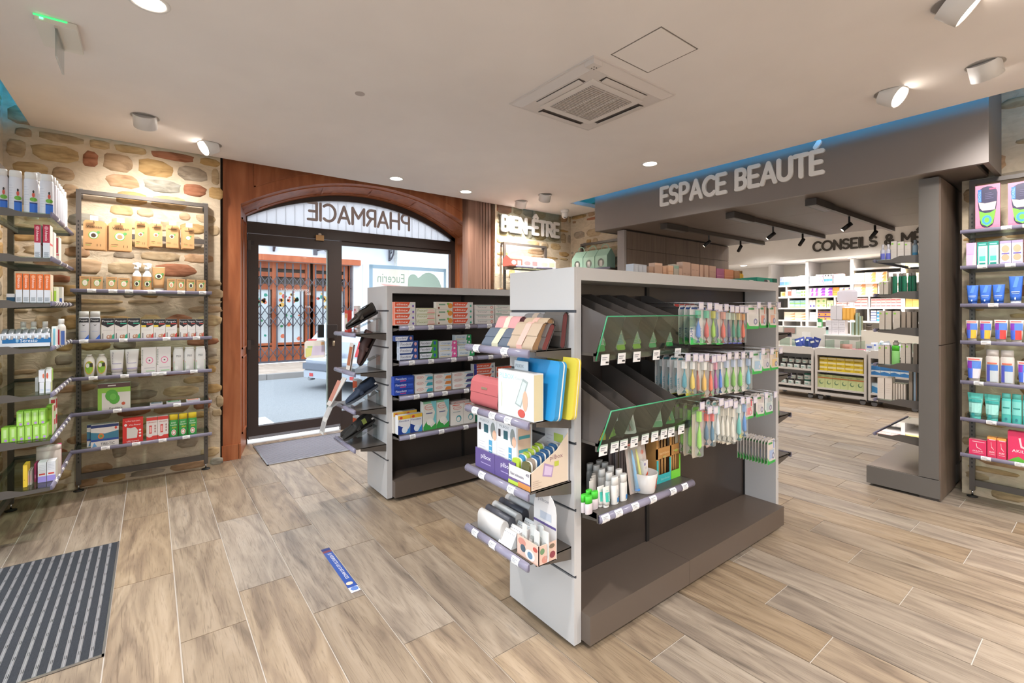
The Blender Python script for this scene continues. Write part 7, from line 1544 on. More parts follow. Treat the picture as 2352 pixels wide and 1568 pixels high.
# beaker with a small toothpaste carton
x0 = S.at(1471); wc = S.at(1508)-x0; r = wc/2
be = put(MB().lathe([(r*0.74,0.0),(r*0.78,0.003),(r,0.088),(r*0.94,0.088),(r*0.72,0.006),(0.0001,0.006)],film_mat('beaker_plastic','#ddd6d2',0.86,0.25),20,cap=False).mesh('beaker'),'beaker',(x0+r,GF+0.022,ZG1+0.001),0,'translucent white beaker with an orange name strip','beaker')
def FB(u, v, e): a = -math.pi/2+0.25+u*0.35; rr_ = r*(0.76+0.24*v/0.088)+0.0012+e; return (rr_*math.cos(a), rr_*math.sin(a), v)
q = MB(); q.add([FB(0,0.02,0),FB(1,0.02,0),FB(1,0.075,0),FB(0,0.068,0)],[(0,1,2,3)],mat('#d8562f',0.4)); q.text('elmex', lambda u, v: FB(u,v,0.001), 0.75, 0.024, 0.5, mat('#f0e6e0',0.5), 0.044, 90); q.build('name_strip', be)
cb = put(carton(0.036,0.018,0.125,'#d9d3d0',[('e',0.3,0.88,0.14,0.06,'#5f5a9a'),('p',[(0,0.35),(1,0.6),(1,0.5),(0.4,0.25),(1,0.0),(0,0.0)],'#d8562f'),('r',0.3,0.7,0.8,0.78,'#c9c2b8')]),'carton',(x0+r-0.012,GF+0.018,ZG1+0.012),0.1,'small white and orange toothpaste carton standing in the beaker','box')
# kraft display with bamboo brushes
s_ = Sh('y',GF+0.035,ZG1); x0 = s_.at(1508); w_ = s_.at(1562)-x0; hk = 0.27
KD = mat('#b07f45',0.6); ks = tag(empty('bamboo_display',(x0,GF+0.035,ZG1+0.0005)),'kraft card display of bamboo toothbrushes with turquoise and green feet','display box')
kf_ = MB().box(0,0.0,0.115,w_,0.004,0.165,KD).box(0,0,0.245,w_,0.004,hk,KD).box(0,0,0,0.012,0.004,hk,KD).box(w_-0.008,0,0,w_,0.004,hk,KD).box(w_*0.56,0,0,w_*0.62,0.004,hk,KD).box(0,0.004,0,0.003,0.06,hk,KD).box(w_-0.003,0.004,0,w_,0.06,hk,KD).box(0,0.06,0,w_,0.063,hk,mat('#6a4a2c',0.7)).box(0,0.004,hk-0.003,w_,0.06,hk,KD)
kf_.build('card_front', ks); MB().box(0,-0.002,0,w_*0.58,0.0,0.04,mat('#2fa3a8',0.5)).box(0,-0.002,0.04,w_*0.07,0,0.11,mat('#2fa3a8',0.5)).box(w_*0.53,-0.002,0.04,w_*0.59,0,0.11,mat('#2fa3a8',0.5)).build('turquoise_foot', ks)
MB().box(w_*0.60,-0.002,0,w_,0.0,0.04,mat('#6fc43a',0.5)).box(w_*0.95,-0.002,0.04,w_,0,0.11,mat('#6fc43a',0.5)).build('green_foot', ks)
q = MB(); deco(q, [('t','bamboo',0.1,0.5,0.045,'#d9b98a',0.4),('t','bamboo',0.66,0.5,0.035,'#d9b98a',0.3),('e',0.3,0.45,0.08,0.02,'#a8945a'),('e',0.8,0.5,0.08,0.02,'#a9b04a'),('t','bamboo',0.15,0.05,0.04,'#8fd0d0',0.36)], lambda u,v,e: (u,-0.003-e,v), w_, hk); q.build('print', ks)
for k, u in enumerate((0.17,0.30,0.43,0.70,0.79,0.88)):
    t_ = empty('bamboo_brush', (w_*u,0.012,0), 0, ks); MB().tube([(0,0,0.01),(0,0,0.11),(0,0,0.2)],[0.0055,0.005,0.0035],mat('#b98a52',0.6),6).build('handle', t_); MB().lathe([(0.006,0.2),(0.007,0.215),(0.006,0.238),(0.002,0.243)],mat('#e3dfdb',0.6),8).build('bristle_head', t_)
# -- hanging packs of the second bay
YFR = 1.262
HK = mat('#c9c9cc',0.25,0.8); HT = film_mat('hook_tag','#cdc6dd',0.85,0.3)
def hook(x, z, yf, tagged=True):
    h_ = MB().tube([(x,g1m-0.013,z),(x,yf-0.02,z),(x,yf-0.03,z+0.006)],0.0022,HK,5).build('hook', g1)
    if tagged: MB().tube([(x,g1m-0.013,z+0.022),(x,yf-0.03,z+0.022)],0.0018,HK,5).box(x-0.02,yf-0.035,z-0.012,x+0.02,yf-0.033,z+0.024,HT).box(x-0.017,yf-0.036,z-0.008,x+0.017,yf-0.035,z+0.018,mat('#d9d3d8',0.5)).build('tag_holder', h_)
def brushpack(w, h, body, handle, head, foot, clear, txt, tcol):
    # slim blister card with a toothbrush inside
    key = ('bp',round(w,3),round(h,3),body,handle,head,foot,clear,txt)
    def fb():
        mb = MB(); q_ = w*0.25; out = [(0.1*w,0),(0.9*w,0),(w,h*0.06),(w,h-q_),(w-q_,h),(q_,h),(0,h-q_),(0,h*0.06)]
        mb.prism(out, lambda u, v, d: (u,d,v), 0, 0.002, mat(body,0.4) if not clear else film_mat_c(body))
        it = []
        if foot: it.append(('p',[(0.05,0.0),(0.95,0.0),(0.95,0.08),(0.05,0.2)],foot))
        it += [('r',0.15,0.9,0.85,0.95,tcol or '#c9c9c9')]
        if txt: it.append(('t',txt,0.30,0.12,0.26,tcol,0.3,90))
        deco(mb, it, lambda u,v,e: (u,-e,v), w, h)
        mb.prism(rrect(w*0.36,h*0.03,w*0.97,h*0.9,0.006), lambda u, v, d: (u,d,v), -0.024, -0.001, BLISTER); return mb.mesh('toothbrush_pack')
    def ft():
        return MB().tube([(w*0.66,-0.0125,h*0.05),(w*0.64,-0.013,h*0.22),(w*0.68,-0.0125,h*0.45),(w*0.66,-0.012,h*0.68)],[0.0105,0.0115,0.0095,0.005],mat(handle,0.3),8).mesh('toothbrush')
    def fh(): return MB().box(w*0.52,-0.02,h*0.68,w*0.82,-0.003,h*0.87,mat(head,0.5)).mesh('brush_head')
    return once(key, fb), once(key+('t',), ft), once(key+('h',), fh)
_fm = {}
def film_mat_c(c):
    if c not in _fm: _fm[c] = film_mat('clear_'+c.strip('#'), c, 0.55, 0.15)
    return _fm[c]
def hang(px0, px1, py0, py1, deep, step, spec, label, yf=YFR, kind='brush', tagged=True, group=None):
    x0, x1 = Xat(px0,yf), Xat(px1,yf); pm = (px0+px1)/2; z1, z0 = ZatY(pm,py0,yf), ZatY(pm,py1,yf); w, h = x1-x0-0.002, z1-z0
    hook((x0+x1)/2, z1-0.008, yf, tagged)
    for k in range(deep):
        lab = label+('' if deep == 1 else (', front of its hook' if k == 0 else ', behind on its hook'))
        if len(lab.split()) > 16: lab = label
        loc = (x0+0.0015*((k*3) % 3-1), yf+step*k, z0)
        if kind == 'brush':
            a, b, c = brushpack(w, h, *spec); o = put(a, 'toothbrush_pack', loc, 0.05*((k*2+px0) % 3-1), lab, 'toothbrush', group or label); place(b, 'toothbrush', o); place(c, 'brush_head', o)
        else:
            o = put(interdental(w, h, *spec), 'interdental_pack', loc, 0.04*((k*2+px0) % 3-1), lab, 'blister pack', group or label)
def interdental(w, h, body, pic, dot):
    def f():
        mb = MB(); q_ = w*0.15; out = [(0,0),(w,0),(w,h-q_),(w-q_,h),(q_,h),(0,h-q_)]
        mb.prism(out, lambda u, v, d: (u,d,v), 0, 0.002, mat(body,0.4))
        deco(mb, [('p',[(0,0),(1,0),(1,0.1),(0.2,0.12),(0,0.3)],'#36a84a'),('r',0.25,0.2,0.8,0.55,pic),('r',0.12,0.8,0.6,0.88,'#4f9a5a'),('r',0.75,0.6,0.85,0.95,pic),('e',0.72,0.3,0.17,0.13,dot),('e',0.72,0.3,0.08,0.07,'#cfc8dc')], lambda u,v,e: (u,-e,v), w, h)
        mb.prism(rrect(w*0.15,h*0.14,w*0.9,h*0.6,0.004), lambda u, v, d: (u,d,v), -0.008, -0.002, BLISTER); return mb.mesh('interdental_pack')
    return once(('idp',round(w,3),round(h,3),body,pic,dot), f)
GW = '#dcd6d4'
R1 = [(1585,1606,701,791,3,0.03,(GW,'#3f7fd0','#5fbf9a','#3fbf5a',0,'GUM','#2f4f8f'),'white pack with a blue toothbrush and green foot'),
 (1606,1624,702,791,3,0.03,(GW,'#d8453f','#5fbf9a','#3fbf5a',0,'GUM','#2f4f8f'),'white pack with a red toothbrush and green foot'),
 (1624,1638,703,790,3,0.03,('#d9d0cc','#9fd02f','#c9c43f',None,1,None,'#d84a6a'),'clear pack with a lime toothbrush'),
 (1634,1645,706,790,2,0.03,('#7a8296','#2f3f7f','#8fa0c0','#2f8f4a',1,None,'#4f5a86'),'clear pack with a navy toothbrush'),
 (1645,1662,705,791,3,0.03,('#ddc8c0','#e8604a','#e0a090','#3fbf5a',0,'GUM','#5f4f7f'),'white pack with a coral toothbrush and green foot'),
 (1661,1673,708,789,2,0.03,('#b9aab4','#4f3f7a','#cfe0d4','#4f5fb0',1,None,'#8a7fae'),'clear pack with a violet toothbrush'),
 (1673,1683,709,789,2,0.03,('#c9b08a','#2f8f6f','#c9d0b0','#4f5fc0',1,None,'#2f8f6f'),'clear pack with a bottle green toothbrush'),
 (1684,1694,709,789,2,0.03,('#c9a87a','#2f8f6f','#d9c080','#4f5fc0',1,None,'#d8a03f'),'clear pack with a green and amber toothbrush'),
 (1694,1706,710,789,4,0.03,('#d9a090','#ee5f30','#e8a050','#4f5fc0',1,None,'#d8743f'),'clear pack with a bright orange toothbrush')]
R2 = [(1556,1574,818,905,4,0.04,('#d3cfcf','#1f8a9a','#e3e0de',None,1,'GUM','#2a6f7a'),'clear pack with a teal toothbrush and red header'),
 (1575,1590,818,909,3,0.04,('#cfcbc4','#e8c23a','#e3e0de','#c9b83a',1,None,'#3f9a5a'),'clear pack with a yellow toothbrush'),
 (1590,1600,820,912,2,0.035,('#c4aaa0','#b04a2f','#d9c9c0',None,1,None,'#8a3f2f'),'clear pack with a rust red toothbrush'),
 (1599,1618,818,914,3,0.035,('#d3cfc8','#f0b83a','#e6e3df','#3fbf5a',0,'GUM','#2f7a86'),'white pack with an amber toothbrush and green foot'),
 (1620,1630,822,912,2,0.035,('#c9b0a8','#ee6a3f','#e0d0cc',None,1,None,'#c98a7a'),'clear pack with a coral orange toothbrush'),
 (1630,1642,820,908,3,0.03,('#c4a0b4','#b02a8f','#e89ab0','#3fbf5a',1,None,'#d84a6a'),'clear pack with a magenta toothbrush'),
 (1642,1653,820,905,3,0.03,('#a9bcc8','#2f7fd8','#e0dedb',None,1,None,'#3f8fb0'),'clear pack with a bright blue toothbrush'),
 (1653,1668,815,905,3,0.03,('#d9d2cc','#6fc43a','#b9c4dc',None,0,'inava','#8a8f86'),'white rounded pack with a green band, first of four'),
 (1671,1683,814,902,3,0.03,('#d6cfc9','#7ab83a','#b9c4dc',None,0,'inava','#8a8f86'),'white rounded pack with a green band, second of four'),
 (1686,1699,813,902,3,0.03,('#d9d2cc','#6fc43a','#b9c4dc',None,0,'inava','#8a8f86'),'white rounded pack with a green band, third of four'),
 (1704,1718,812,897,3,0.03,('#d9d2cc','#6fc0dc','#a9bcdc',None,0,'inava','#8a8f86'),'white rounded pack with a blue band beside the green ones')]
R3 = [(1590,1606,928,1050,4,0.045,('#d3c9b8','#8fd03a','#9fd84a',None,1,None,'#7fc43a'),'long clear pack with a lime green header'),
 (1609,1622,938,1024,3,0.04,('#d9b4b0','#3f6a8a','#e85a50',None,1,None,'#d84a48'),'clear pack with a red header and slate brush'),
 (1622,1636,938,1026,3,0.04,('#dcc0bc','#3f7a9a','#ee6a68',None,1,None,'#e05a5a'),'clear pack with a coral header and teal brush'),
 (1637,1647,920,1014,2,0.035,('#d9dcd9','#e6e9ea','#a9d8d4',None,0,None,'#7fb8b4'),'white pack with a pale aqua header'),
 (1649,1658,925,1016,2,0.035,('#d3c8b9','#e3dccf','#d9cfc0',None,0,None,'#a9988a'),'cream pack with a pale toothbrush, nearest the aqua pack'),
 (1659,1668,922,1018,2,0.035,('#d6ccbd','#e6dfd2','#d9cfc0',None,0,None,'#a9988a'),'cream pack with a pale toothbrush, middle of three'),
 (1669,1681,926,1020,2,0.035,('#d9d0c2','#e6e0d4','#e0d8ca',None,0,None,'#a9988a'),'cream pack with a pale toothbrush, beside the turquoise one'),
 (1685,1697,916,1014,2,0.035,('#d9d2cc','#5fc4bc','#d9e6e3',None,0,None,'#7a9a96'),'white pack with a turquoise toothbrush'),
 (1697,1710,916,1005,2,0.035,('#cfcdd0','#4f8fd8','#8fb0dc','#c9c43a',0,'inava','#8a8f96'),'white pack with a blue toothbrush')]
for R in (R1, R2, R3):
    for (a, b, t, u, dp_, st, sp, lab) in R: hang(a,b,t,u,dp_,st,sp,lab)
for (a, b, t, u, dp_, sp, lab) in ((1716,1741,700,755,4,(GW,'#d6cfcf','#4a3f8a'),'small green-footed pack with a plain window on the top hooks'),(1745,1761,700,753,4,('#d9cfc8','#e0714a','#4a3f8a'),'small green-footed pack with an orange picture on the top hooks'),(1766,1785,700,752,5,('#dccfc6','#e89a72','#4a3f8a'),'small green-footed pack with a salmon picture on the top hooks'),
   (1728,1749,805,858,4,('#cfd6da','#8fb8dc','#8fb8dc'),'small green-footed pack with a sky blue window on the middle hooks'),(1750,1768,805,851,3,('#d6cfcc','#c9bcc4','#3a3f7a'),'small green-footed pack with a violet seal on the middle hooks'),(1769,1790,803,849,4,('#dcccba','#e8b84a','#3a3f7a'),'small green-footed pack with an amber picture on the middle hooks'),
   (1709,1732,915,962,1,('#dcd0cc','#e0405a','#e0405a'),'small green-footed pack with a crimson window on the lower hooks'),(1737,1754,905,956,3,('#d9d0cc','#c9bcc0','#4a3a7a'),'small green-footed pack with a violet seal on the lower hooks'),(1757,1777,903,951,3,('#cfd6d8','#a9c0c8','#4a3a7a'),'small green-footed pack with a pale blue picture on the lower hooks'),
   (1763,1783,1008,1064,11,('#cfc6c0','#8fa8e0','#3a3a86'),'small green-footed pack in the long row on the single lowest hook')):
    hang(a,b,t,u,dp_,0.016 if dp_ < 9 else 0.0175,sp,lab,kind='id',tagged=dp_ < 9)
for k in range(4): put(floss('#d3cfcf','#d8453f','#5a6fb0',('c',0),0.05,0.12),'hanging_card',(Xat(1548+11*k,1.46),1.46-0.003*k,ZatY(1560,745,1.46)),0,('white red-topped card hanging behind the upper bin edge, first','white red-topped card hanging behind the upper bin edge, second','white red-topped card hanging behind the upper bin edge, third','white red-topped card hanging beside the blue toothbrush')[k],'card')
# -- cosmetics standing on top of the near gondola
TY_ = 1.56; S = Sh('y',TY_,GZ)
PKB = '#c8a48e'
tops = [(1455,1487,3,607,'#b9bcc2',[('r',0.1,0.1,0.9,0.9,'#c6c9cf')],'silver grey gift carton at the start of the row on the gondola',0.05),
 (1490,1502,2,612,'#b79680',[('r',0.1,0.5,0.9,0.6,'#a8846c')],'small tan cosmetic carton beside the silver ones',0.04),(1504,1523,3,604,'#c39f88',[('r',0,0.85,1,1,'#d8b49c')],'tan cosmetic carton beside the small ones',0.04),
 (1523,1531,1,613,'#d8a98a',[('r',0,0.4,1,0.5,'#c99272')],'short peach cosmetic carton after the tan ones',0.04),(1535,1547,1,610,'#e0b492',[('r',0,0.5,1,0.6,'#d6a37e')],'bright peach cosmetic carton standing apart',0.04),
 (1548,1560,2,607,'#b9b0a0',[('r',0,0.7,1,0.9,'#8fae9a')],'grey-green cosmetic carton beside the bright peach one',0.04),(1560,1568,1,616,'#c9a690',[],'short pale tan cosmetic carton',0.04),
 (1568,1587,2,602,'#c0a08c',[('r',0.2,0.3,0.8,0.34,'#a98874')],'tall tan cosmetic carton with a round lid shape',0.04),(1588,1606,2,606,PKB,[('r',0.2,0.6,0.8,0.63,'#a98874')],'tan cosmetic carton, first tall pair',0.04),
 (1608,1615,1,608,PKB,[],'single tan cosmetic carton after the first tall pair',0.04),(1619,1627,1,609,PKB,[],'single tan cosmetic carton standing free',0.04),(1630,1645,2,611,'#c29c88',[('r',0.2,0.6,0.8,0.63,'#a98874')],'tan cosmetic carton, pair beside the mauve ones',0.04),
 (1647,1665,3,617,'#b06487',[('r',0,0.45,1,0.5,'#c9849f')],'mauve pink cosmetic carton on the gondola top',0.04),(1665,1686,3,619,'#d98d66',[('r',0,0.45,1,0.5,'#e6a684')],'orange cosmetic carton on the gondola top',0.04),(1687,1700,2,622,'#b98660',[],'light brown cosmetic carton beside the orange ones',0.04)]
for a, b, n_, t, c, d_, lab, dep in tops: row(S,a,b,n_,('py',t),dep,c,d_,lab,name='cosmetic_box',group=lab+'s' if n_ > 1 else None)
for k, (a, b) in enumerate(((1700,1704.5),(1705,1709.5))): bottle(S.at(b)-S.at(a),0.085,'#d9a82f','#7a5a2c',(S.at(a),TY_,GZ+0.0005),0,('amber oil bottle beside the brown cartons','amber oil bottle beside the teal gift boxes')[k],None,caph=0.25,capw=0.5)
TS = Sh('y',1.405,GZ)
row(TS,1702,1738,1,('py',641),0.10,'#1f8a72',[('e',0.65,0.25,0.16,0.3,'#e6e4e0')],'teal gift carton with a white window, lower one')
row(TS,1739,1775,1,('py',638),0.10,'#1f9078',[('e',0.65,0.3,0.16,0.3,'#d9cfcc'),('e',0.55,0.3,0.12,0.3,'#4a4a48')],'teal gift carton with a round picture, beside the lower one')
row(TS,1776,1785,1,('py',640),0.10,'#14604c',[],'dark teal gift carton at the gondola end')
# bottle on the far end shelf
bottle(0.045,0.185,'#3f6a3a','#a9a196',(G1X1+0.08,1.42,ZE[2]-0.0+0.0005),0,'dark green bottle with silver cap on the far end shelf of the gondola',None,caph=0.5,capw=0.95,shape='straight')
# =================================================================== PRODUCTS: gift boxes in the far corner
S = Sh('y',4.68,ZBU)
def house_box(w, d, h, c, c2, loc, rz, label, win=False, handle=False):
    def f():
        p = [(0,0),(d,0),(d,h*0.62),(d/2,h),(0,h*0.62)]
        mb = MB().prism(p, lambda u, v, q_: (q_,u,v), 0, w, mat(c,0.5))
        if not win: deco(mb, [('e',0.3,0.3,0.2,0.2,c2),('r',0.6,0.1,0.9,0.5,c2)], lambda u,v,e: (u,-e,v), w, h)
        else:
            n_ = 18; mb.add([(w/2+0.27*w*math.cos(2*math.pi*i/n_),-0.0008,h*0.28+0.27*w*math.sin(2*math.pi*i/n_)) for i in range(n_)],[tuple(range(n_))],mat('#5f6a62',0.3)); mb.lathe([(w*0.13,0),(w*0.13,h*0.28),(w*0.08,h*0.32)],mat('#e3dfd8',0.4),12,(w/2,-0.0005,h*0.08),1,0.15)
        return mb.mesh('gift_box')
    o = put(once(('gift',round(w,3),c,win),f),'gift_box',loc,rz,label,'gift box')
    if handle: MB().tube([(w*0.25,d/2,h*0.98)]+[(w/2-0.3*w*math.cos(t),d/2,h+0.3*w*math.sin(t)) for t in [i*math.pi/8 for i in range(9)]],0.006,mat(c,0.5),6).build('handle', o)
    return o
hb = ZatY(1220,588,4.68)-ZBU
for a, b, c, c2, lab in ((1172,1200,'#c9685a','#e9d9d0','red and white gift box under the BIEN-ÊTRE sign'),(1200,1238,'#e9dcd2','#d98a8a','cream gift box with pink drawing under the BIEN-ÊTRE sign'),(1239,1277,'#ead9d0','#c9d0b0','plain cream gift box at the shelf end under the BIEN-ÊTRE sign')):
    house_box(S.at(b)-S.at(a)-0.003, 0.16, hb, c, c2, (S.at(a),4.68,ZBU+0.0005), 0, lab)
S = Sh('x',4.66,ZFU); hm_ = ZatX(1370,572,4.66)-ZFU
for a, b, lab in ((1316,1341,'mint gift box with round window, beside the corner'),(1342,1368,'mint gift box with round window, in the middle'),(1369,1397,'mint gift box with round window, beside the partition')):
    house_box(S.at(a)-S.at(b)-0.003, 0.16, hm_, '#a9cdb9', '#d9e6dc', (4.64,S.at(a),ZFU+0.0005), -math.pi/2, lab, True, True)
# =================================================================== PRODUCTS: display pier (seen from its end)
PX_ = 4.655
def P(i, dx=0.0): return Sh('x',PX_+dx,ZP[i])
LFC = [('e',0.25,0.86,0.2,0.05,'#8fc84a'),('r',0.15,0.55,0.85,0.56,'#b9ae9f'),('r',0.15,0.4,0.85,0.41,'#b9ae9f')]
def pcart(i, a, b, t, lab, c='#c3b7a9', d_=LFC, dx=0.0, dep=0.05): row(P(i,dx),a,b,1,('py',t),dep,c,d_,lab,name='skincare_box')
for k, (a, b) in enumerate(((2021,2032),(2033,2045))): s_ = P(0); bottle(s_.at(a)-s_.at(b),0.125,'#c9c9d6','#d6d6de',(PX_,s_.at(a),ZP[0]+0.0005),-math.pi/2,('slim white bottle with a blue foot at the shelf rail','slim white bottle with a blue foot beside the pale carton')[k],None,shape='round',caph=0.3,capw=0.5,deco_=[('r',0.05,0.05,0.95,0.42,'#6a70c8')])
pcart(0,2046,2060,554,'pale carton beside the slim bottles','#cfc6bd'); pcart(0,2061,2076,555,'pale carton, second beside the slim bottles','#cfc6bd'); pcart(0,2077,2092,556,'pale carton, third beside the slim bottles','#c6bcb2')
s_ = P(0); bottle(s_.at(2094)-s_.at(2108),0.14,'#a9c0d0','#8f9aa4',(PX_,s_.at(2094),ZP[0]+0.0005),-math.pi/2,'clear blue bottle beside the pier on its top shelf',None,caph=0.25,capw=0.6,deco_=[('r',0.1,0.05,0.9,0.3,'#4fa3d0')])
pcart(1,2019,2029,647,'pale leaf carton at the rail of the green bottle shelf'); pcart(1,2030,2040,647,'pale leaf carton, second on the green bottle shelf'); pcart(1,2040,2047,635,'taller pale carton beside the green bottles',dx=0.05)
for k in range(5):
    s_ = P(1, 0.012*k); a = 2049+12*k; bottle(s_.at(a)-s_.at(a+11.5),0.165,'#0f6a4a','#a39a90',(PX_+0.03*(k%2),s_.at(a),ZP[1]+0.0005),-math.pi/2,('deep green bottle beside the leaf cartons','deep green bottle, second from the leaf cartons','deep green bottle in the middle of its row','deep green bottle, second from the pier','deep green bottle beside the pier')[k],None,shape='straight',caph=0.16,capw=0.8)
for k, (a, b) in enumerate(((2019,2032),(2033,2047),(2051,2067))): pcart(2,a,b,714,('pale carton with a leaf mark at the rail of the third shelf','pale carton with a leaf mark, second on the third shelf','pale carton with a leaf mark, third on the third shelf')[k])
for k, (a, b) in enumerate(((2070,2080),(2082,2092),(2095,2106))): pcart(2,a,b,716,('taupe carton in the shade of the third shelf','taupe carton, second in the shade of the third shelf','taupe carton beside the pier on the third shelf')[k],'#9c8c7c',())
pcart(2,2096,2109,697,'small white carton standing on the taupe one','#cfc9cc',[('r',0.2,0.6,0.7,0.7,'#6a6ab8')],0.0) if False else None
for k, (a, b) in enumerate(((2017,2031),(2032,2044))): pcart(3,a,b,793,('pale leaf carton at the rail beside the green pump','pale leaf carton next to the green pump')[k])
s_ = P(3,-0.0); o = bottle(s_.at(2047)-s_.at(2066),0.15,'#8fd07a','#4fbf2f',(PX_-0.005,s_.at(2047),ZP[3]+0.0005),-math.pi/2,'bright green pump bottle between the leaf cartons',None,shape='straight',caph=0.28,capw=0.95)
MB().lathe([(0.012,0.15),(0.02,0.155),(0.02,0.175),(0.012,0.18),(0.012,0.19)],mat('#b9b0a6',0.4),12,((s_.at(2047)-s_.at(2066))/2,)*2+(0,)).build('pump', o)
for k, (a, b) in enumerate(((2068,2079),(2080,2092))): pcart(3,a,b,789,('pale leaf carton after the green pump','pale leaf carton, second after the green pump')[k])
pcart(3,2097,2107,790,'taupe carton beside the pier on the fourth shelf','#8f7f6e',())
for k, (a, b, t) in enumerate(((2015,2031,868),(2032,2049,867))): pcart(4,a,b,t,('wide pale carton at the rail of the fifth shelf','wide pale carton, second on the fifth shelf')[k],'#d3c6ba',lines(0.15,0.85,(0.3,0.4,0.5,0.6,0.7),'#c0b2a4',0.01),dep=0.09)
for k in range(5): s_ = P(4,0.02); o = put(carton(0.012,0.10,0.13,'#c9baab',[]),'carton',(PX_+0.01,s_.at(2052+6*k),ZP[4]+0.0005),-math.pi/2,('thin pale sleeve beside the wide cartons','thin pale sleeve, second of five','thin pale sleeve, third of five','thin pale sleeve, fourth of five','thin pale sleeve beside the tall carton')[k],'box')
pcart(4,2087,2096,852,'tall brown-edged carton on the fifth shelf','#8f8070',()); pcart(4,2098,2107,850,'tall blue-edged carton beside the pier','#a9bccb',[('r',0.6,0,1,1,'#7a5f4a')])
# =================================================================== PRODUCTS: foot care unit
RP = 4.622
def R(i): return Sh('x',RP,ZRU[i])
s_ = R(0)
def insole(a, b, t, lab, w=None):
    ya = s_.at(a); w = w or ya-s_.at(b); h = s_.zz((a+b)/2,t)-ZRU[0]
    o = put(carton(w,0.02,h,'#e0809a',[('r',0.02,0.0,0.98,0.08,'#cf7590')],name='insole_pack'),'insole_pack',(RP,ya,ZRU[0]+0.0005),-math.pi/2,lab,'insole pack')
    q = MB(); foot = arc(0.5*w,0.80*h,0.40*w,0.16*h,0,180,8)+[(0.14*w,0.5*h),(0.22*w,0.26*h)]+arc(0.48*w,0.18*h,0.28*w,0.14*h,180,360,8)+[(0.78*w,0.3*h),(0.88*w,0.55*h)]
    q.prism(foot, lambda u, v, d: (u,-d,v), 0.006, 0.0, mat('#2f2a4a',0.4))
    deco(q, [('p',[(0.16,0.42),(0.2,0.26),(0.26,0.12),(0.5,0.05),(0.72,0.12),(0.8,0.3),(0.84,0.42),(0.6,0.36),(0.4,0.36)],'#6fc43a'),('e',0.48,0.2,0.2,0.11,'#3f8fd0'),('e',0.48,0.2,0.1,0.06,'#6fc43a'),('p',[(0.14,0.62),(0.4,0.58),(0.86,0.6),(0.8,0.42),(0.3,0.42),(0.2,0.48)],'#d9c0b4'),('r',0.12,0.62,0.26,0.9,'#2f6fc0'),('t','SCHOLL',0.23,0.64,0.1,'#8fb8e6',0.22,90),('r',0.58,0.88,0.85,0.91,'#e0507a')]+lines(0.4,0.75,(0.68,0.72,0.76,0.8),'#6a6488',0.008), lambda u,v,e: (u,-0.0062-e,v), w, h); q.build('foot_cutout', o)
insole(2240,2297,424,'pink insole pack with a foot shape beside the upright'); insole(2315,2385,416,'pink insole pack with a foot shape, second on the top shelf')
s_ = R(1)
row(s_,2219,2243,1,('py',558),0.05,'#d9a8d4',[('r',0,0,0.9,0.5,'#e3b4dc'),('r',0.1,0.5,0.8,0.52,'#c98ac4'),('p',[(0.6,0),(1,0),(1,1),(0.9,1)],'#e9d9c4')],'lilac pink carton beside the upright')
TL = [('r',0,0.84,1,1,'#1f8f80'),('r',0.15,0.88,0.85,0.93,'#8fd0c6'),('r',0.2,0.4,0.8,0.75,'#a9c4d0'),('r',0.2,0.2,0.8,0.4,'#4fc0b4'),('r',0,0,0.12,0.84,'#2f9f90'),('r',0.2,0.04,0.8,0.13,'#1f8f80')]
row(s_,2244,2294,2,('py',555),0.045,'#cfe0da',TL,'white and teal carton with a blue picture',group='teal foot cartons')
LV = [('e',0.5,0.66,0.36,0.16,'#e3a888'),('e',0.5,0.3,0.36,0.14,'#e3a888'),('r',0.15,0.44,0.85,0.49,'#6a5fae'),('r',0,0.9,1,1,'#a99ad0'),('r',0.1,0.08,0.9,0.1,'#a99ad0')]
row(s_,2296,2350,2,('py',552),0.045,'#d3c9df',LV,'lavender carton with two foot photographs',group='lavender foot cartons'); row(s_,2351,2376,1,('py',549),0.045,'#c98a7a',[],'salmon carton after the lavender ones')
s_ = R(2); BT = [('p',[(0.3,0.6),(0.5,0.98),(0.75,0.95),(0.6,0.6)],'#5a8fe0'),('r',0.2,0.42,0.8,0.45,'#c9daf4'),('r',0.25,0.36,0.75,0.38,'#a9c4ee'),('e',0.5,0.2,0.06,0.05,'#c9daf4')]
row(s_,2218,2308,3,('py',654),0.05,None,(),'short royal blue tube with a pale top',group='short blue tubes',maker=tube_maker('#3f72d0','#3a66c0',deco_=BT,taper=0.8)); row(s_,2315,2385,2,('py',633),0.05,None,(),'tall royal blue tube standing on its cap',group='tall blue tubes',maker=tube_maker('#3f72d0','#dfe4ee',deco_=BT,taper=0.8))
def mug(c): return [('r',0.1,0.55,0.38,0.86,'#8a3fb8'),('r',0.38,0.55,0.92,0.86,'#5a86d8'),('r',0.12,0.15,0.45,0.55,'#4f6fd8'),('r',0.45,0.15,0.86,0.55,c),('r',0.15,0.9,0.85,0.95,'#e0605a')]
s_ = R(3)
row(s_,2216,2279,2,('py',736),0.045,None,(),'white foot cream tube with a yellow panel',group='yellow panel tubes',maker=tube_maker('#dcd2cc','#d3cac4',deco_=mug('#eab53a'),taper=0.74)); row(s_,2281,2352,2,('py',735),0.045,None,(),'white foot cream tube with a red panel',group='red panel tubes',maker=tube_maker('#dcd2cc','#d3cac4',deco_=mug('#e0453f'),taper=0.74))
s_ = R(4)
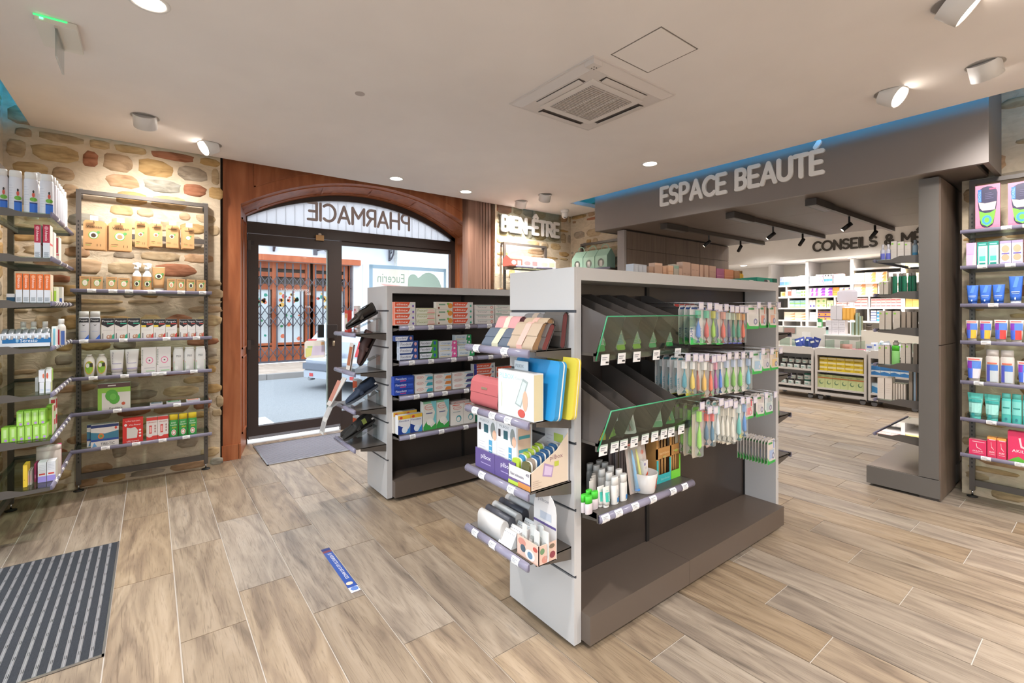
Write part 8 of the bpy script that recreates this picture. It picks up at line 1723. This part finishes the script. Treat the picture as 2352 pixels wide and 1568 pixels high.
row(s_,2217,2256,1,('py',821),0.045,None,(),'white foot cream tube with a pale panel beside the upright',maker=tube_maker('#d9cec6','#d3c8c0',deco_=mug('#d9d3dc'),taper=0.7)); row(s_,2262,2330,2,('py',804),0.045,None,(),'tall white and grey bottle with a blue label',group='tall grey-capped bottles',maker=bottle_maker('#d3cbc4','#d6cfca',shape='flat',caph=0.2,capw=0.92,shoulder=0.04,neck=0.9,deco_=[('r',0.1,0.05,0.35,0.55,'#5a5fc0'),('r',0.35,0.38,0.9,0.55,'#4f7fd0'),('r',0.35,0.05,0.9,0.38,'#c4ccd0'),('r',0.15,0.58,0.85,0.62,'#e0705a')]))
row(s_,2334,2372,1,('py',830),0.045,None,(),'white foot cream tube after the grey-capped bottles',maker=tube_maker('#d9cec6','#d3c8c0',deco_=mug('#cfd3dc'),taper=0.7))
s_ = R(5); AQ = [('r',0.0,0.8,1,1,'#55c0b4'),('r',0.1,0.66,0.9,0.76,'#2f9f98'),('r',0.12,0.25,0.88,0.62,'#9fd8cf'),('e',0.4,0.18,0.12,0.06,'#2f8f90')]
row(s_,2220,2298,2,('py',905),0.05,None,(),'aqua foot care pouch tapering to its foot',group='aqua pouches',maker=tube_maker('#7fcfc4','#55b8ae',deco_=AQ,taper=0.72)); row(s_,2299,2372,3,('py',906),0.05,None,(),'aqua spray can beside the aqua pouches',group='aqua spray cans',maker=bottle_maker('#4fb8b0','#5fc4ba',shape='straight',caph=0.18,capw=0.92,name='spray_can',cat='can',deco_=[('r',0.05,0.3,0.95,0.75,'#7fd0c8'),('r',0.15,0.5,0.85,0.54,'#2f9088'),('e',0.5,0.14,0.15,0.05,'#2f7f88')]))
s_ = R(6); MG = [('p',[(0.4,0.75),(0.45,0.5),(0.75,0.38),(0.72,0.42),(0.48,0.55),(0.44,0.78)],'#f0c9cc'),('r',0.2,0.86,0.9,0.9,'#f0b9c4'),('t','AKILEINE',0.2,0.25,0.08,'#f6e6ea',0.6),('r',0.2,0.17,0.85,0.19,'#f0b9c4')]
row(s_,2225,2266,1,('py',1010),0.06,'#d8305f',MG,'square magenta foot care carton beside the upright',top=[('r',0,0,1,1,'#c98a90')]); row(s_,2267,2312,2,('py',1006),0.05,'#d8355a',[('r',0,0.9,1,1,'#e8a04a')]+MG,'narrow magenta carton with an orange top edge',group='narrow magenta cartons',top=[('r',0,0,1,1,'#e0a060')])
row(s_,2314,2400,1,('py',995),0.06,'#d8305f',[('p',[(0.5,0),(1,0),(1,1),(0.75,1)],'#e8703f'),('t','AKILEINE',0.12,0.33,0.09,'#f6e6ea',0.7),('p',[(0.3,0.8),(0.36,0.5),(0.75,0.38),(0.4,0.56),(0.36,0.82)],'#f0c9cc'),('p',[(0,0.02),(0.15,0.12),(0.3,0.2),(0.5,0.08),(0.7,0.16),(0.95,0.05),(0.95,0)],'#5fae3a')],'large magenta and orange carton with green leaves')
# =================================================================== STREET OUTSIDE
ASPH = grain_mat('asphalt', [(0.3,'#7f8083'),(0.7,'#a2a3a6')], (90,90,90), 0.9, 0.3)
struct(MB().box(-30,6.5,-0.3,40,11.5,-0.12,ASPH).build('road'))
struct(MB().box(-30,11.5,-0.3,40,13.7,-0.01,grain_mat('pavement_stone', [(0.3,'#a79484'),(0.7,'#c2aea0')], (3,3,3), 0.9, 0.1)).build('pavement_far'))
struct(MB().box(-30,5.64,-0.3,40,6.5,-0.03,grain_mat('pale_step', [(0.3,'#b9aea5'),(0.7,'#cdc3ba')], (8,8,8), 0.9, 0.1)).build('pavement_near'))
struct(MB().box(-30,-30,-0.3,-1.1,5.6,-0.03,mat('#a5a09a',0.9)).build('pavement_side'))
kb = struct(empty('kerb'), 'stone kerb across the street')
for i in range(14): MB().box(-3+i*1.0+0.005,11.36,-0.2,-2+i*1.0-0.005,11.5,0.0,mat('#9b9490',0.85)).build('kerb_stone', kb)
YG = 13.7
fw_ = tag(empty('street_house'), 'white plastered house across the street with a red-brown lintel over a gated shopfront', 'building')
def GX(px): return Xat(px, YG)
def GZ_(px, py): return ZatY(px, py, YG)
gx0, gx1, gz1 = GX(540), GX(812), GZ_(700,603)
PL1 = grain_mat('street_plaster', [(0.3,'#cfd0d6'),(0.7,'#d9dae0')], (2,2,2), 0.9, 0.05)
MB().box(-12,YG,-0.01,gx0,YG+0.3,6.5,PL1).box(gx1,YG,-0.01,GX(905),YG+0.3,6.5,PL1).box(gx0,YG,gz1,gx1,YG+0.3,6.5,PL1).build('wall', fw_)
RW = grain_mat('red_gate_wood', [(0.3,'#a3502f'),(0.7,'#bd6a44')], (6,6,1), 0.6, 0.05)
MB().box(gx0-0.3,YG-0.1,gz1,GX(826),YG,GZ_(700,590)+0.0,RW).build('lintel', fw_)
MB().box(gx0,YG+0.28,0,gx1,YG+0.32,gz1,mat('#4a4038',0.8)).build('recess_back', fw_)
# timber shopfront behind the gate
for i, px in enumerate((560,628,705,716,795,803)):
    MB().box(GX(px),YG+0.16,0,GX(px)+(0.13 if i != 2 else 0.2),YG+0.28,gz1,RW).build('post', fw_)
for z0, z1 in ((0.02,0.42),(0.46,0.52),(1.95,2.1),(2.3,2.42),(2.52,gz1)): MB().box(gx0,YG+0.18,z0,gx1,YG+0.27,z1,RW).build('rail', fw_)
FLO = ('#2f9a86','#d65a4e','#e9b45a','#3f8f5a','#e07a5a')
rr = random.Random(11)
for a, b in ((565,625),(634,702),(722,793)):
    p = MB().box(GX(a),YG+0.235,0.52,GX(b),YG+0.25,1.95,mat('#d9e0e4',0.35))
    for k in range(26):
        x = rr.uniform(GX(a)+0.1,GX(b)-0.1); z = rr.choice((rr.uniform(1.6,1.9),rr.uniform(0.55,1.9))); r = rr.uniform(0.03,0.08); n = 6
        p.add([(x+r*rr.uniform(.6,1)*math.cos(i*2*math.pi/n),YG+0.232,z+r*rr.uniform(.6,1)*math.sin(i*2*math.pi/n)) for i in range(n)][::-1], [tuple(range(n))], mat(rr.choice(FLO),0.6))
    p.build('painted_pane', fw_)
# folding lattice gate
gt = tag(empty('lattice_gate'), 'dark folding lattice gate drawn across the red-brown shopfront', 'gate')
GM = mat('#55525a',0.5,0.3); yb_ = YG+0.08
nb = 15
for i in range(nb):
    x = GX(560)+(GX(808)-GX(560))*i/(nb-1)
    MB().box(x-0.018,yb_-0.012,0.03,x+0.018,yb_+0.012,gz1-0.04,GM).build('bar', gt)
    if i < nb-1:
        x2 = GX(560)+(GX(808)-GX(560))*(i+1)/(nb-1)
        for z0, z1 in ((0.12,0.42),(0.95,1.25),(1.25,1.55),(2.02,2.3)):
            d = MB().tube([(x,yb_-0.02,z0),(x2,yb_-0.02,z1)],0.011,GM,5).build('lattice_strut', gt)
            MB().tube([(x,yb_-0.03,z1),(x2,yb_-0.03,z0)],0.011,GM,5).build('lattice_strut', gt)
MB().box(GX(560),yb_-0.02,0.0,GX(812),yb_+0.02,0.05,GM).build('bottom_track', gt)
# things on the facade
gu = tag(empty('roof_gutter'), 'grey metal gutter with scrolled iron bracket high on the white house', 'gutter')
zg = GZ_(850,562)
MB().tube([(GX(540),YG-0.3,zg),(GX(912),YG-0.3,zg)],0.07,mat('#9aa0aa',0.4,0.6),10).build('pipe', gu)
br = MB(); bx = GX(893)
br.tube([(bx,YG-0.05,zg-0.45),(bx,YG-0.05,zg)],0.03,GM,6).tube([(bx,YG-0.05,zg-0.42)]+[(bx,YG-0.05-0.36*math.sin(t*0.157),zg-0.42+0.40*(1-math.cos(t*0.157))) for t in range(1,11)],0.028,GM,6)
br.tube([(bx,YG-0.16+0.07*math.cos(t),zg-0.16+0.07*math.sin(t)) for t in [i*0.6 for i in range(11)]],0.018,GM,5)
br.build('bracket', gu)
b2 = MB(); bx2 = GX(628); b2.tube([(bx2,YG-0.05,zg-0.4),(bx2,YG-0.05,zg)],0.03,GM,6).tube([(bx2,YG-0.05,zg-0.38),(bx2,YG-0.25,zg-0.2),(bx2,YG-0.32,zg)],0.028,GM,6); b2.build('bracket', gu)
wl_ = tag(empty('wall_lantern', (GX(724),YG,GZ_(724,577))), 'grey wall lantern on an arm above the lintel across the street', 'lamp')
MB().box(-0.05,-0.04,-0.1,0.05,0,0.1,GM).build('wall_plate', wl_); MB().tube([(0.04,-0.04,0.02),(0.15,-0.12,0.04),(0.25,-0.16,0.05)],0.015,GM,6).build('arm', wl_)
MB().lathe([(0.0001,0.12),(0.10,0.08),(0.14,0.0),(0.12,-0.02)][::-1],mat('#a7a9ae',0.4),12,(0.32,-0.2,0.02),cap=False).build('shade', wl_)
nh = tag(empty('neighbour_house'), 'rough-cast white house beyond the grey gutter', 'building')
MB().box(GX(905),YG-0.25,-0.01,GX(1016),YG+0.3,7,grain_mat('roughcast', [(0.3,'#c9c8c4'),(0.7,'#e6e5e1')], (16,16,16), 0.95, 0.9)).build('wall', nh)
MB().box(GX(1016),YG-0.27,-0.01,GX(1016)+4,YG+0.3,7,mat('#dfd6c2',0.9)).build('corner_strip', nh)
MB().box(GX(826)+0.1,YG-0.02,0.0,GX(849)+0.6,YG,GZ_(840,607),mat('#d3d6e2',0.7)).build('side_shutter', fw_)
# a parked hatchback, rear towards the door
car = tag(empty('parked_car', (2.72,9.05,-0.12), math.atan2(0.398,0.918)), 'silver hatchback parked across the doorway, tail towards the door', 'car')
PAINT = mat('#c3c8d2',0.25,0.35); CG = mat('#8fa0ad',0.08,0.2); TY = mat('#232325',0.8)
# side profile (x along the car, z up); car local x forward, y left
prof = [(0.0,0.42),(-0.02,0.55),(0.06,0.62),(0.08,0.92),(0.22,1.05),(0.5,1.42),(0.9,1.5),(1.7,1.52),(2.3,1.4),(2.95,0.98),(3.75,0.82),(3.95,0.6),(3.95,0.3),(3.6,0.2),(0.35,0.2),(0.05,0.3)]
def carsec(y, shrink): return [(x+ (0.06*shrink if x < 1 else -0.06*shrink), y, z if z < 0.95 else 0.95+(z-0.95)*(1-0.1*shrink)) for x, z in prof]
secs = [(-0.82,1.0),(-0.79,0.3),(-0.55,0.0),(0.55,0.0),(0.79,0.3),(0.82,1.0)]
vs_ = []
for y, s in secs: vs_ += [(x, y*(0.86 if z > 1.1 else 1.0), z) for x, y_, z in carsec(y, s)]
n = len(prof); fs = [(k*n+i,(k+1)*n+i,(k+1)*n+(i+1)%n,k*n+(i+1)%n) for k in range(len(secs)-1) for i in range(n)]+[tuple(range(n)), tuple((len(secs)-1)*n+i for i in range(n-1,-1,-1))]
MB().add(vs_, fs, PAINT, False).build('body', car)
MB().hexa([(0.235,-0.58,1.06),(0.235,0.58,1.06),(0.25,0.58,1.06),(0.25,-0.58,1.06),(0.475,-0.52,1.385),(0.475,0.52,1.385),(0.49,0.52,1.385),(0.49,-0.52,1.385)],CG).build('rear_window', car)
MB().box(-0.075,-0.78,0.38,0.02,0.78,0.50,mat('#6f7480',0.5)).build('bumper_strip', car)
MB().bbox(-0.06,-0.80,0.22,0.1,0.80,0.38,PAINT,0.03).build('bumper', car)
for s in (-1, 1):
    MB().hexa([(0.03,s*0.52,0.66),(0.03,s*0.80,0.66),(0.25,s*0.835,0.66),(0.2,s*0.55,0.66),(0.06,s*0.60,0.95),(0.06,s*0.79,0.95),(0.25,s*0.825,0.95),(0.2,s*0.6,0.95)] if s > 0 else [(0.03,-0.80,0.66),(0.03,-0.52,0.66),(0.2,-0.55,0.66),(0.25,-0.835,0.66),(0.06,-0.79,0.95),(0.06,-0.60,0.95),(0.2,-0.6,0.95),(0.25,-0.825,0.95)],mat('#c43a3a',0.2)).build('tail_lamp', car)
    MB().box(-0.066,s*0.55-0.05,0.25,-0.055,s*0.55+0.05,0.31,mat('#c94a4a',0.3)).build('reflector', car)
    MB().prism([(0.25,1.06),(0.5,1.38),(1.7,1.46),(2.25,1.34),(2.7,1.06)], lambda u, v, q: (u, s*(0.80+q)*0.90, v), 0, 0.012, CG).build('side_window', car)
    for x in (0.75, 3.1):
        wv = empty('wheel', (x, s*0.78, 0.3), 0, car)
        MB().lathe([(0.2,-0.09),(0.29,-0.09),(0.3,-0.06),(0.3,0.06),(0.29,0.09),(0.2,0.09)],TY,20).xf(Matrix.Rotation(math.pi/2,4,'X')).build('tyre', wv)
        MB().lathe([(0.0001,0.08),(0.05,0.09),(0.2,0.07)][::-1],STEEL,16).xf(Matrix.Rotation(math.pi/2*s,4,'X')).build('rim', wv)
pl = MB().box(-0.03,-0.25,0.60,-0.02,0.25,0.71,mat('#e6e7ea',0.4)).text('-905-TF', lambda u, v: (-0.032,-u,v), -0.22, 0.625, 0.06, INK, 0.42); pl.build('number_plate', car)
MB().lathe([(0.035,0),(0.035,0.12)],STEEL,12).xf(Matrix.Translation((-0.06,0.62,0.2)) @ Matrix.Rotation(math.pi/2,4,'Y')).build('exhaust_pipe', car)
tag(MB().hexa([(1.02,6.35,-0.0295),(1.25,6.35,-0.0295),(1.22,6.95,-0.0295),(1.0,6.95,-0.0295),(1.03,6.37,-0.01),(1.23,6.37,-0.01),(1.2,6.93,-0.01),(1.01,6.93,-0.01)],mat('#f0efec',0.6)).build('white_slab'),'white slab lying on the pale step outside the door','slab')
